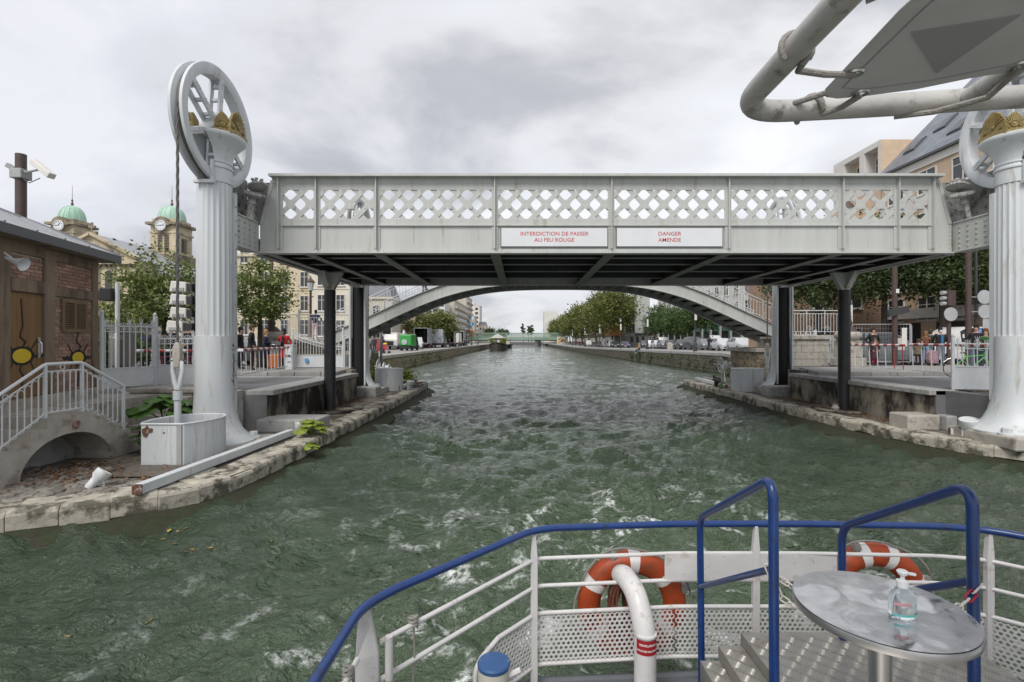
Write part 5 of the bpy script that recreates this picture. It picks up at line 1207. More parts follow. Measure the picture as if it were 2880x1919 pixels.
# upper platform and side steps in tread plate
PT = EYE-1.6
def tread(name, x0, x1, y0, y1, z0, z1, raised=True):
    o = box(name, PLATE, x0, x1, y0, y1, z0, z1, BT)
    if raised:
        mb = MB(); y = y0+.03; j = 0
        while y < y1-.02:
            x = x0+.03; i = 0
            while x < x1-.02:
                rot = R(52) if (i+j) % 2 else R(-38)
                for k in range(5):
                    off = (k-2)*.011; cx = x-off*math.sin(rot); cy = y+off*math.cos(rot); ln = .016
                    dx, dy = math.cos(rot)*ln, math.sin(rot)*ln; wx, wy = -math.sin(rot)*.0032, math.cos(rot)*.0032
                    mb.add([(cx-dx, cy-dy, z1), (cx+wx, cy+wy, z1), (cx+dx, cy+dy, z1), (cx-wx, cy-wy, z1), (cx, cy, z1+.0045)], [(0, 3, 4), (3, 2, 4), (2, 1, 4), (1, 0, 4)])
                x += .052; i += 1
            y += .052; j += 1
        mb.build('tread_pattern', PLATE, o, kind='stuff')
    return o
tread('platform', 1.205, 2.35, 1.6, 2.74, DZ+.001, PT)
tread('step', 1.075, 1.203, 1.8, 2.72, DZ+.002, PT-.06); tread('step', .97, 1.073, 1.8, 2.70, DZ+.003, PT-.13)
box('upper_deck', PLATE, -.7, 3.6, -2.8, 1.2, DZ+.002, PT-.002, BT)
# mooring post with blue top
bp = MB().lathe([(.082, DZ), (.084, EYE-1.80), (.086, EYE-1.775)], (-.145, 2.72, 0), 28).build('mooring_post', mat('chipped_cream', (.50, .48, .42), .5, var=.2, dirt=((.2, .16, .1), .15, 9)), BT, smooth=True)
MB().lathe([(.087, EYE-1.774), (.090, EYE-1.755), (.084, EYE-1.745), (0, EYE-1.742)], (-.145, 2.72, 0), 28).build('post_cap', mat('chipped_blue', (.03, .085, .22), .5, var=.25, dirt=((.4, .42, .45), .06, 22)), bp, smooth=True)
MB().tube([(-.08, 2.72, EYE-1.83), (.0, 2.73, EYE-1.80)], .017, 8).build('post_horn', WRAIL, bp)
# ventilation pipe
vp = MB().tube(fillet([(.73, 2.93, DZ), (.73, 2.93, EYE-1.70), (.70, 3.04, EYE-1.53), (.665, 3.20, EYE-1.505), (.655, 3.26, EYE-1.53)], .14, 9), .064, 24).build('ventilation_pipe', WRAIL, BT, smooth=True)
MB().lathe([(.066, EYE-1.722), (.068, EYE-1.715), (.066, EYE-1.708)], (.73, 2.93, 0), 24).build('pipe_collar', WRAIL, vp, smooth=True)
REDL = flat('red_label', (.30, .012, .02), .5)
n = 12; lab = MB(); r0 = .0652
ring = lambda z: [(.73+r0*math.sin(R(a)), 2.93-r0*math.cos(R(a)), z) for a in [-62+124*i/n for i in range(n+1)]]
lab.loft([ring(EYE-1.812), ring(EYE-1.727)], close=False, caps=False).build('red_label', REDL, vp, smooth=True)
def curved_text(txt, size, z):
    me = text_mesh(txt, size, TILEW, .0006)
    for v in me.vertices:
        a = v.co.x/.0662; v.co = Vector((.73+.0662*math.sin(a), 2.93-.0662*math.cos(a), z+v.co.y))-wpos(vp)
    o = bpy.data.objects.new('lettering', me); COL.objects.link(o); o.parent = vp
curved_text('VENTILATION', .0165, EYE-1.754); curved_text('SALLE DES MACHINES', .0135, EYE-1.786)
# knotted cords on the rails
for (x, y, dp) in ((-.52, 2.43, 1.38), (-.705, 2.05, 1.38)):
    t = thing('knotted_cord', 'grey cord knotted on the ' + ('slanting' if y > 2.2 else 'side') + ' white rail at the left quarter', 'cord', (x, y, EYE-dp-.25))
    mb = MB(); mb.tube([(x+.02*math.cos(R(a*40)), y+.02*math.sin(R(a*40)), EYE-dp-.015+.0022*a) for a in range(28)], .006, 5); mb.build('knot', ROPE, t, smooth=True)
    MB().tube([(x, y, EYE-dp-.01), (x+.006, y, EYE-dp-.12), (x-.004, y, EYE-dp-.3)], .0055, 5).build('tail', ROPE, t, smooth=True)
# ================================================================ life rings
def lifering(x, y, z, label, tilt, rope_rot, brown):
    t = thing('life_ring', label, 'life ring', (x, y, z-.36)); Rm, rm = .29, .078; n = 48; rings = []
    for i in range(n):
        a = 2*math.pi*i/n; rings.append([(x+(Rm+rm*math.cos(b))*math.cos(a), y+rm*.85*math.sin(b), z+(Rm+rm*math.cos(b))*math.sin(a)) for b in [2*math.pi*k/14 for k in range(14)]])
    mb = MB(); base = 0
    for r in rings: mb.v += [Vector(p) for p in r]
    for i in range(n):
        for k in range(14): mb.f.append((i*14+k, i*14+(k+1) % 14, ((i+1) % n)*14+(k+1) % 14, ((i+1) % n)*14+k))
    mb.build('ring', ORANGE, t, smooth=True)
    for a0 in rope_rot:
        rr = []
        for i in range(5):
            a = R(a0-6+12*i/4); rr.append([(x+(Rm+(rm+.003)*math.cos(b))*math.cos(a), y+(rm+.003)*.86*math.sin(b), z+(Rm+(rm+.003)*math.cos(b))*math.sin(a)) for b in [2*math.pi*k/14 for k in range(14)]])
        MB().loft(rr).build('reflective_band', TAPE, t, smooth=True)
    pts = []
    for i in range(121):
        a = R(3*i); sag = .03*abs(math.sin(a*2+.7)); q = Rm+rm+.006+sag; pts.append((x+q*math.cos(a), y-.03+.01*math.sin(7*a), z+q*math.sin(a)))
    MB().tube(pts, .008, 6).build('grab_line', ROPE, t, smooth=True)
    for a0 in (0, 90, 180, 270):
        a = R(a0+20); MB().lathe([(.02, -.03), (.03, 0), (.02, .03)], (x+(Rm+rm)*math.cos(a), y-.03, z+(Rm+rm)*math.sin(a)), 8).build('line_knot', ROPE, t, smooth=True)
    if brown:
        mb = MB(); rr = random.Random(2)
        for k in range(9): mb.tube([(x-.10+.05*math.cos(R(a))+.012*math.sin(k*2+a*.02)+.01*k*.3, y-.02-.01*k+.05*math.sin(k), z+.0+(.18+.012*(k % 3))*math.sin(R(a))-.02) for a in range(0, 360, 24)], .0085, 5, close=True)
        mb.build('rope_coil', ROPER, t, smooth=True)
        me = text_mesh('ER', .07, BLACK, .002); o = bpy.data.objects.new('lettering', me); COL.objects.link(o); o.parent = t; o.location = Vector((x-.285, y-.071, z-.06))-wpos(t); o.rotation_euler = (R(90), R(-70), 0)
    return t
lifering(.755, 3.40, EYE-1.795, 'orange life ring with brown rope coil behind the ventilation pipe', 0, (88, 150, 42, 215, 330), True)
lifering(2.39, 3.40, EYE-1.745, 'orange life ring hanging behind the round table', 0, (104, 70, 20, 200, 300), False)
# ================================================================ plastic chains between the handrails
def chain(pts, label, red):
    t = thing('plastic_chain', label, 'chain', pts[-1]); P_ = resample([Vector(p) for p in pts], .040)
    for i in range(len(P_)-1):
        a, b = P_[i], P_[i+1]; d = (b-a); c = (a+b)/2; t_ = d.normalized(); s = t_.orthogonal().normalized() if i % 2 else t_.cross(t_.orthogonal()).normalized()
        L_ = .030; w_ = .0115; loop = [c+t_*(L_-w_+0*w_)*.8*sg+0*s for sg in (1,)]
        lp = [c+t_*(.016*(1 if math.cos(R(q)) > 0 else -1)+.0105*math.cos(R(q)))+s*.0115*math.sin(R(q)) for q in range(0, 360, 36)]
        MB().tube(lp, .0037, 6, close=True).build('link', REDP if i in red else CHAINW, t, smooth=True)
chain([(.985, 2.0, EYE-.90), (1.03, 1.985, EYE-1.02), (1.12, 1.97, EYE-1.075), (1.22, 1.96, EYE-1.09)], 'white plastic chain on the left stair handrail, one red link', (6,))
chain([(1.0, 2.0, EYE-.93), (1.08, 1.99, EYE-.98), (1.17, 1.98, EYE-1.07)], 'second strand of white chain beside the left stair handrail', (5,))
chain([(1.70, 1.85, EYE-.905), (1.64, 1.83, EYE-.945), (1.58, 1.82, EYE-.985), (1.50, 1.82, EYE-1.03), (1.42, 1.83, EYE-1.05)], 'white plastic chain hooked to the right stair handrail above the table', (1,))
# ================================================================ round table and bottle
TX, TY, TR_, TZ = 1.15, 1.60, .25, EYE-.85
tm = bpy.data.materials.new('swirled_steel'); tm.use_nodes = True; tt = tm.node_tree; bs = tt.nodes['Principled BSDF']; L = tt.links.new
bs.inputs['Metallic'].default_value = 1
tcn = N(tt, 'ShaderNodeTexCoord'); n1_ = N(tt, 'ShaderNodeTexNoise', i_Scale=7.0, i_Detail=5.0, i_Distortion=1.0); L(tcn.outputs['Object'], n1_.inputs[0])
r1 = N(tt, 'ShaderNodeMapRange'); r1.inputs[1].default_value = .45; r1.inputs[2].default_value = .56; r1.inputs[3].default_value = .10; r1.inputs[4].default_value = .38; L(n1_.outputs[0], r1.inputs[0]); L(r1.outputs[0], bs.inputs['Roughness'])
n2_ = N(tt, 'ShaderNodeTexNoise', i_Scale=26.0, i_Detail=6.0); L(tcn.outputs['Object'], n2_.inputs[0])
r2 = N(tt, 'ShaderNodeMapRange'); r2.inputs[3].default_value = .34; r2.inputs[4].default_value = .72; L(n2_.outputs[0], r2.inputs[0])
cm = N(tt, 'ShaderNodeCombineXYZ'); [L(r2.outputs[0], cm.inputs[i]) for i in range(3)]; L(cm.outputs[0], bs.inputs['Base Color'])
bmp = N(tt, 'ShaderNodeBump', i_Strength=.12, i_Distance=.004); L(n1_.outputs[0], bmp.inputs['Height']); L(bmp.outputs[0], bs.inputs['Normal'])
T = thing('bistro_table', 'round steel-topped table on a single leg, with a dispenser bottle', 'table', (TX, TY, PT))
MB().lathe([(TR_-.012, TZ-.003), (TR_-.006, TZ+.0005), (0, TZ)], (TX, TY, 0), 64).build('table_top', tm, T, smooth=True)
MB().lathe([(0, TZ-.028), (TR_-.015, TZ-.028), (TR_-.002, TZ-.024), (TR_, TZ-.012), (TR_-.003, TZ-.001), (TR_-.0115, TZ-.0028)], (TX, TY, 0), 64).build('edge_band', CHROME, T, smooth=True)
MB().lathe([(.032, PT+.02), (.032, TZ-.03), (.05, TZ-.0285)], (TX, TY, 0), 20).build('leg', CHROME, T, smooth=True); MB().lathe([(.2, PT+.004), (.2, PT+.012), (.05, PT+.03), (.033, PT+.05)], (TX, TY, 0), 28).build('foot', CHROME, T, smooth=True)
CHROMEW = mat('wet_steel', (.34, .345, .35), .04, metal=1, var=.05)
wm = bpy.data.materials.new('rain_puddle'); wm.use_nodes = True; b_ = wm.node_tree.nodes['Principled BSDF']; b_.inputs['Transmission Weight'].default_value = 1; b_.inputs['Roughness'].default_value = .02; b_.inputs['IOR'].default_value = 1.33
for (x, y, a, b, ph) in ():
    rr = random.Random(ph); pr_ = [(x+a*math.cos(q)*(1+.3*math.sin(3*q+ph)), y+b*math.sin(q)*(1+.3*math.cos(2*q+ph))) for q in [2*math.pi*i/24 for i in range(24)]]
    MB().loft([[(px, py, TZ+.0006) for px, py in pr_], [(x+(px-x)*.9, y+(py-y)*.9, TZ+.0009) for px, py in pr_]]).build('puddle', CHROMEW, T, smooth=True)
gm = bpy.data.materials.new('clear_plastic'); gm.use_nodes = True; b_ = gm.node_tree.nodes['Principled BSDF']; b_.inputs['Transmission Weight'].default_value = .93; b_.inputs['Roughness'].default_value = .05; b_.inputs['IOR'].default_value = 1.25; b_.inputs['Base Color'].default_value = (.86, .93, .95, 1)
BX, BY = 1.172, 1.535
B = thing('pump_bottle', 'clear hand-gel bottle with white pump standing on the round table', 'bottle', (BX, BY, TZ))
MB().lathe([(.036, TZ+.001), (.040, TZ+.006), (.040, TZ+.055), (.037, TZ+.072), (.026, TZ+.088), (.0145, TZ+.094), (.0145, TZ+.1)], (BX, BY, 0), 32, sx=1, sy=.62).build('body', gm, B, smooth=True)
MB().lathe([(.0155, TZ+.093), (.0165, TZ+.112), (.009, TZ+.115), (.006, TZ+.117), (.006, TZ+.128), (.012, TZ+.131), (.016, TZ+.140), (.012, TZ+.144), (0, TZ+.1445)], (BX, BY, 0), 20).build('pump', SIGNW, B, smooth=True)
MB().bar((BX, BY, TZ+.137), (BX+.036, BY-.006, TZ+.133), .009, .008).build('spout', SIGNW, B, bevel=.002)
for (z0, z1, m_) in ((.012, .018, flat('teal_print', (.09, .42, .42))), (.045, .054, flat('red_print', (.50, .26, .28)))):
    lb_ = MB(); rg = lambda z: [(BX+.0408*math.sin(R(a)), BY-.0408*.62*math.cos(R(a)), TZ+z) for a in range(-75 if z < .02 else -60, 76 if z < .02 else 20, 10)]
    lb_.loft([rg(z0), rg(z1)], close=False, caps=False); o = lb_.build('print_band', m_, B)
# ================================================================ awning over the stern
AZ = EYE+.70
A = thing('awning', 'grey fabric awning laced with elastic cord inside the tube frame, upper right', 'awning', (1.4, .9, AZ-.03))
F_ = thing('overhead_tube', 'curved grimy white tube frame overhead at the upper right', 'tube frame', (.66, 1.5, AZ-.04))
MB().tube(fillet([(.655, -.9, AZ), (.66, 1.1, AZ), (.665, 1.545, AZ), (1.0, 1.505, AZ), (1.42, 1.44, AZ), (2.6, 1.30, AZ)], .17, 10), .0315, 20).build('tube', PIPEW, F_, smooth=True)
MB().tube([(1.27, -.9, AZ+.02), (1.28, 1.20, AZ+.02), (1.285, 1.43, AZ-.005)], .026, 16).build('cross_tube', PIPEW, F_, smooth=True)
MB().tube([(.66, -.8, AZ), (.66, -.8, PT)], .03, 12).build('frame_post', PIPEW, F_, smooth=True); MB().tube([(2.6, 1.30, AZ), (3.65, 1.2, AZ), (3.65, 1.2, PT)], .03, 12).build('frame_post', PIPEW, F_, smooth=True)
fab = fillet([(2.6, -.6), (.765, -.6), (.80, 1.056), (.852, 1.43), (1.096, 1.385), (1.275, 1.29), (1.9, 1.22), (2.6, 1.15)], .10, 6) if False else [(2.6, -.6), (.765, -.6), (.80, 1.056), (.838, 1.33), (.846, 1.39), (.872, 1.43), (.912, 1.44), (.98, 1.425), (1.096, 1.387), (1.19, 1.33), (1.275, 1.292), (1.6, 1.30), (1.9, 1.24), (2.6, 1.15)]
fz = AZ-.005
CANVAS = None
MB().prism([(.879, 1.127), (1.065, 1.066), (1.08, 1.30)], fz-.004, fz-.001, 'z').build('patch', CANVD, A)
hem = [(.80, .2), (.845, 1.06), (.885, 1.375), (.93, 1.385), (.98, 1.375), (1.10, 1.335), (1.27, 1.24), (1.9, 1.18)]
MB().tube([(x, y, fz-.001) for x, y in hem], .0018, 5).build('stitch', CANVD, A)
EYS = [(.868, 1.30), (.955, 1.405), (1.262, 1.262), (.84, .95)]
from mathutils.geometry import delaunay_2d_cdt
cv_ = [Vector(p) for p in fab]; ce_ = [(i, (i+1) % len(fab)) for i in range(len(fab))]
for (x, y) in EYS:
    b0 = len(cv_); cv_ += [Vector((x+.0125*math.cos(R(22.5*k)), y+.0125*math.sin(R(22.5*k)))) for k in range(16)]; ce_ += [(b0+k, b0+(k+1) % 16) for k in range(16)]
ov_, oe_, of_, *_r = delaunay_2d_cdt(cv_, ce_, [list(range(len(fab)))], 1, 1e-6)
keep = [f for f in of_ if all((sum((ov_[i] for i in f), Vector((0, 0)))/len(f)-Vector(q)).length > .0118 for q in EYS)]
cvo = MB().add([(p.x, p.y, fz) for p in ov_], [tuple(f) for f in keep]).build('canvas', CANV, A); sd_ = cvo.modifiers.new('solidify', 'SOLIDIFY'); sd_.thickness = .003; sd_.offset = 1
for (x, y) in EYS:
    MB().lathe([(.0115, -.002), (.014, -.006), (.020, -.006), (.024, -.002), (.024, .006), (.0115, .006), (.0115, -.002)], (x, y, fz), 20).build('eyelet', CHROME, A, smooth=True)
def loop(cx, cy, ax, n=14):  # cord wrapped round the tube
    return [Vector((cx, cy, AZ))+(Vector((0, 1, 0)) if ax == 'x' else Vector((1, 0, 0)))*(.037*math.cos(R(a)))+Vector((0, 0, .037*math.sin(R(a)))) for a in range(-60, 241, 22)]
MB().tube(loop(.662, 1.20, 'y')[::-1]+[Vector((.70, 1.262, AZ-.02)), Vector((.78, 1.28, AZ-.02)), Vector((.866, 1.30, fz-.006))], .0085, 8).build('elastic_cord', ROPE, A, smooth=True)
MB().tube([Vector((.955, 1.405, fz-.008)), Vector((.93, 1.45, AZ-.025))]+[p+Vector((-.004*i, 0, 0)) for i, p in enumerate(loop(.90, 1.515, 'x')[::-1])], .0085, 8).build('elastic_cord', ROPE, A, smooth=True)
MB().tube([Vector((1.262, 1.262, fz-.008)), Vector((1.27, 1.36, AZ-.04)), Vector((1.20, 1.45, AZ-.038)), Vector((1.12, 1.50, AZ-.03))], .0085, 8).build('elastic_cord', ROPE, A, smooth=True)
MB().tube([Vector((.84, .95, fz-.006)), Vector((.75, .96, AZ-.01)), Vector((.69, 1.0, AZ-.02))], .0085, 8).build('elastic_cord', ROPE, A, smooth=True)
MB().tube([Vector((.87, 1.42, fz+.008)), Vector((.82, 1.50, AZ+.01))], .0085, 8).build('elastic_cord', ROPE, A, smooth=True)
# ================================================================ TREES
def tree(name, label, x, y, z0, h, rad, ch, seed, leafm, barkm, nl, size, group=None, clumps=46, trunk_r=.16, lean=(0, 0), flat_top=.0):
    r = np.random.default_rng(seed); root = thing(name, label, 'tree', (x, y, z0), group=group)
    cz = z0+h-ch/2; top = z0+h
    tp = [(x, y, z0), (x+lean[0]*.3+r.normal(0, .05), y, z0+(cz-z0)*.5), (x+lean[0]*.7, y+lean[1], cz-ch*.1), (x+lean[0], y+lean[1], top-ch*.18)]
    tk = MB().tube(tp, [trunk_r*1.25, trunk_r, trunk_r*.7, trunk_r*.18], 8)
    # clump centres: shell-biased ellipsoid with lumps
    d = r.normal(0, 1, (clumps, 3)); d /= np.linalg.norm(d, axis=1)[:, None]
    rr = r.uniform(.35, 1, (clumps, 1))**.6
    cc = d*rr*np.array([rad*.86, rad*.86, ch/2*.86])*r.uniform(.70, 1.17, (clumps, 1)); cc[:, 2] = np.where(cc[:, 2] < 0, cc[:, 2]*.9, cc[:, 2])
    cc += np.array([x+lean[0], y+lean[1], cz])
    for k in range(0, clumps, 2):
        c = cc[k]; zb = z0+(cz-z0)*r.uniform(.75, 1.1); p0 = Vector((x+lean[0]*.6, y+lean[1]*.6, zb)); p1 = Vector(c); m = (p0+p1)/2+Vector((0, 0, -.12*ch*r.uniform(0, 1)+.1))
        tk.tube([p0, m, p1], [trunk_r*.42, trunk_r*.26, .012], 5, caps=False)
    tk.build('trunk', barkm, root, smooth=True)
    ci = r.integers(0, clumps, nl); sg = rad*.165*r.uniform(.5, 1.5, clumps)
    g = r.normal(0, 1, (nl, 3)); c = cc[ci]+g*sg[ci][:, None]*np.array([1.15, 1.15, .8])
    leaves(c, size, r, leafm, 'crown', root); return root
tree('maple_tree', 'maple tree standing before the church, left of the near column', -13.55, 19.0, RZ, 4.6, 1.85, 3.4, 21, LEAFA, BARK, 6500, .125, trunk_r=.09, clumps=26)
tree('maple_tree', 'small yellowish tree behind the white signal post and fence', -16.0, 19.5, RZ, 2.9, 1.2, 2.3, 22, mat('leaf_lime', (.15, .19, .03), .6, var=.3, scale=.8, trans=.35, island=.4), BARK, 2600, .14, trunk_r=.06)
tree('maple_tree', 'maple tree right of the near column, before the cream house', -12.0, 23.0, RZ, 5.3, 1.75, 3.6, 23, LEAFA, BARK, 5600, .135, trunk_r=.11, clumps=24)
tree('hedge_shrub', 'dark green shrub behind the grey electrical cabinet', -13.2, 16.6, RZ, 1.7, 1.1, 1.5, 24, LEAFC, BARK, 2600, .12, trunk_r=.05)
for i, (x, y, h, rad, lb) in enumerate(((-17.8, 90, 6.6, 3.7, 'left round olive tree behind the parked trucks'), (-14.6, 93, 6.9, 3.3, 'right round olive tree beyond the parked trucks'), (-20.6, 97, 6.2, 3.4, 'olive tree partly behind the footbridge, leftmost over the trucks'))):
    tree('round_tree', lb, x, y, RZ, h, rad, 5.6, 31+i, LEAFB, BARK, 5200, .36, 'round trees on the left quay', trunk_r=.15, clumps=70)
ordn = ['first', 'second', 'third', 'fourth', 'fifth', 'sixth', 'seventh', 'eighth', 'ninth', 'tenth']
for i, y in enumerate((118, 130, 143, 158, 175, 194, 216, 242, 272, 306)):
    tree('plane_tree', f'{ordn[i]} tall plane tree of the right quay row, counted from the grey building', 24.2, y, zR(y), 14.6+.7*math.sin(i*2.1), 5.6, 11.8, 41+i, LEAFB, BARKP, 9500 if i < 4 else 5200, .46 if i < 4 else .7, 'plane trees along the right quay', trunk_r=.24, lean=(-2.2, 0), clumps=110)
for i, y in enumerate((108, 103, 97.5, 91.5, 84.5, 78.5)):
    tree('street_tree', f'{ordn[i]} small street tree behind the parked cars, counted from the grey building', 29, y, zR(y), 8.4+.5*math.sin(i*1.7), 3.0, 6.4, 61+i, LEAFD, BARK, 5200, .30, 'street trees behind the parked cars', trunk_r=.12, clumps=46)
for i, (x, y, h, rad, lb) in enumerate(((19.6, 33.0, 9.2, 3.3, 'dark tree left of the right jack post'), (24.4, 33.5, 9.8, 3.6, 'dark tree above the wire fence on the right bank'), (26.2, 31.0, 9.4, 3.2, 'dark tree with a forked trunk behind the masked man'), (30.5, 30.5, 9.0, 3.2, 'dark tree behind the signs at the right edge'))):
    tree('dark_tree', lb, x, y, RZ, h, rad, 6.6, 71+i, LEAFC, BARK, 10500, .19, 'dark street trees on the right bank', trunk_r=.17, clumps=64)
# ================================================================ BUILDINGS
def wmesh(w, h, m=FRAMEW, bars=True, bal_=False):
    f = MB(); o = .07
    for (x0, x1, z0, z1) in ((-w/2-o, -w/2, -h/2-o, h/2+o), (w/2, w/2+o, -h/2-o, h/2+o), (-w/2, w/2, h/2, h/2+o), (-w/2, w/2, -h/2-o, -h/2)): f.box(x0, x1, -.09, .05, z0, z1)
    if bars:
        f.box(-.035, .035, -.06, .0, -h/2, h/2); f.box(-w/2, -.035, -.055, .0, h*.16, h*.16+.05); f.box(.035, w/2, -.055, .0, h*.16, h*.16+.05)
    f.box(-w/2-.14, w/2+.14, -.16, .05, -h/2-o-.10, -h/2-o)
    return f.mesh('window', m), MB().box(-w/2, w/2, -.03, .0, -h/2, h/2).mesh('pane', GLASSD)
def put_windows(root, o, ang, pts, w, h, m=FRAMEW, bars=True):
    fm, pm = wmesh(w, h, m, bars); t = Vector((math.cos(ang), math.sin(ang)))
    for (s, z) in pts:
        p = Vector((o[0]+t.x*s, o[1]+t.y*s, z)); a = inst(fm, 'window', root, p, rz=ang); b = inst(pm, 'pane', a, p); b.rotation_euler = (0, 0, 0)
def house(name, label, x0, x1, y0, y1, z1, m, rows, sp, w, h, z_first, dz, cornice=True, roofm=SLATE, mans=0, side=None, cat='building', bars=True):
    root = thing(name, label, cat, ((x0+x1)/2, y0, RZ)); box('wall', m, x0, x1, y0, y1, RZ-.5, z1, root)
    n = int((x1-x0-.6)/sp)
    put_windows(root, (x0, y0-.01), 0, [((x1-x0-(n-1)*sp)/2+sp*i, z_first+dz*j) for i in range(n) for j in range(rows)], w, h, bars=bars)
    if side is not None:
        ns = int((y1-y0-.6)/sp); xs_ = x1 if side > 0 else x0
        put_windows(root, (xs_+.01*side, y0), R(90)*side if side > 0 else R(90), [((y1-y0-(ns-1)*sp)/2+sp*i, z_first+dz*j) for i in range(ns) for j in range(rows)], w, h, bars=bars) if side > 0 else put_windows(root, (xs_-.01, y1), R(-90), [((y1-y0-(ns-1)*sp)/2+sp*i, z_first+dz*j) for i in range(ns) for j in range(rows)], w, h, bars=bars)
    if cornice:
        box('cornice', m, x0-.25, x1+.25, y0-.25, y1+.25, z1+.002, z1+.35, root)
        for j in range(1, rows): box('string_course', m, x0-.02, x1+.06, y0-.07, y0-.001, z_first+dz*j-h/2-.55, z_first+dz*j-h/2-.38, root)
    if mans:
        zz = z1+.352; k = mans*.35
        MB().loft([[(x0, y0, zz), (x1, y0, zz), (x1, y1, zz), (x0, y1, zz)], [(x0+k, y0+k, zz+mans), (x1-k, y0+k, zz+mans), (x1-k, y1-k, zz+mans), (x0+k, y1-k, zz+mans)]]).build('roof', roofm, root)
    return root
# church
CH = thing('church', 'pale stone church with two square towers and green copper domes', 'church', (-84, 95, RZ))
gx, gy, hw = -81.4, 95, 8.2
MB().prism([(gx-hw, RZ-.5), (gx+hw, RZ-.5), (gx+hw, 18.2), (gx, 22.8), (gx-hw, 18.2)], gy, gy+.6, 'y').build('gable_wall', CHST, CH)
MB().prism([(gx-hw-.3, RZ), (gx+hw+.3, RZ), (gx+hw+.3, 18.1), (gx, 22.7), (gx-hw-.3, 18.1)], gy+.61, gy+40, 'y').build('nave', CHST, CH)
for s in (-1, 1):
    MB().add([(gx, gy+.2, 23.1), (gx, gy+42, 23.1), (gx+s*(hw+.9), gy+42, 18.0), (gx+s*(hw+.9), gy+.2, 18.0), (gx, gy+.2, 22.9), (gx, gy+42, 22.9), (gx+s*(hw+.9), gy+42, 17.8), (gx+s*(hw+.9), gy+.2, 17.8)], [(0, 1, 2, 3), (4, 5, 6, 7), (0, 3, 7, 4), (1, 2, 6, 5), (2, 3, 7, 6)]).build('roof', ZINC, CH)
    MB().bar((gx, gy-.25, 23.05), (gx+s*(hw+.8), gy-.25, 18.35), .9, .5).build('raking_cornice', CHST, CH)
box('cornice', CHST, gx-hw-.8, gx+hw+.8, gy-.7, gy-.05, 17.2, 17.9, CH)
dn_ = MB().box(-.18, .18, -.5, 0, -.2, .2).mesh('modillion', CHSTD)
for i in range(18): inst(dn_, 'modillion', CH, (gx-hw+.5+i*.95, gy-.05, 17.0))
ro = MB().lathe([(1.65, 0), (1.65, -.25), (1.4, -.3), (1.35, -.12), (0, -.12)], (gx+.35, gy, 19.5), 28, 'y').build('rose_window', CHSTD, CH)
for k in range(10):
    a = R(36*k+8); MB().lathe([(.26, -.0), (.26, -.05)], (gx+.35+.95*math.cos(a), gy-.12, 19.5+.95*math.sin(a)), 8, 'y').build('rose_light', GLASSD, ro)
aw = [(-.7, -1.9)]+[(.7*math.cos(R(a)), 1.2+.7*math.sin(R(a))) for a in range(180, -1, -20)]+[(.7, -1.9)]
for xx in (gx+3.3, gx-3.3):
    MB().prism([(xx+x*1.35, 14.2+z*1.12) for x, z in aw], gy-.12, gy-.002, 'y').build('window_surround', CHST, CH)
    MB().prism([(xx+x, 14.2+z) for x, z in aw], gy-.16, gy-.125, 'y').build('arched_window', GLASSD, CH)
for xx in (gx+5.4, gx+1.2, gx-1.2, gx-5.4): box('pilaster', CHST, xx-.4, xx+.4, gy-.3, gy-.003, RZ, 17.19, CH)
box('plinth_band', CHST, gx-hw, gx+hw, gy-.45, gy-.01, 10.6, 11.6, CH)
MB().box(gx-.12, gx+.12, gy-.1, gy+.2, 23.4, 25.2).box(gx-.65, gx+.65, gy-.09, gy+.19, 24.2, 24.6).build('stone_cross', CHSTD, CH); box('cross_base', CHSTD, gx-.9, gx+.9, gy-.2, gy+.4, 22.7, 23.5, CH)
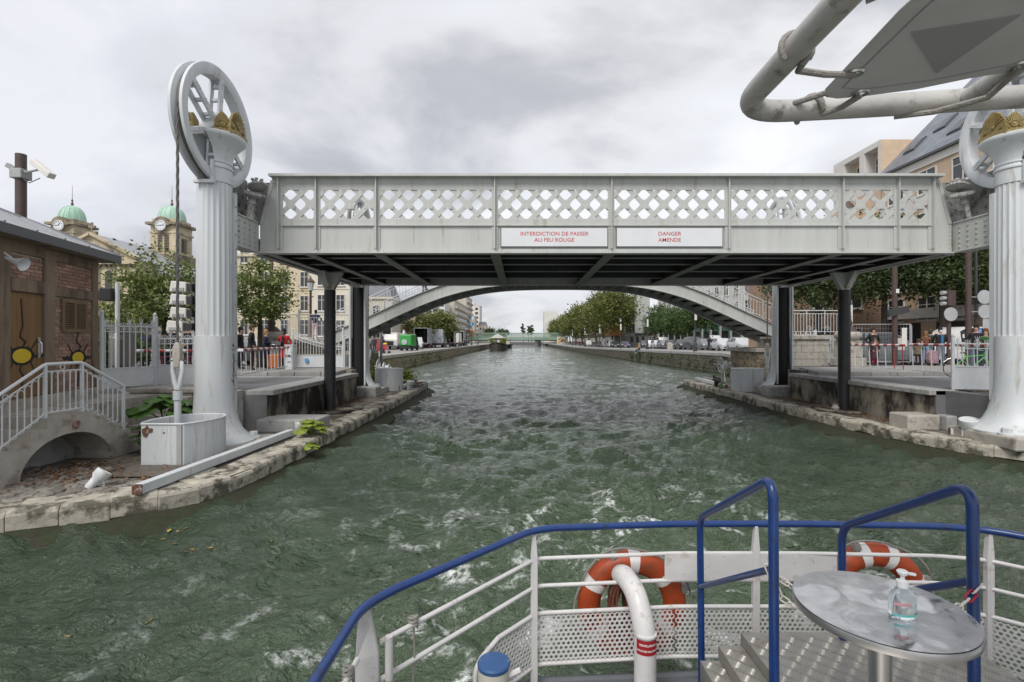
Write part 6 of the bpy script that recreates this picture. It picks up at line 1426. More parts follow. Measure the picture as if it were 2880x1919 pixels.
def tower(x0, w, y0, zb, ps):
    x1 = x0+w; T_ = box('tower', CHST, x0, x1, y0, y0+w, zb-3, 28.2, CH); xc, yc = (x0+x1)/2, y0+w/2
    box('tower_base', CHSTD, x0-.8, x1+.8, y0-.8, y0+w+.8, zb-5, zb, T_)
    box('tower_cornice', CHSTD, x0-.75, x1+.75, y0-.75, y0+w+.75, 28.21, 28.75, T_); box('tower_cornice', CHST, x0-.25, x1+.25, y0-.25, y0+w+.25, 26.4, 26.75, T_)
    for xx in (x0, x1-.9): box('corner_pilaster', CHST, xx-.05, xx+.95, y0-.12, y0-.001, zb, 26.39, T_)
    # arched clock pediment
    MB().prism([(xc-1.75, 28.0)]+[(xc+1.75*math.cos(R(a)), 28.3+1.6*math.sin(R(a))) for a in range(180, -1, -15)]+[(xc+1.75, 28.0)], y0-.8, y0+.3, 'y').build('clock_arch', CHSTD, T_)
    ck = MB().lathe([(1.15, 0), (1.15, -.15), (1.02, -.2), (1.0, -.1), (0, -.1)], (xc, y0-.8, 27.9), 28, 'y').build('clock', SIGNW, T_)
    for a, ln, wd_h in ps: MB().bar((xc, y0-.93, 27.9), (xc+ln*math.sin(R(a)), y0-.93, 27.9+ln*math.cos(R(a))), .12, .05).build('clock_hand', BLACK, ck)
    for k in range(12): a = R(30*k); MB().bar((xc+.75*math.sin(a), y0-.92, 27.9+.75*math.cos(a)), (xc+.92*math.sin(a), y0-.92, 27.9+.92*math.cos(a)), .08, .04).build('hour_mark', BLACK, ck)
    lv = MB().box(-.5, .5, -.12, .0, -.09, .09).mesh('louvre_slat', CHSTD)
    for s in (-.72, .72):
        box('louvre_opening', BLACK, xc+s-.5, xc+s+.5, y0-.02, y0+.1, zb+.6, 26.0, T_)
        for k in range(10): inst(lv, 'louvre_slat', T_, (xc+s, y0-.02, zb+.8+k*(26.0-zb-.8)/10))
    sx_ = x1; box('louvre_opening', BLACK, sx_-.1, sx_+.02, yc-.9, yc+.9, zb+.6, 25.6, T_); lv2 = MB().box(0, .12, -.9, .9, -.09, .09).mesh('louvre_slat', CHSTD)
    for k in range(10): inst(lv2, 'louvre_slat', T_, (sx_+.02, yc, zb+.8+k*(25.6-zb-.8)/10))
    box('dome_drum', CHST, x0+.15, x1-.15, y0+.15, y0+w-.15, 28.76, 29.6, T_)
    rd = w/2-.05; prof = [(rd*1.03, 29.55), (rd*1.03, 29.7)]+[(rd*math.cos(R(a))**.85, 29.7+3.3*math.sin(R(a))) for a in range(0, 88, 8)]+[(.12, 33.0), (.05, 33.1)]
    dm = MB().lathe(prof, (xc, yc, 0), 32).build('dome', COPPER, T_, smooth=True)
    for k in range(16):
        a = R(22.5*k+5); MB().tube([(xc+(rd*math.cos(R(q))**.85+.03)*math.cos(a), yc+(rd*math.cos(R(q))**.85+.03)*math.sin(a), 29.7+3.3*math.sin(R(q))) for q in range(0, 86, 12)], .05, 4).build('dome_rib', COPPER, dm)
    MB().lathe([(.12, 33), (.3, 33.5), (.1, 33.9), (.22, 34.2), (.05, 34.6), (.03, 37.6), (0, 37.7)], (xc, yc, 0), 10).build('finial', RUST, dm, smooth=True)
tower(-103.3, 5.0, 110, 21.5, ((-88, .9, 0), (30, .6, 0))); tower(-81.3, 5.5, 110, 21.7, ((-92, .9, 0), (-92, .1, 0), (80, .75, 0)))
box('side_wing', CREAMS, -76, -68, 100, 108, RZ, 15.5, CH); MB().prism([(-77, 15.501), (-67, 15.501), (-70, 17.5), (-74, 17.5)], 99.5, 108.5, 'y').build('wing_roof', ZINC, CH)
# houses on the left bank
house('cream_house', 'cream four-storey house with grey windows behind the maple, right of the near column', -39.5, -27.4, 68, 78, 14.2, CREAM, 4, 2.72, 1.0, 1.95, 4.6, 3.25, roofm=ZINC, mans=1.2)
house('stone_house', 'pale limestone corner house behind the left gate and landing', -27.3, -21.9, 65, 68.5, 15.5, CREAMS, 4, 2.4, 1.0, 2.0, 4.4, 3.3, roofm=ZINC, mans=1)
house('mansard_house', 'stone house with dark mansard dormers seen through the footbridge railing', -25.5, -20.6, 80, 86, 9.4, CREAMS, 2, 2.3, 1.0, 1.9, 4.2, 3.2, mans=3.0)
house('cream_house', 'low cream building with tall windows behind the white truck', -23.4, -18.7, 89, 95, 8.6, CREAM, 2, 2.2, .9, 1.8, 3.6, 3.0)
house('stone_house', 'pale house between the mansard roof and the white truck, behind the signpost', -20.5, -17.2, 92, 99, 7.2, CREAMS, 2, 1.6, .8, 1.7, 3.4, 2.8)
def slab(name, label, x0, x1, y0, y1, z1, m, floors, front, side, bal_=True):
    """post-war slab: windows and balconies as separate pieces on both visible faces"""
    root = thing(name, label, 'apartment block', ((x0+x1)/2, y0, RZ)); box('wall', m, x0, x1, y0, y1, RZ, z1, root); dz = (z1-RZ-1.2)/floors
    pn = MB().box(-.9, .9, -.06, .02, -.75, .75).mesh('window', GLASSD); bl = MB().box(-1.3, 1.3, -1.1, 0, -.12, .75).mesh('balcony', m)
    for j in range(floors):
        z = RZ+2.0+dz*j
        for i in range(front):
            x = x0+(x1-x0)*(i+.5)/front; inst(pn, 'window', root, (x, y0-.01, z))
            if bal_ and i % 2 == 0: inst(bl, 'balcony', root, (x, y0-.02, z-.95))
        for i in range(side):
            y = y0+(y1-y0)*(i+.5)/side; inst(pn, 'window', root, (x1+.01, y, z), rz=R(90))
            if bal_: inst(bl, 'balcony', root, (x1+.02, y, z-.95), rz=R(90), scale=(.8, .8, 1))
    box('parapet', m, x0-.15, x1+.15, y0-.15, y1+.15, z1+.001, z1+.5, root); box('roof_plant', m, x0+1, x0+(x1-x0)*.5, y0+2, y1-2, z1+.501, z1+2.4, root); return root
slab('apartment_block', 'white apartment block with balconies above the round trees', -38, -28.5, 188, 200, 18.0, OFFW, 6, 4, 0)
slab('apartment_block', 'beige apartment block with rows of small balconies along the left quay', -34, -26.7, 202, 250, 18.8, BEIGE, 6, 0, 15)
slab('apartment_block', 'tall terraced apartment block rising behind the beige one', -42, -29, 268, 300, 26.5, BEIGE, 8, 0, 10)
slab('apartment_block', 'narrow far apartment block right of the terraced one', -35, -27, 330, 350, 25.5, OFFW, 8, 2, 5, False)
mb_ = house('painted_house', 'narrow house with a blue and white painted gable on the left quay', -29.0, -25.0, 272, 285, 16.2, BEIGE, 0, 9, 1, 1, 3, 3, cornice=False)
MURB = flat('mural_blue', (.06, .24, .52)); MURW = flat('mural_white', (.62, .65, .68)); rr = random.Random(6)
for k in range(9):
    cx, cz = -28.6+3.2*rr.random(), 10.2+5.4*rr.random(); q = [(cx+rr.uniform(.5, 1.1)*math.cos(R(a)), cz+rr.uniform(.5, 1.2)*math.sin(R(a))) for a in range(0, 360, 45)]
    MB().prism(q, 271.9-.006*k, 271.9-.006*k+.005, 'y').build('paint_patch', MURB if k % 3 else MURW, mb_)
box('orange_panel', flat('orange_brown', (.32, .13, .05)), -28.8, -25.2, 271.9, 271.95, 3.5, 8.2, mb_)
house('beige_house', 'small beige house with zinc roof at the far end of the left quay', -25.5, -20.5, 300, 310, 11.5, CREAMS, 3, 1.6, .9, 1.6, 4, 2.8, roofm=SLATE, mans=2)
# right bank buildings
house('far_tower_block', 'plain white tower block beyond the plane trees', 15.2, 24, 322, 335, 21.3, OFFW, 0, 5, 1, 1, 3, 3, cornice=False, cat='tower block')
house('far_block', 'brown far block in front of the white tower block', 19, 22, 318, 321.9, 12, BEIGE, 0, 5, 1, 1, 3, 3, cornice=False)
gb = thing('grey_block', 'pale grey-green building with a column of black loggias behind the plane trees', 'building', (29, 125, 1.0))
box('wall', GREYB, 28.6, 32.3, 125, 140, 4.6, 14.2, gb); box('base', mat('base_grey', (.17, .18, .175), .8), 26.2, 32.3, 125.6, 140, .6, 4.599, gb); box('loggia_stack', GREYB, 26.4, 28.59, 126.2, 140, 4.6, 14.0, gb)
for k in range(4):
    box('loggia', BLACK, 26.6, 28.55, 125.4, 126.19, 5.0+2.25*k, 6.95+2.25*k, gb); box('loggia_slab', GREYB, 26.4, 28.59, 125.0, 126.19, 6.96+2.25*k, 7.23+2.25*k, gb)
box('orange_wall', flat('orange_panel', (.38, .17, .05)), 23.4, 26.3, 128, 140, 4, 10.5, gb)
for k in range(3): box('window', GLASSD, 27.6+1.4*k, 28.3+1.4*k, 125.5, 125.59, 2.4, 3.8, gb)
pb = thing('pale_block', 'long pale building with green shopfronts behind the parked cars', 'building', (40, 90, 1.2))
box('wall', OFFW, 34, 52, 58, 124, .6, 16.5, pb)
put_windows(pb, (33.99, 124), R(-90), [(2.4+3.9*i, 8.0+3.1*j) for i in range(16) for j in range(3)], 1.6, 1.7)
GSH = flat('green_shopfront', (.10, .20, .16))
for k in range(15):
    y_ = 60+4.2*k; box('shopfront', GSH, 33.8, 33.99, y_, y_+3.2, 1.0, 5.9, pb); box('shop_glass', GLASSD, 33.7, 33.79, y_+.4, y_+2.8, 1.5, 4.4, pb)
    box('pilaster', OFFW, 33.75, 33.99, y_+3.3, y_+3.9, 1.0, 6.2, pb)
house('quay_shed', 'long dark low building behind the trunks of the plane trees', 31, 40, 142, 300, 8.5, mat('shed_brown', (.13, .115, .10), .85, var=.2, scale=.3), 2, 3.5, 1.4, 1.5, 3.0, 3.2, cornice=False, side=-1)
# tiled building at the right edge
TB = thing('tiled_building', 'apartment building in orange and white tiles with blue slate roof, upper right', 'building', (29, 35, RZ))
TXX = 28.8
box('wall', TILEO, TXX, 42, 22, 39.9, RZ-.3, 15.2, TB); box('tower_wall', TILEO, TXX+.9, 42, 40.0, 46, RZ-.3, 18.9, TB)
for (z0, z1) in ((15.21, 15.75), (12.4, 13.2), (9.4, 10.1), (6.4, 7.1)): box('white_band', TILEW, TXX-.12, TXX-.001, 22, 39.9, z0, z1, TB)
box('gutter', ZINCD, TXX-.35, TXX+.1, 22, 39.95, 15.76, 15.92, TB)
for j in range(5):
    put_windows(TB, (TXX-.01, 39.9), R(-90), [(1.6+2.9*i, 14.2-3.0*j-.1) for i in range(6)], 1.5, 1.55, TILEW)
# slate roof in courses
sl2 = MB().add([(0, 0, 0), (0, 1, 0), (.56, 1, .58), (.56, 0, .58), (-.02, 0, .03), (-.02, 1, .03), (.54, 1, .61), (.54, 0, .61)], [(4, 5, 6, 7), (0, 1, 5, 4), (0, 3, 7, 4), (1, 2, 6, 5), (2, 3, 7, 6)]).mesh('slate_panel', SLATEB)
MB().add([(TXX-.2, 22, 15.9), (TXX-.2, 39.9, 15.9), (37, 39.9, 24.3), (37, 22, 24.3), (37, 22, 15.9), (37, 39.9, 15.9)], [(0, 1, 2, 3), (0, 3, 4), (1, 5, 2)]).build('roof', SLATEB, TB)
for r_i in range(14):
    for c_i in range(20):
        y_ = 22+c_i*.9
        if y_ < 39.3: inst(sl2, 'slate_panel', TB, (TXX-.2+.555*r_i-.03, y_, 15.93+.575*r_i), scale=(1, .88, 1))
for (y_, k) in ((37.8, 1.2), (36.2, 2.2), (33.6, 1.0), (36.6, 4.6), (31.5, 4.0)):
    zz = 15.95+k*1.036; xx = TXX-.2+k
    d_ = MB().add([(xx-.1, y_, zz+.12), (xx-.1, y_+1.1, zz+.12), (xx+.85, y_+1.1, zz+1.12), (xx+.85, y_, zz+1.12)]+[(xx+.0, y_, zz+.0), (xx+.0, y_+1.1, zz+.0), (xx+.95, y_+1.1, zz+1.0), (xx+.95, y_, zz+1.0)], [(0, 1, 2, 3), (4, 5, 6, 7), (0, 1, 5, 4), (1, 2, 6, 5), (2, 3, 7, 6), (3, 0, 4, 7)]).build('skylight', ZINCD, TB)
    MB().add([(xx-.06, y_+.12, zz+.20), (xx-.06, y_+.98, zz+.20), (xx+.72, y_+.98, zz+1.02), (xx+.72, y_+.12, zz+1.02)], [(0, 1, 2, 3)]).build('pane', GLASSD, d_)
# loggia block
box('loggia_frame', TILEW, TXX-.02, TXX+.9, 40.0, 46, 18.45, 18.9, TB); box('loggia_frame', TILEW, TXX-.02, TXX+.9, 40.0, 46, 15.0, 16.1, TB)
for (a, b) in ((40.0, 40.3), (41.9, 42.5), (44.5, 46)): box('loggia_frame', TILEW, TXX-.015, TXX+.9, a, b, 16.1, 18.45, TB)
box('loggia_wall', TILEO, TXX-.01, TXX+.9, 40.02, 46, RZ, 14.99, TB); box('side_wall', TILEO, TXX+.0, 42, 39.95, 39.99, 15, 18.88, TB)
put_windows(TB, (TXX+.89, 46), R(-90), [(46-41.1, 17.1), (46-43.4, 17.1)], 1.2, 1.6, TILEW)
for i in range(4): box('shop_window', GLASSD, TXX-.05, TXX-.002, 24+4*i, 26.6+4*i, RZ+.6, RZ+2.6, TB); 
box('awning_band', TILEW, TXX-.6, TXX-.003, 23, 39, RZ+2.9, RZ+3.6, TB)
rb2 = house('brick_house', 'brown rendered building with white window frames behind the wire fence', 20.5, 28, 38.5, 45, 9.0, mat('brown_render', (.33, .22, .15), .85, var=.15, scale=.6), 2, 2.4, 1.4, 1.5, 3.0, 3.1, cornice=False)
# far green railway bridge
GBR = thing('railway_bridge', 'pale green lattice railway bridge crossing the far end of the canal', 'bridge', (-4, 256, 2.8))
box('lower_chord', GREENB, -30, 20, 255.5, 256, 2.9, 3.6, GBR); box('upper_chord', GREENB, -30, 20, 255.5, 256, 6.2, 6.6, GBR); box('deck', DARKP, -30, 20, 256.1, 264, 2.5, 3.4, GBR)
lt = MB()
for i in range(100):
    x = -30+.5*i
    for s in (-1, 1): lt.bar((x, 255.7, 3.6), (x+s*2.4, 255.7, 6.2), .12, .14)
lt.build('lattice', GREENB, GBR, kind='stuff'); box('far_girder', GREENB, -30, 20, 263.5, 264, 3.0, 4.3, GBR)
for x in (-13, 9): box('bridge_pier', CONCG, x-1.5, x+1.5, 255.2, 264, -.5, 2.49, GBR)
box('station_canopy', GREENB, 7, 20, 246, 254, 2.6+RZ, 2.9+RZ, label='flat green canopy at the right foot of the railway bridge', cat='canopy')
for i, (x, y, h) in enumerate(((1.8, 330, 13), (5.4, 335, 12.5), (7.6, 340, 12))): tree('poplar_tree', f'{ordn[i]} slim dark poplar beyond the railway bridge, from the left', x, y, RZ, h, 1.6, 9, 90+i, LEAFC, BARK, 500, .9, 'poplars beyond the railway bridge', clumps=20)
tree('far_tree', 'low round tree beyond the left end of the railway bridge', -11, 300, RZ, 8.5, 4.5, 6, 95, LEAFC, BARK, 900, .9, clumps=30)
tree('far_tree', 'dark tree at the foot of the small beige house', -18, 292, RZ, 9, 4.0, 7, 96, LEAFC, BARK, 900, .9, clumps=30)
# barge
bg_ = thing('barge', 'black-hulled houseboat barge moored by the left quay', 'barge', (-6.6, 150, 0))
hull = []
for (y, w, z) in ((138, .15, 2.3), (138.6, 1.2, 2.1), (140, 2.1, 1.8), (143, 2.5, 1.55), (165, 2.5, 1.5)):
    hull.append([(-6.6-w, y, z), (-6.6-w*.85, y+.5, -.3), (-6.6+w*.85, y+.5, -.3), (-6.6+w, y, z)])
MB().loft(hull).build('hull', mat('barge_hull', (.075, .065, .055), .7, var=.3, scale=1), bg_); 
MB().loft([[(x, y-.05, z+.25*(1 if 0 < i < 3 else 0)) for i, (x, y, z) in enumerate([(a[0][0]-.06, a[0][1], a[0][2]-.3), (a[0][0]-.06, a[0][1], a[0][2]-.25), (a[3][0]+.06, a[3][1], a[3][2]-.25), (a[3][0]+.06, a[3][1], a[3][2]-.3)])] for a in hull]).build('bow_band', BLACK, bg_)
box('cabin', mat('barge_cabin', (.12, .10, .09), .6), -8.5, -4.7, 143.5, 163, 1.5, 3.4, bg_); MB().prism([(-8.9, 3.4), (-4.3, 3.4), (-6.6, 4.7)], 143, 145, 'y').build('gable', TILEW, bg_)
for k in range(3): box('cabin_window', HEADL, -8.0+1.2*k, -7.2+1.2*k, 143.4, 143.49, 2.2, 3.0, bg_)
leaf_cloud(260, -8.2, 142.5, 2.6, 1.2, 1.0, .9, .3, 5, LEAFY, 'deck_plants', bg_); leaf_cloud(260, -4.9, 142.5, 2.6, 1.0, 1.0, .9, .3, 6, LEAFY, 'deck_plants', bg_)
box('name_mark', TILEW, -7.1, -6.1, 138.2, 138.25, 1.85, 2.1, bg_)
b2 = thing('barge', 'low dark barge moored behind the houseboat', 'barge', (-5.4, 185, 0)); MB().loft([[(-5.4-w, y, 1.4), (-5.4-w*.8, y, -.2), (-5.4+w*.8, y, -.2), (-5.4+w, y, 1.4)] for y, w in ((178, .2), (180, 2), (205, 2.2))]).build('hull', BLACK, b2); box('cabin', BEIGE, -7, -4, 184, 200, 1.4, 2.6, b2)
# ================================================================ LAMPS AND POSTS
LANT = mat('lantern_glass', (.55, .56, .57), .2)
def lamp(x, y, z, h, label, m=DKIRON, group=None, arm=0):
    t = thing('street_lamp', label, 'street lamp', (x, y, z), group=group)
    MB().lathe([(.24, z), (.24, z+.15), (.17, z+.2), (.19, z+.9), (.12, z+1.0), (.14, z+1.1), (.075, z+1.25), (.06, z+h-.9), (.09, z+h-.86), (.05, z+h-.8), (.10, z+h-.72)], (x, y, 0), 12).build('post', m, t, smooth=True)
    MB().lathe([(.11, z+h-.72), (.21, z+h-.3), (.21, z+h-.26)], (x, y, 0), 8).build('lantern', LANT, t); MB().lathe([(.24, z+h-.26), (.25, z+h-.22), (.12, z+h-.08), (.06, z+h-.04), (.03, z+h+.1), (0, z+h+.12)], (x, y, 0), 10).build('lantern_cap', m, t, smooth=True)
    return t
for i, (x, y) in enumerate(((18.5, 53), (18.5, 73), (18.0, 90), (18.2, 115), (18, 140), (17.6, 170))):
    l = lamp(x, y, zR(y), 5.5, f'{ordn[i]} dark quay lantern on the right bank, counted from the footbridge', group='lanterns along the right quay')
    box('white_notice', TILEW, x-.12, x+.12, y-.2, y-.15, zR(y)+3.3, zR(y)+4.4, l)
for i, (x, y) in enumerate(((-13.0, 92), (-13.0, 106), (-12.9, 119), (-12.8, 131), (-12.5, 146))):
    lamp(x, y, RZ, 4.6, f'{ordn[i]} black quay lantern on the left bank, counted from the trucks', group='lanterns along the left quay')
def pedestal_lamp(x, y, label, zt):
    t = thing('ornate_lamp', label, 'street lamp', (x, y, SZ)); z = 3.25
    MB().box(x-.55, x+.55, y-.55, y+.55, SZ-.05, SZ+.35).box(x-.42, x+.42, y-.42, y+.42, SZ+.36, z-.42).build('pedestal', CONCL, t, bevel=.03); MB().lathe([(.44, z-.42), (.52, z-.33), (.58, z-.24), (.58, z-.10), (.54, z-.02), (.45, z)], (x, y, 0), 24).build('pedestal_cap', CONCL, t, smooth=True)
    MB().lathe([(.42, z), (.41, z+.05), (.30, z+.18), (.20, z+.26), (.155, z+.3), (.17, z+.34), (.20, z+.42), (.16, z+.55), (.13, z+.68), (.155, z+.74), (.12, z+.80), (.135, z+.9), (.105, z+1.05), (.095, z+2.2), (.12, z+2.26), (.09, z+2.34), (.075, zt-.9), (.12, zt-.85)], (x, y, 0), 18).build('post', BROWNI, t, smooth=True)
    MB().lathe([(.14, zt-.85), (.27, zt-.4), (.28, zt-.36)], (x, y, 0), 8).build('lantern', LANT, t); MB().lathe([(.32, zt-.36), (.2, zt-.15), (.06, zt)], (x, y, 0), 10).build('lantern_cap', BROWNI, t)
pedestal_lamp(-12.05, 24.2, 'ornate brown lamp post on a stone pedestal behind the waiting people, left', 9.6)
pedestal_lamp(15.9, 24.3, 'ornate brown lamp post on a stone pedestal behind the right jack post', 9.6)
lamp(-12.0, 28.6, RZ, 4.9, 'dark brown lantern behind the person on the left landing', BROWNI)
def pole(x, y, z0, h, r, label, m=BROWNI, cat='pole', name='steel_pole'):
    t = thing(name, label, cat, (x, y, z0)); MB().tube([(x, y, z0), (x, y, z0+h)], r, 12).build('shaft', m, t, smooth=True); return t
t = pole(21.4, 23.9, SZ, 5.6, .125, 'thick brown pole with grey round sign backs near the right column')
DISC = mat('sign_back', (.45, .46, .47), .45, metal=.3)
for (dz, dx) in ((3.25, .62), (2.55, .66)): MB().lathe([(.33, -.01), (.33, .01)], (21.4+dx, 23.75, SZ+dz), 24, 'y').build('round_sign_back', DISC, t); MB().tube([(21.45, 23.8, SZ+dz), (21.4+dx, 23.8, SZ+dz)], .02, 6).build('sign_bracket', DISC, t)
MB().tube([(21.85, 24.0, SZ), (21.85, 24.0, SZ+6)], .06, 8).build('second_shaft', DKIRON, t); box('small_plate', DISC, 21.95, 22.3, 23.75, 23.77, SZ+1.75, SZ+2.2, t); box('blue_notice', flat('blue_notice', (.12, .25, .62)), 21.55, 21.85, 23.7, 23.72, SZ+1.3, SZ+1.75, t)
t = pole(18.4, 24.6, SZ, 5.2, .12, 'brown pole with a dark cross-box and small stickers above the wire fence')
MB().bar((17.95, 24.45, SZ+2.5), (19.0, 24.5, SZ+2.72), .12, .34).build('cross_box', DKIRON, t); box('sticker', TILEW, 18.35, 18.5, 24.44, 24.45, SZ+3.5, SZ+3.7, t); box('notice', TILEW, 18.6, 18.85, 24.4, 24.41, SZ+.9, SZ+1.8, t)
t = pole(20.8, 24.3, SZ, 3.6, .09, 'traffic light post seen from behind with a round sign, beside the masked man', name='traffic_light', cat='traffic light')
box('signal_head', BROWNI, 20.62, 21.0, 24.1, 24.4, SZ+2.85, SZ+3.6, t, bevel=.03); MB().lathe([(.33, -.01), (.33, .01)], (20.75, 24.12, SZ+2.45), 24, 'y').build('round_sign_back', DISC, t)
for k in range(3): MB().lathe([(.09, 0), (.10, -.2)], (20.6, 24.25, SZ+2.97+.26*k), 10, 'x').build('visor', DISC, t)
box('sticker', TILEW, 20.75, 20.87, 24.19, 24.2, SZ+.75, SZ+1.05, t)
pole(-13.6, 22.0, RZ, 4.6, .05, 'thin dark lamp pole in the maple right of the near column')
pole(-19.6, 72, RZ, 7, .09, 'thin dark pole behind the footbridge, left of the white truck')
t = pole(-8.05, 28.9, PZ, 3.6, .07, 'green-grey post with black boat signal lights below the footbridge', FLANGE, 'signal', 'boat_signal')
for s in (-1, 1): box('signal_head', BLACK, -8.05+s*.34-.2, -8.05+s*.34+.2, 28.7, 29.0, 3.2, 4.05, t, bevel=.02); MB().tube([(-8.05, 28.9, 3.6), (-8.05+s*.3, 28.9, 3.6)], .03, 6).build('arm', BLACK, t)
MB().box(-8.55, -8.2, 28.88, 28.93, .6, 2.1).build('back_board', FLANGE, t)
# wire fence
t = thing('wire_fence', 'temporary wire fence panel with posters before the brown building, right', 'fence', (18, 25.5, SZ))
for (a, b) in (((16.9, 25.6), (19.6, 25.2)), ((19.65, 25.2), (21.5, 27.5))):
    A_, B_ = Vector((*a, SZ+.1)), Vector((*b, SZ+.1)); d = B_-A_; fr = MB().tube([A_, A_+Vector((0, 0, 1.9)), B_+Vector((0, 0, 1.9)), B_], .025, 8, close=True).build('panel_frame', DISC, t)
    wr = MB()
    for i in range(1, 20): p = A_+d*i/20; wr.bar(p, p+Vector((0, 0, 1.9)), .006)
    for j in range(1, 9): wr.bar(A_+Vector((0, 0, 1.9*j/9)), B_+Vector((0, 0, 1.9*j/9)), .006)
    wr.build('wire_mesh', DISC, fr, kind='stuff')
box('poster', TILEW, 18.9, 19.35, 25.2, 25.21, SZ+.7, SZ+1.3, t)
# ================================================================ VEHICLES
def copy_tree(o, parent=None):
    c = o.copy(); COL.objects.link(c); c.parent = parent
    for ch in o.children: copy_tree(ch, c)
    return c
def make_car(name, label, body, pos, rz, kind='hatch', open_boot=False, group=None):
    """local: x = length (front +x), z up"""
    t = thing(name, label, 'car' if kind != 'van' else 'van', pos, rz, group); t.rotation_euler = (0, 0, rz)
    L, Wd, H = {'hatch': (4.0, 1.72, 1.48), 'sedan': (4.4, 1.76, 1.43), 'mpv': (4.4, 1.8, 1.80), 'van': (4.9, 1.95, 2.1)}[kind]
    # (x fraction, belt z, roof z, half width belt, half width roof)
    S = {'hatch': [(-.5, .75, .78, .40, .38), (-.485, .92, .98, .46, .40), (-.40, .95, 1.38, .48, .36), (-.2, .95, 1.48, .5, .37), (.05, .95, 1.47, .5, .37), (.13, .95, 1.36, .5, .385), (.28, .93, .955, .495, .45), (.42, .82, .84, .47, .42), (.49, .68, .70, .40, .36), (.5, .55, .56, .38, .34)],
         'mpv': [(-.5, .9, .95, .44, .40), (-.49, 1.05, 1.2, .48, .42), (-.44, 1.05, 1.70, .49, .40), (-.2, 1.05, 1.80, .5, .41), (.08, 1.05, 1.79, .5, .41), (.16, 1.05, 1.62, .5, .41), (.33, 1.02, 1.05, .49, .45), (.44, .9, .93, .47, .42), (.49, .75, .77, .42, .38), (.5, .58, .6, .40, .36)]}
    S['sedan'] = S['hatch']; S['van'] = [(a, b*1.12, c*1.18, d, e_*1.08) for a, b, c, d, e_ in S['mpv']]
    rings = []; k = H/1.48 if kind == 'sedan' else 1
    for (fx, bz, rz_, hb_, hr) in S[kind]:
        x = fx*L; w, wr = hb_*Wd, hr*Wd
        rings.append([(x, -w*.93, .26), (x, -w, .5), (x, -w*.985, bz*k), (x, -wr, rz_*k-.03), (x, -wr*.8, rz_*k), (x, wr*.8, rz_*k), (x, wr, rz_*k-.03), (x, w*.985, bz*k), (x, w, .5), (x, w*.93, .26)])
    MB().loft(rings).build('body', body, t, smooth=True, local=True)
    def q4(*p): 
        v = [Vector(a) for a in p]; n = (v[1]-v[0]).cross(v[3]-v[0]).normalized(); c = sum(v, Vector())/4; n = n if n.dot(c-Vector((0, 0, .8))) > 0 else -n
        v = [c+(a-c)*.88+n*.008 for a in v]; return MB().add(v, [(0, 1, 2, 3)])
    for i in (2, 3, 4):
        for a, b in ((2, 3), (7, 6)): q4(rings[i][a], rings[i+1][a], rings[i+1][b], rings[i][b]).build('side_window', GLASSD, t, local=True)
    q4(rings[5][3], rings[6][2], rings[6][7], rings[5][6]).build('windscreen', GLASSD, t, local=True)
    q4(rings[1][3], rings[2][3], rings[2][6], rings[1][6]).build('rear_window', GLASSD, t, local=True)
    for sx in (-.30, .31):
        for s in (-1, 1):
            x, y = sx*L, s*(Wd/2-.10); w = MB().lathe([(.20, -.10), (.30, -.10), (.32, -.07), (.32, .07), (.30, .10), (.20, .10)], (x, y, .32), 16, 'y').build('wheel', TYRE, t, smooth=True, local=True)
            MB().lathe([(.0, -.104), (.05, -.106), (.19, -.102), (.2, -.098)] if s < 0 else [(.2, .098), (.19, .102), (.05, .106), (0, .104)], (x, y, .32), 10, 'y').build('rim', RIM, w, local=True)
    for s in (-1, 1):
        MB().obox((L*.455, s*Wd*.36, .70*k if kind != 'van' else .82), .22, .30, .15, Matrix.Rotation(R(-25)*s, 3, 'Z') @ Matrix.Rotation(R(25), 3, 'Y')).build('headlight', HEADL, t, local=True, bevel=.03)
        MB().obox((-L*.487, s*Wd*.37, .88), .08, .16, .22).build('tail_light', REDP, t, local=True)
        MB().obox((L*.16, s*(Wd/2+.06), .98*k), .12, .16, .12).build('mirror', body, t, local=True, bevel=.02)
    MB().box(L*.492, L*.505, -.45, .45, .36, .50).build('grille', BLACK, t, local=True); MB().box(L*.505, L*.508, -.26, .26, .38, .48).build('number_plate', TILEW, t, local=True)
    if open_boot: MB().add([(-L*.42, -.62, 1.44), (-L*.42, .62, 1.44), (-L*.62, .58, 1.82), (-L*.62, -.58, 1.82), (-L*.42, -.62, 1.40), (-L*.42, .62, 1.40), (-L*.63, .58, 1.77), (-L*.63, -.58, 1.77)], [(0, 1, 2, 3), (4, 5, 6, 7), (0, 3, 7, 4), (1, 2, 6, 5), (2, 3, 7, 6)]).build('raised_tailgate', body, t, local=True)
    return t
def paint(n, c): return mat(n, c, .3, var=.05, scale=2, coat=.5)
SILV = paint('silver_paint', (.50, .51, .52)); WHT = paint('white_paint', (.70, .70, .69)); DKG = paint('dark_grey_paint', (.045, .05, .055)); BLK = paint('black_paint', (.015, .015, .018)); GRY = paint('grey_paint', (.16, .17, .18)); PUR = paint('purple_paint', (.035, .02, .06))
fr = R(266)
grp = 'cars parked along the right quay'
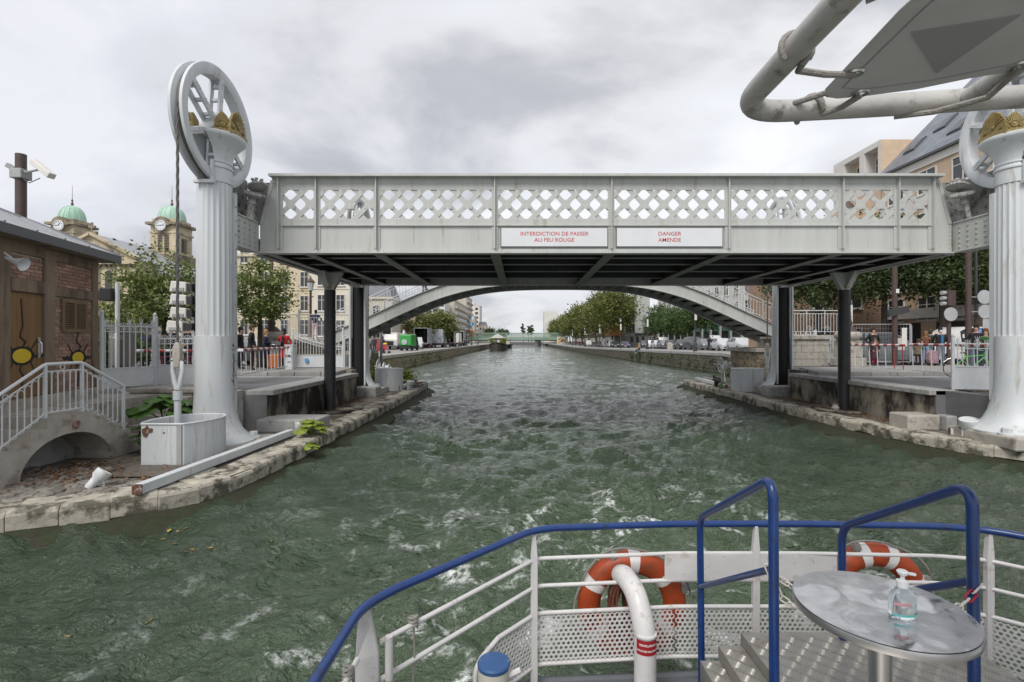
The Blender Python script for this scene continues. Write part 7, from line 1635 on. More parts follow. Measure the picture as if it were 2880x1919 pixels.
for (u, y, kind, pm, lb, ob) in ((2082, 65, 'hatch', SILV, 'silver hatchback half hidden by the stone pier of the footbridge', 0), (2030, 67, 'hatch', SILV, 'silver hatchback with its tailgate raised', 1), (1982, 70, 'hatch', GRY, 'grey hatchback next to the car with raised tailgate', 0), (1950, 72, 'mpv', DKG, 'dark grey high-roofed car behind the first quay lantern', 0), (1919, 75, 'hatch', DKG, 'dark hatchback left of the high-roofed grey car', 0), (1893, 77, 'sedan', BLK, 'black car behind the pale stone bollard', 0), (1868, 80, 'hatch', GRY, 'grey car left of the black one, behind the bollard', 0), (1849, 82, 'hatch', SILV, 'silver car right of the small white one', 0), (1832, 84, 'hatch', WHT, 'small white car right of the second quay lantern', 0), (1812, 88, 'hatch', DKG, 'dark car just left of the second quay lantern', 0),
                                 (1757, 97, 'sedan', PUR, 'dark purple car left of the seated man', 0), (1728, 101, 'hatch', DKG, 'dark car among the plane trees, right of the pair of walkers', 0), (1718, 106, 'mpv', SILV, 'silver high car under the plane trees', 0), (1688, 112, 'hatch', GRY, 'grey car left of the pair of walkers', 0), (1656, 122, 'mpv', WHT, 'small white van-like car, leftmost in the right quay row', 0)):
    x = 23.6 if u > 1800 else 21.4; y = x*1407/(u-1464); make_car('parked_car', lb, pm, (x, y, zR(y)), fr+.06*math.sin(u), kind, ob, grp)
make_car('parked_van', 'pale grey van under the plane trees behind the row of cars', SILV, (21.6, 126.5, zR(126)), fr, 'van', group=None)
make_car('parked_van', 'white van top showing over the roofs of the parked cars', WHT, (27.0, 95, zR(95)), fr, 'van')
make_car('white_van', 'white van with blue stripe behind the traffic light on the right bank', WHT, (25.6, 29.2, RZ), R(182), 'van')
make_car('parked_car', 'dark grey car behind the wire fence on the right bank', GRY, (20.3, 28.2, RZ), R(-20), 'mpv')
make_car('parked_car', 'dark car partly hidden behind the waiting people, left bank', DKG, (-13.8, 27.0, RZ), R(0), 'hatch')
# trucks on the left quay
def truck(label, x, y, rz, cab, boxm, L=6.5, W_=2.3, H=2.6, open_back=False, name='box_truck'):
    t = thing(name, label, 'truck', (x, y, RZ), rz); c = lambda n, m, *a, **k: MB().box(*a).build(n, m, t, local=True, **k)
    c('chassis', BLACK, -L/2, L/2, -W_*.4, W_*.4, .45, .75)
    if open_back:
        c('box_side', boxm, -L/2, L/2-1.8, -W_/2, -W_/2+.06, .9, .9+H); c('box_side', boxm, -L/2, L/2-1.8, W_/2-.06, W_/2, .9, .9+H); c('box_roof', boxm, -L/2, L/2-1.8, -W_/2, W_/2, .9+H, 1.0+H); c('box_floor', boxm, -L/2, L/2-1.8, -W_/2, W_/2, .76, .89); c('box_front', BLACK, L/2-1.9, L/2-1.8, -W_/2+.06, W_/2-.06, .9, .9+H); c('box_lining', BLACK, -L/2+.4, L/2-1.91, W_/2-.10, W_/2-.065, .9, .89+H)
    else: c('box_body', boxm, -L/2, L/2-1.8, -W_/2, W_/2, .8, .9+H, bevel=.03)
    MB().loft([[(L/2-1.75, -W_*.46, z) if False else (x_, s*W_*.46*k2, z) for x_, s, z in ((L/2-1.75, -1, z), (xf, -1, z), (xf, 1, z), (L/2-1.75, 1, z))] for z, xf, k2 in ((.5, L/2, 1), (1.3, L/2, 1), (2.3, L/2-.45, .94), (2.45, L/2-.7, .9))]).build('cab', cab, t, local=True, bevel=.04)
    MB().add([(L/2-.02, -W_*.42, 1.4), (L/2-.02, W_*.42, 1.4), (L/2-.40, W_*.38, 2.2), (L/2-.40, -W_*.38, 2.2)], [(0, 1, 2, 3)]).build('windscreen', GLASSD, t, local=True)
    for s in (-1, 1):
        for xx in (-L*.28, L*.34): 
            w = MB().lathe([(.25, -.12), (.42, -.12), (.44, 0), (.42, .12), (.25, .12)], (xx, s*(W_/2-.15), .44), 14, 'y').build('wheel', TYRE, t, local=True, smooth=True); MB().lathe([(0, s*.125), (.24, s*.12)], (xx, s*(W_/2-.15), .44), 10, 'y').build('rim', RIM, w, local=True)
        c('headlight', HEADL, L/2-.01, L/2+.03, *sorted((s*W_*.28, s*W_*.42)), .65, .85); c('tail_light', REDP, -L/2-.02, -L/2+.0, *sorted((s*W_*.3, s*W_*.42)), .6, .78)
    c('grille', BLACK, L/2-.005, L/2+.02, -W_*.25, W_*.25, .6, 1.2); return t
TAGM = mat('tagged_metal', (.38, .39, .40), .6, var=.55, scale=1.6, dirt=((.10, .13, .22), .35, 2.2))
wt = truck('white lorry facing us with amber beacons, left of the green sweeper', -18.9, 75, R(-88), TILEW, TILEW, 7, 2.5, 1.5, name='white_lorry')
for s in (-.8, -.2): MB().lathe([(.12, 2.47), (.12, 2.65), (.0, 2.7)], (2.6, s, 0), 8).build('beacon', flat('amber', (.6, .25, .02)), wt, local=True)
truck('grey box truck with open dark rear doors, behind the green sweeper', -16.6, 86, R(92), TILEW, TAGM, 6.5, 2.3, 2.4, True)
truck('box truck covered in spray tags beside the round trees', -15.0, 92, R(92), TILEW, TAGM, 6.5, 2.3, 2.4)
truck('last grey box truck of the row before the quay lantern', -14.3, 101, R(92), TILEW, mat('truck_grey', (.42, .43, .42), .6), 6, 2.3, 2.3, True)
truck('open-backed stall truck farther along the left quay', -14.6, 120, R(92), TILEW, mat('truck_grey', (.42, .43, .42), .6), 6, 2.4, 2.4, True)
truck('second stall truck farther along the left quay', -14.4, 112, R(92), TILEW, OFFW, 6, 2.3, 2.0)
make_car('parked_car', 'silver-grey tall car parked beside the green sweeper', SILV, (-15.9, 77, RZ), R(-80), 'mpv')
sw_ = thing('street_sweeper', 'green street sweeper seen from behind on the left quay', 'sweeper', (-14.3, 64.5, RZ), R(84))
GRN = paint('sweeper_green', (.03, .28, .05))
MB().loft([[(x, -w, z0), (x, w, z0), (x, w*.95, z1), (x, -w*.95, z1)] for x, w, z0, z1 in ((-1.7, .75, .75, 1.95), (-1.6, .8, .6, 2.05), (.2, .8, .6, 2.1), (.35, .78, .65, 2.0))]).build('hopper', GRN, sw_, local=True, bevel=.05)
MB().loft([[(x, -w, z0), (x, w, z0), (x, w*.85, z1), (x, -w*.85, z1)] for x, w, z0, z1 in ((.4, .72, .5, 1.95), (1.2, .72, .5, 1.9), (1.7, .7, .5, 1.2))]).build('cab', GLASSD, sw_, local=True); MB().box(-1.9, 1.6, -.7, .7, .3, .6).build('chassis', BLACK, sw_, local=True)
MB().lathe([(.36, -1.74), (.36, -1.78), (.1, -1.8)], (0, 0, 0), 14, 'x').xf(Matrix.Translation((0, .1, 1.1))).build('suction_cover', DISC, sw_, local=True)
for s in (-1, 1):
    for xx in (-1.1, 1.0): MB().lathe([(.15, -.1), (.3, -.1), (.32, 0), (.3, .1), (.15, .1)], (xx, s*.68, .32), 12, 'y').build('wheel', TYRE, sw_, local=True)
MB().lathe([(.02, 2.05), (.26, 2.06), (.22, 2.3), (.08, 2.62), (0, 2.64)], (-1.2, .35, 0), 14).build('cone', DISC, sw_, local=True)
box('warning_triangle', TILEW, -15.75, -15.45, 62.75, 62.76, 2.9, 3.2, sw_) if False else None
# ================================================================ PEOPLE
def person(label, pos, rz, h=1.72, top=(.02, .02, .025), legs=(.03, .03, .04), hair=(.03, .02, .015), skin=SKIN, shoes=(.02, .02, .02), pose='stand', coat=0, hairlen=0, bald=False, bulk=1.0, helmet=None, mask=False, hood=None, under=None, group=None):
    t = thing('person', label, 'person', pos, rz, group); k = h/1.75
    arm = {'stand': ((.25, -.02, 1.14), (.24, .05, .90)), 'pocket': ((.30, -.06, 1.16), (.20, .07, .98)), 'phone': ((.23, .02, 1.16), (.10, .26, 1.20)), 'back': ((.27, -.12, 1.16), (.10, -.17, .98)), 'lean': ((.26, .12, 1.2), (.18, .36, 1.12)), 'walk': ((.23, .06, 1.15), (.22, .18, .95)), 'hold': ((.26, .0, 1.17), (.22, .22, 1.05)), 'sit': ((.24, .06, 1.15), (.16, .26, 1.02))}[pose]
    V, RR, E_, TG = [], [], [], []
    def v(p, r, g, par=None):
        V.append(Vector(p)); RR.append(r if isinstance(r, tuple) else (r, r)); TG.append(g)
        if par is not None: E_.append((par, len(V)-1))
        return len(V)-1
    b = bulk; ln = .12 if pose in ('lean',) else 0
    pel = v((0, 0, .95), (.145*b, .115*b), 'L' if not coat else 'T'); wa = v((0, ln*.3, 1.12), (.135*b, .11*b), 'T', pel); ch = v((0, ln*.8, 1.32), (.165*b, .12*b), 'T', wa); nb = v((0, ln, 1.455), (.085, .075), 'T', ch)
    nk = v((0, ln+.01, 1.51), .052, 'S', nb); h1 = v((0, ln+.025, 1.585), (.066, .078), 'S', nk); h2 = v((0, ln+.02, 1.69), (.070, .084), 'S', h1)
    for s in (-1, 1):
        sh = v((s*.165*b, ln*.9, 1.415), .066*b, 'T', ch); ra = arm
        if pose == 'walk' and s < 0: ra = ((.23, -.12, 1.16), (.22, -.14, .93))
        if pose == 'phone' and s < 0: ra = ((.22, 0, 1.15), (.09, .24, 1.16))
        el = v((s*ra[0][0]*b, ra[0][1]+ln, ra[0][2]), .050*b, 'T', sh); wr = v((s*ra[1][0], ra[1][1]+ln, ra[1][2]), .032, 'T', el)
        d = (V[wr]-V[el]).normalized(); pm = v(V[wr]+d*.07, (.034, .02), 'S', wr); side = d.cross(Vector((s, 0, .2))).normalized()
        if side.length < .5: side = Vector((0, 1, 0))
        for q, (o_, l_) in enumerate(((-.026, .062), (-.009, .072), (.009, .068), (.026, .054))):
            f1 = v(V[pm]+d*.035+side*o_, .0095, 'S', pm); v(V[f1]+d*l_*.8+Vector((-s*.012, 0, 0)), .0085, 'S', f1)
        th = v(V[wr]+d*.045+side*.038, .0105, 'S', wr); v(V[th]+d*.04+side*.012, .009, 'S', th)
        hp = v((s*.088*b, 0, .90), .093*b, 'L' if not coat else 'T', pel)
        if pose == 'sit': kn = v((s*.11, .40, .88), .064*b, 'L', hp); an = v((s*.11, .44, .46), .042, 'L', kn); tz = .40
        elif pose == 'walk': kn = v((s*.095, .14*s+.04, .50), .064*b, 'L', hp); an = v((s*.10, .20*s-.02, .10), .042, 'L', kn); tz = .04
        else: kn = v((s*.10, .015, .50), .064*b, 'L' if coat < 2 else 'T', hp); an = v((s*.105, -.01, .10), .044, 'L', kn); tz = .04
        hl = v((V[an].x, V[an].y, tz+.015), .042, 'F', an); v((V[an].x*1.05, V[an].y+.15, tz), .036, 'F', hl)
    me = bpy.data.meshes.new('body'); me.from_pydata([tuple(p*k) for p in V], E_, []); ob = bpy.data.objects.new('body', me); COL.objects.link(ob)
    md = ob.modifiers.new('skin', 'SKIN'); md.use_smooth_shade = True
    for i, sv in enumerate(me.skin_vertices[0].data): sv.radius = (RR[i][0]*k, RR[i][1]*k)
    me.skin_vertices[0].data[0].use_root = True
    sb = ob.modifiers.new('sub', 'SUBSURF'); sb.levels = sb.render_levels = 1
    bpy.context.view_layer.update(); nm = bpy.data.meshes.new_from_object(ob.evaluated_get(bpy.context.evaluated_depsgraph_get())); nm.name = 'body'
    bpy.data.objects.remove(ob); bpy.data.meshes.remove(me)
    key = lambda c: 'cloth_%02x%02x%02x' % tuple(int(min(.99, q)*255) for q in c)
    ms = {'S': skin, 'T': flat(key(top), top, .85), 'L': flat(key(legs), legs, .85), 'F': flat(key(shoes), shoes, .7)}
    order = ['S', 'T', 'L', 'F']; nm.materials.clear(); [nm.materials.append(ms[q]) for q in order]
    A_ = np.array([[*V[a]*k] for a, b_ in E_]); B_ = np.array([[*V[b_]*k] for a, b_ in E_]); gt = [TG[b_] for a, b_ in E_]; D_ = B_-A_; DD = (D_**2).sum(1)
    mi = []
    for p in nm.polygons:
        c = np.array(p.center); tt_ = np.clip(((c-A_)*D_).sum(1)/DD, 0, 1); dist = np.linalg.norm(A_+D_*tt_[:, None]-c, axis=1); mi.append(order.index(gt[int(dist.argmin())]))
    nm.polygons.foreach_set('material_index', mi)
    for w in nm.vertices:   # nose and chin
        q = w.co/k-Vector((0, ln+.02, 0))
        if q.y > .06 and abs(q.x) < .03 and 1.58 < q.z < 1.66: w.co.y += .018*k
    o = bpy.data.objects.new('body', nm); COL.objects.link(o); o.parent = t
    hy = (ln+.012)*k
    if helmet: MB().lathe([(.125*k, 1.66*k), (.13*k, 1.70*k), (.115*k, 1.77*k), (.06*k, 1.82*k), (0, 1.83*k)], (0, hy, 0), 14, sx=.9, sy=1.1).build('helmet', flat(key(helmet), helmet, .4), t, smooth=True, local=True)
    elif not bald:
        hm = flat(key(hair), hair, .9); mb = MB(); pts = []
        prof = [(.082, 1.645), (.090, 1.69), (.086, 1.735), (.062, 1.775), (.025, 1.792), (0, 1.794)]
        mb.lathe([(r*k, z*k) for r, z in prof], (0, hy-.016*k, 0), 14, sx=.93, sy=1.1)
        mb.lathe([(.05*k, (1.53-hairlen)*k), (.078*k, (1.57-hairlen*.6)*k), (.088*k, 1.66*k), (.06*k, 1.72*k)], (0, hy-.032*k, 0), 12, sx=.95, sy=.72); mb.build('hair', hm, t, smooth=True, local=True)
    for s in (-1, 1): MB().lathe([(.011*k, 0), (.008*k, .004*k), (0, .005*k)], (s*.03*k, hy+.082*k, 1.655*k), 8, 'y').build('eye', BLACK, t, local=True)
    if mask: MB().lathe([(.055*k, 1.57*k), (.062*k, 1.60*k), (.05*k, 1.635*k)], (0, hy+.045*k, 0), 12, sx=1, sy=.85).build('face_mask', SIGNW, t, smooth=True, local=True)
    if coat:
        zb = {1: .72, 2: .48, 3: .28}[coat]; MB().lathe([(.205*b*k, zb*k), (.20*b*k, .8*k), (.175*b*k, 1.02*k), (.16*b*k, 1.12*k)], (0, 0, 0), 16, sx=1, sy=.78).build('coat_skirt', ms['T'], t, smooth=True, local=True)
    if under: MB().prism([(-.045*k, .98*k), (.045*k, .98*k), (.06*k, 1.44*k), (-.06*k, 1.44*k)], .128*b*k, .142*b*k, 'y').build('shirt_front', flat(key(under), under, .85), t, local=True)
    if pose == 'phone': MB().box(-.04*k, .04*k, .33*k, .35*k, 1.18*k, 1.32*k).build('held_phone', BLACK, t, local=True)
    return t
def pu(u, y, z=SZ): return ((u-1464)/1407*y, y, z)
E_, S_, W_, N_ = R(-90), R(180), R(90), R(0)
person('bearded man in a black jacket waiting behind the left barrier', pu(708, 20.0), R(-70), 1.80, (.018, .018, .022), (.05, .015, .015), (.10, .06, .035), pose='pocket', coat=1, bulk=1.08)
person('dark-coated man cut by the near column, behind the left barrier', pu(676, 20.8), R(-80), 1.72, (.012, .012, .016), (.02, .022, .03), pose='stand', coat=1)
person('fair-haired woman in a navy coat looking at her phone', pu(748, 20.9), R(-75), 1.62, (.014, .016, .05), (.02, .02, .03), (.36, .22, .09), pose='phone', coat=2)
person('woman in a long red coat with white headphones by the left gate', pu(799, 21.1), R(-175), 1.66, (.42, .012, .02), (.03, .008, .012), (.01, .008, .008), SKIND, (.4, .4, .4), 'pocket', coat=2, under=(.012, .012, .02))
person('person in a navy jacket and pink trousers leaning on the left landing railing', pu(886, 27.2, 2.9), R(0), 1.58, (.02, .02, .055), (.55, .36, .42), (.015, .01, .01), pose='lean', bulk=1.1)
person('bent man in a navy jacket seen from behind through the iron fence', pu(407, 17.4), R(0), 1.66, (.016, .018, .045), (.03, .03, .035), (.05, .04, .03), pose='lean', bulk=1.25)
person('person in an olive jacket behind the low iron fence', pu(450, 17.6), R(-100), 1.48, (.12, .13, .08), (.04, .05, .12), (.03, .02, .015), pose='hold')
person('black-haired person in black behind the low iron fence', pu(481, 18.0), R(0), 1.75, (.012, .012, .014), (.02, .02, .03), (.008, .008, .008), pose='stand')
person('cyclist with a white helmet beside the near column', pu(529, 18.0), R(160), 1.75, (.014, .014, .016), (.02, .02, .03), pose='hold', helmet=(.66, .66, .66))
person('person in a turquoise jacket at the corner of the brick hut', pu(293, 16.6), R(20), 1.68, (.04, .26, .30), (.01, .01, .01), (.02, .015, .01), pose='stand')
person('man in a black coat behind the child at the right barrier', pu(2456, 24.2), S_, 1.78, (.012, .012, .014), (.10, .012, .02), (.03, .025, .02), pose='pocket', coat=1, bulk=1.1)
person('child in a dark cape and red trousers at the right barrier', pu(2461, 23.4), S_, 1.28, (.05, .022, .028), (.22, .015, .045), (.10, .075, .045), pose='pocket', coat=2, bulk=1.15)
person('man with a white face mask, blue jumper and black jacket', pu(2645, 23.4), R(165), 1.78, (.012, .012, .014), (.15, .16, .20), (.02, .015, .012), pose='back', mask=True, bulk=1.1, under=(.03, .12, .26))
person('woman in a brown jacket and jeans beside the shopping trolley', pu(2604, 25.0), R(-60), 1.62, (.17, .07, .035), (.22, .32, .45), (.25, .13, .06), pose='hold', hairlen=.06, shoes=(.4, .4, .4))
person('man in a dark green jacket behind the woman in brown', pu(2618, 26.2), R(-70), 1.74, (.05, .065, .05), (.03, .03, .035), (.07, .05, .03), pose='stand')
person('small child in a tan coat left of the woman in brown', pu(2582, 24.6), R(-40), 1.22, (.16, .12, .08), (.03, .015, .02), (.08, .04, .02), pose='hold', coat=1)
person('dark-haired man in black with a bicycle beside the right column', pu(2746, 18.4), R(130), 1.76, (.014, .014, .016), (.12, .18, .26), (.012, .01, .01), pose='hold')
person('woman in a green jacket against the right column', pu(2773, 18.0), R(120), 1.60, (.025, .10, .03), (.05, .06, .08), (.14, .055, .025), pose='phone', hairlen=.05)
person('man in navy standing on the left quay beside the red poster stand', pu(1053, 52, RZ), R(10), 1.72, (.02, .025, .05), (.02, .025, .04), (.06, .05, .04))
person('woman in a long navy dress with a pushchair on the left quay', pu(1077, 51, RZ), R(-30), 1.70, (.014, .016, .045), (.02, .02, .04), (.015, .01, .01), pose='hold', coat=3, hairlen=.12)
person('woman in a striped top with a yellow bag on the left quay', pu(1041, 52.5, RZ), R(-10), 1.72, (.20, .19, .18), (.02, .02, .03), (.02, .015, .012), pose='stand')
ls = Vector((15.9, 66.5, 0))
person('man in a tan jacket seated on the right quay edge, legs over the water', (ls.x-.12, ls.y, zR(66.5)-.82), R(100), 1.78, (.33, .19, .06), (.02, .028, .06), (.30, .20, .09), pose='sit', shoes=(.6, .6, .6), bulk=1.1)
person('walker in a brown coat of the pair on the right quay', pu(1702, 117, zR(117)), R(40), 1.70, (.14, .10, .07), (.35, .28, .20), pose='walk', coat=1)
person('walker in a dark coat of the pair on the right quay', pu(1709, 117.3, zR(117)), R(40), 1.76, (.02, .022, .03), (.30, .33, .38), pose='walk')
person('hurrying child in blue on the right quay near the purple car', pu(1772, 91, zR(91)), R(60), 1.4, (.03, .04, .08), (.08, .12, .22), pose='walk')
person('person in black loading the car with the raised tailgate', pu(1994, 60.5, zR(60.5)), R(-60), 1.74, (.015, .015, .018), (.015, .015, .02), pose='hold')
person('second person in black beside the raised tailgate', pu(2004, 60.8, zR(60.8)), R(-80), 1.70, (.02, .015, .015), (.02, .02, .02), pose='stand')
person('walker on the footbridge whose legs show under the raised deck', (-5.1, 26.6, fz_top(-5.1)-.25), R(-90), 1.74, (.05, .05, .07), (.03, .03, .05), pose='walk')
rr = random.Random(8)
cols = [(.02, .02, .03), (.30, .05, .05), (.05, .08, .16), (.35, .33, .30), (.10, .09, .08), (.03, .05, .04), (.4, .3, .1), (.06, .06, .07)]
fp = ['in dark clothes', 'in a red top', 'in a blue jacket', 'in a pale jacket', 'in a brown coat', 'in dark green', 'in a yellow top', 'in grey']
for i in range(8): person(f'small distant person {fp[i]} at the left quay stalls', (-12.9-1.8*rr.random(), 100+3.6*i, RZ), rr.uniform(0, 6), rr.uniform(1.6, 1.8), cols[i], (.03, .03, .05), pose='stand')
for i in range(8): person(f'small distant person {fp[i]} under the far plane trees', (17.2+3*rr.random(), 148+11*i, 1.02), rr.uniform(0, 6), rr.uniform(1.6, 1.8), cols[i], (.03, .03, .05), pose='stand')
# ================================================================ SMALL THINGS
t = thing('suitcase', 'orange wheeled suitcase standing behind the left barrier', 'suitcase', pu(771, 20.6)); x, y, z = pu(771, 20.6); ORS = flat('orange_case', (.45, .13, .03))
box('shell', ORS, x-.2, x+.2, y-.13, y+.13, z+.05, z+.62, t, bevel=.05); MB().tube([(x-.1, y, z+.6), (x-.1, y, z+1.02), (x+.1, y, z+1.02), (x+.1, y, z+.6)], .012, 6).build('pull_handle', CHROME, t)
for s in (-.14, .14): MB().lathe([(.04, -.02), (.04, .02)], (x+s, y, z+.04), 10, 'x').build('castor', TYRE, t)
t = thing('handbag', 'large black bag held open by the woman in red', 'bag', pu(775, 20.9, SZ+.85)); x, y, z = pu(775, 20.9, SZ+.85)
MB().loft([[(x+a*.22, y+b*.07, z) for a, b in ((-1, -1), (1, -1), (1, 1), (-1, 1))], [(x+a*.27, y+b*.10, z+.14) for a, b in ((-1, -1), (1, -1), (1, 1), (-1, 1))], [(x+.05+a*.2, y+b*.05, z+.3) for a, b in ((-1, -1), (1, -1), (1, 1), (-1, 1))]]).build('body', BLACK, t, bevel=.03); MB().tube([(x-.1, y, z+.28), (x, y, z+.45), (x+.18, y, z+.28)], .012, 6).build('strap', BLACK, t)
t = thing('shopping_trolley', 'patterned pink shopping trolley bag beside the masked man', 'trolley bag', pu(2621, 23.5)); x, y, z = pu(2621, 23.5)
MB().loft([[(x+a*w, y+b*.13, zz) for a, b in ((-1, -1), (1, -1), (1, 1), (-1, 1))] for w, zz in ((.16, z+.1), (.21, z+.3), (.2, z+.62), (.12, z+.72))]).build('bag', mat('pink_pattern', (.34, .20, .23), .8, var=.6, scale=14), t, bevel=.04)
for s in (-1, 1): MB().lathe([(.05, -.02), (.09, -.02), (.09, .02), (.05, .02)], (x+s*.15, y, z+.09), 12, 'x').build('wheel', TYRE, t)
MB().tube([(x+.1, y+.1, z+.6), (x+.18, y+.2, z+1.0)], .014, 6).build('handle', CHROME, t)
def bicycle(x, y, z, rz, col, label):
    t = thing('bicycle', label, 'bicycle', (x, y, z), rz); m = flat('bike_%d' % int(col[1]*999), col, .4)
    for wx in (-.52, .52):
        w = MB().tube([(wx+.33*math.cos(R(a)), 0, .34+.33*math.sin(R(a))) for a in range(0, 360, 20)], .016, 6, close=True).build('wheel', TYRE, t, local=True)
        sp = MB(); [sp.tube([(wx, 0, .34), (wx+.32*math.cos(R(a)), 0, .34+.32*math.sin(R(a)))], .003, 4) for a in range(0, 360, 30)]; sp.build('spokes', CHROME, w, local=True)
    f = MB()
    for a, b in (((-.52, .34), (-.08, .30)), ((-.52, .34), (-.20, .78)), ((-.08, .30), (-.22, .86)), ((-.08, .30), (.36, .78)), ((-.2, .76), (.34, .82)), ((.33, .92), (.52, .34))): f.tube([(a[0], 0, a[1]), (b[0], 0, b[1])], .018, 6)
    f.build('frame', m, t, local=True); MB().box(-.34, -.1, -.06, .06, .87, .92).build('saddle', BLACK, t, local=True, bevel=.02); MB().tube([(.28, -.26, 1.0), (.34, -.1, .98), (.34, .1, .98), (.28, .26, 1.0)], .014, 6).build('handlebar', CHROME, t, local=True)
    MB().tube([(-.85+.0*i, 0, .34) if False else (-.52+.38*math.cos(R(a)), 0, .34+.38*math.sin(R(a))) for i, a in enumerate(range(20, 170, 25))], .012, 5).build('mudguard', CHROME, t, local=True)
bicycle(pu(470, 17.2)[0], 17.2, SZ-.15, R(10), (.30, .03, .03), 'bicycle with chrome mudguards behind the low iron fence')
bicycle(pu(545, 17.7)[0], 17.7, SZ-.15, R(15), (.25, .05, .07), 'red bicycle held by the helmeted cyclist')
bicycle(pu(2735, 17.8)[0], 17.8, RZ, R(-20), (.10, .42, .06), 'green bicycle held by the man beside the right column')
t = thing('pushchair', 'red and yellow pushchair in front of the woman in the navy dress', 'pushchair', pu(1086, 51, RZ)); x, y, z = pu(1086, 51, RZ)
MB().loft([[(x-.22, y-.2, z+.35), (x+.2, y-.2, z+.35), (x+.2, y+.2, z+.35), (x-.22, y+.2, z+.35)], [(x-.3, y-.22, z+.95), (x-.05, y-.22, z+.95), (x-.05, y+.22, z+.95), (x-.3, y+.22, z+.95)]]).build('seat', REDP, t); MB().lathe([(.25, 0), (.18, .14), (0, .2)], (x-.1, y, z+.92), 12).build('hood', flat('yellow_cloth', (.6, .42, .04)), t)
for sx in (-.25, .3):
    for sy in (-.2, .2): MB().lathe([(.06, -.02), (.12, -.02), (.12, .02), (.06, .02)], (x+sx, y+sy, z+.12), 10, 'y').build('wheel', TYRE, t)
MB().tube([(x+.3, y-.2, z+.12), (x-.35, y-.2, z+1.0)], .014, 5).tube([(x+.3, y+.2, z+.12), (x-.35, y+.2, z+1.0)], .014, 5).build('frame', DISC, t)
t = thing('poster_stand', 'red poster stand on the left quay between the man and the woman', 'poster stand', pu(1065, 53.5, RZ)); x, y, z = pu(1065, 53.5, RZ)
box('poster', mat('red_poster', (.33, .06, .06), .7, var=.6, scale=3, dirt=((.5, .4, .35), .2, 4)), x-.35, x+.35, y-.03, y, z+.15, z+1.45, t); MB().box(x-.4, x-.36, y-.02, y+.3, z, z+1.5).box(x+.36, x+.4, y-.02, y+.3, z, z+1.5).build('stand_leg', DKIRON, t)
t = thing('stone_bollard', 'pale stone bollard on the right quay before the parked cars', 'bollard', pu(1884, 63.6, zR(63.6))); x, y, z = pu(1884, 63.6, zR(63.6))
MB().loft([[(x-.36, y-.2, z), (x+.36, y-.2, z), (x+.36, y+.2, z), (x-.36, y+.2, z)], [(x-.3, y-.18, z+.75), (x+.3, y-.18, z+.75), (x+.3, y+.18, z+.75), (x-.3, y+.18, z+.75)], [(x-.12, y-.15, z+1.0), (x+.12, y-.15, z+1.0), (x+.12, y+.15, z+1.0), (x-.12, y+.15, z+1.0)]]).build('block', CONCL, t)
gr = thing('graffiti_wall', 'low wall with bright yellow and white graffiti under the plane trees', 'wall', (18.5, 222, 1.0)); box('wall', OFFW, 16.2, 21.0, 222, 222.4, 1.0, 4.4, gr)
for k in range(12):
    cx, cz = 16.6+4*rr.random(), 1.4+2.6*rr.random(); MB().prism([(cx+rr.uniform(.3, .7)*math.cos(R(a)), cz+rr.uniform(.3, .6)*math.sin(R(a))) for a in range(0, 360, 60)], 221.97-.005*k, 221.974-.005*k, 'y').build('paint_patch', (YEL, MURW, flat('magenta', (.3, .03, .12)), YEL)[k % 4], gr)
# plants
def big_plant(x, y, z, n, s, m, label, seed, stem=.25):
    r = random.Random(seed); t = thing('broad_leaf_plant', label, 'plant', (x, y, z))
    for i in range(n):
        a = r.uniform(0, 6.28); q = r.uniform(.15, 1)*s; h = stem*r.uniform(.5, 1.2)*(1.1-.5*q/s); c = Vector((x+q*math.cos(a), y+q*math.sin(a), z+h)); ls_ = s*r.uniform(.35, .5)
        ti = Matrix.Rotation(a, 4, 'Z') @ Matrix.Rotation(r.uniform(.1, .6), 4, 'Y'); ring = []
        for k in range(15):
            th = 2*math.pi*k/15; w = ls_*(1+.18*math.cos(5*th))*(.62+.38*(1 if k else .3)); ring.append(Vector((w*math.cos(th), w*math.sin(th), -.16*ls_*abs(math.sin(2.5*th)))))
        mb = MB().add([c+(ti @ Vector((0, 0, ls_*.10)))]+[c+(ti @ p) for p in ring], [(0, k+1, (k+1) % 15+1) for k in range(15)]); mb.build('leaf', m, t, smooth=True)
        MB().tube([(x, y, z), (c+Vector((x, y, z)))/2+Vector((0, 0, .04)), c], .008, 4, caps=False).build('stalk', m, t)
big_plant(-5.2, 12.35, PZ, 18, .36, LEAFY, 'yellow-green broad-leaved plant by the concrete block on the left kerb', 1, .35)
big_plant(-4.86, 11.5, .34, 9, .2, LEAFY, 'small yellow-green plant hanging over the left kerb', 2, .15)
big_plant(-8.0, 11.2, 1.05, 16, .55, LEAFG, 'dark green broad-leaved plant between the stair and the near column', 3, .5)
big_plant(-7.75, 10.3, PZ, 12, .36, LEAFG, 'green plant beside the left edge of the white tank', 4, .5)
big_plant(9.95, 24.6, PZ, 9, .3, LEAFG, 'small green plant on the right platform near the plinth block', 5, .2)
leaf_cloud(900, -7.6, 26.8, .95, .9, .9, .7, .12, 8, LEAFY, 'bush', None, label='yellow-green bush behind the left hand winch', cat='bush'); leaf_cloud(700, -6.2, 27.2, .8, .5, .5, .5, .12, 9, LEAFY, 'bush', None, label='small yellow-green bush at the tip of the left platform', cat='bush')
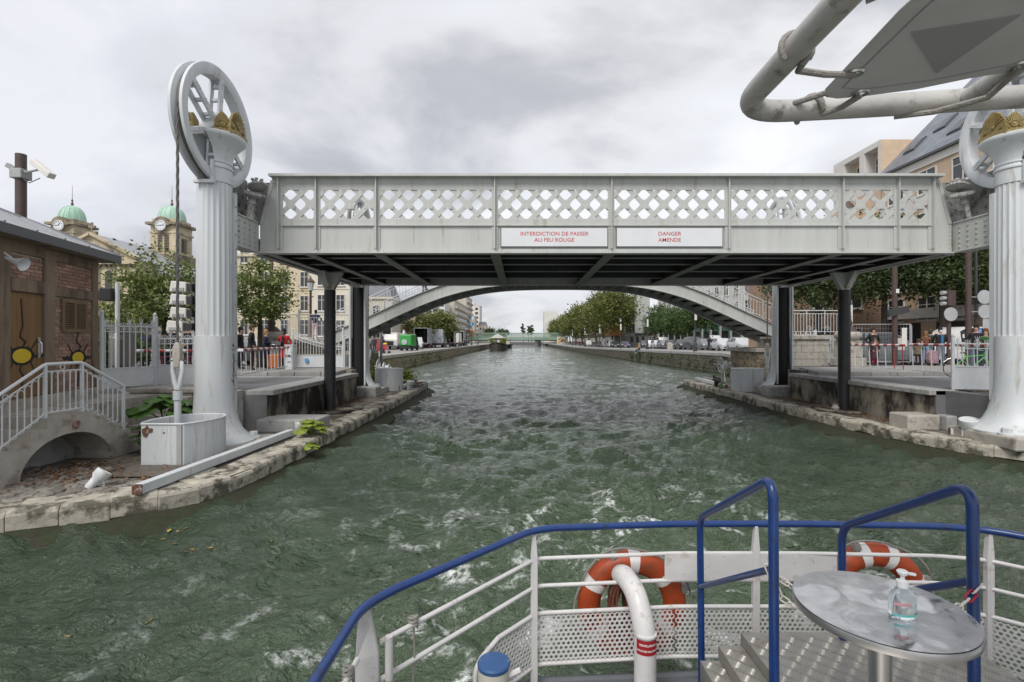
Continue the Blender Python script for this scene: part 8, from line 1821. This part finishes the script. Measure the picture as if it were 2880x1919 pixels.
# fallen leaves
r2_ = np.random.default_rng(12); n = 260
c = np.stack([r2_.normal(-6.9, .8, n), r2_.normal(8.6, .55, n), np.full(n, PZ+.03)], 1); c = c[(c[:, 0] < -5.7) & (c[:, 1] > 7.6)]; leaves(c, .06, r2_, DEADL, 'fallen_leaves', None, up=4, kind='stuff', label='dead brown leaves on the cobbles before the arch')
c = np.stack([r2_.normal(-8.0, .45, 500), r2_.normal(8.9, .5, 500), np.full(500, PZ+.035)], 1); leaves(c, .06, r2_, DEADL, 'fallen_leaves', None, up=4, kind='stuff', label='drift of dead leaves under the stair arch')
c = np.stack([-6.62+np.abs(r2_.normal(0, .3, 700)), r2_.uniform(13.8, 20, 700), np.full(700, PZ+.03)], 1); leaves(c, .07, r2_, DEADL, 'fallen_leaves', None, up=4, kind='stuff', label='dead leaves along the left abutment foot')
c = np.stack([10.9-np.abs(r2_.normal(0, .35, 700)), r2_.uniform(13.8, 20, 700), np.full(700, PZ+.03)], 1); leaves(c, .07, r2_, DEADL, 'fallen_leaves', None, up=4, kind='stuff', label='dead leaves along the right abutment foot')
c = np.stack([r2_.uniform(-6.5, -3.4, 150), r2_.uniform(4.4, 8.6, 150), np.full(150, .06)], 1); c = c[c[:, 1] < 6.3+(c[:, 0]+7)*.95]; leaves(c, .07, r2_, mat('floating_leaf', (.28, .20, .04), .8, island=.5), 'floating_leaves', None, up=5, kind='stuff', label='yellow leaves floating beside the left kerb')

box('floating_stick', TILEW, -5.0, -4.72, 5.5, 5.54, .02, .05, label='white stick of litter floating on the water, lower left', cat='litter').rotation_euler = (0, 0, R(28))
# sprayed scribbles on the near column and tags on the boxes
sc_ = bpy.data.objects['pulley_column']; mb = MB()
for pts in ([(2, 2.72), (8, 2.78), (5, 2.70), (12, 2.74), (9, 2.68)], [(4, 2.60), (-3, 2.66)], [(12, 2.60), (18, 2.66)], [(7, 2.55), (3, 2.46), (10, 2.38), (4, 2.26), (9, 2.16), (2, 2.05), (8, 1.96), (3, 1.90), (12, 1.84)], [(12, 2.5), (16, 2.36), (11, 2.24), (15, 2.1), (10, 2.0)], [(-4, 1.96), (2, 1.88), (9, 1.86), (13, 1.92), (8, 1.80)]):
    mb.tube([(CX0+.408*math.cos(R(a)), CYN+.408*math.sin(R(a)), z) for a, z in pts], .0055, 4)
mb.build('scribble', SPRAY, sc_, kind='stuff')
cbs = [o for o in bpy.data.objects if o.name.startswith('cabinet') and o.type == 'EMPTY']
for o in cbs:
    if 'motor housing beside the left gate' in o['label']: text('BGL.', .13, SPRAY, o, (-9.4, 20.284, 2.2), bold=.004)
    if 'electrical' in o['label']: text('183', .16, TILEW, o, (-11.33, 14.084, 2.92), bold=.003); text('AZ', .14, TILEW, o, (-11.48, 14.084, 2.95), bold=.003)
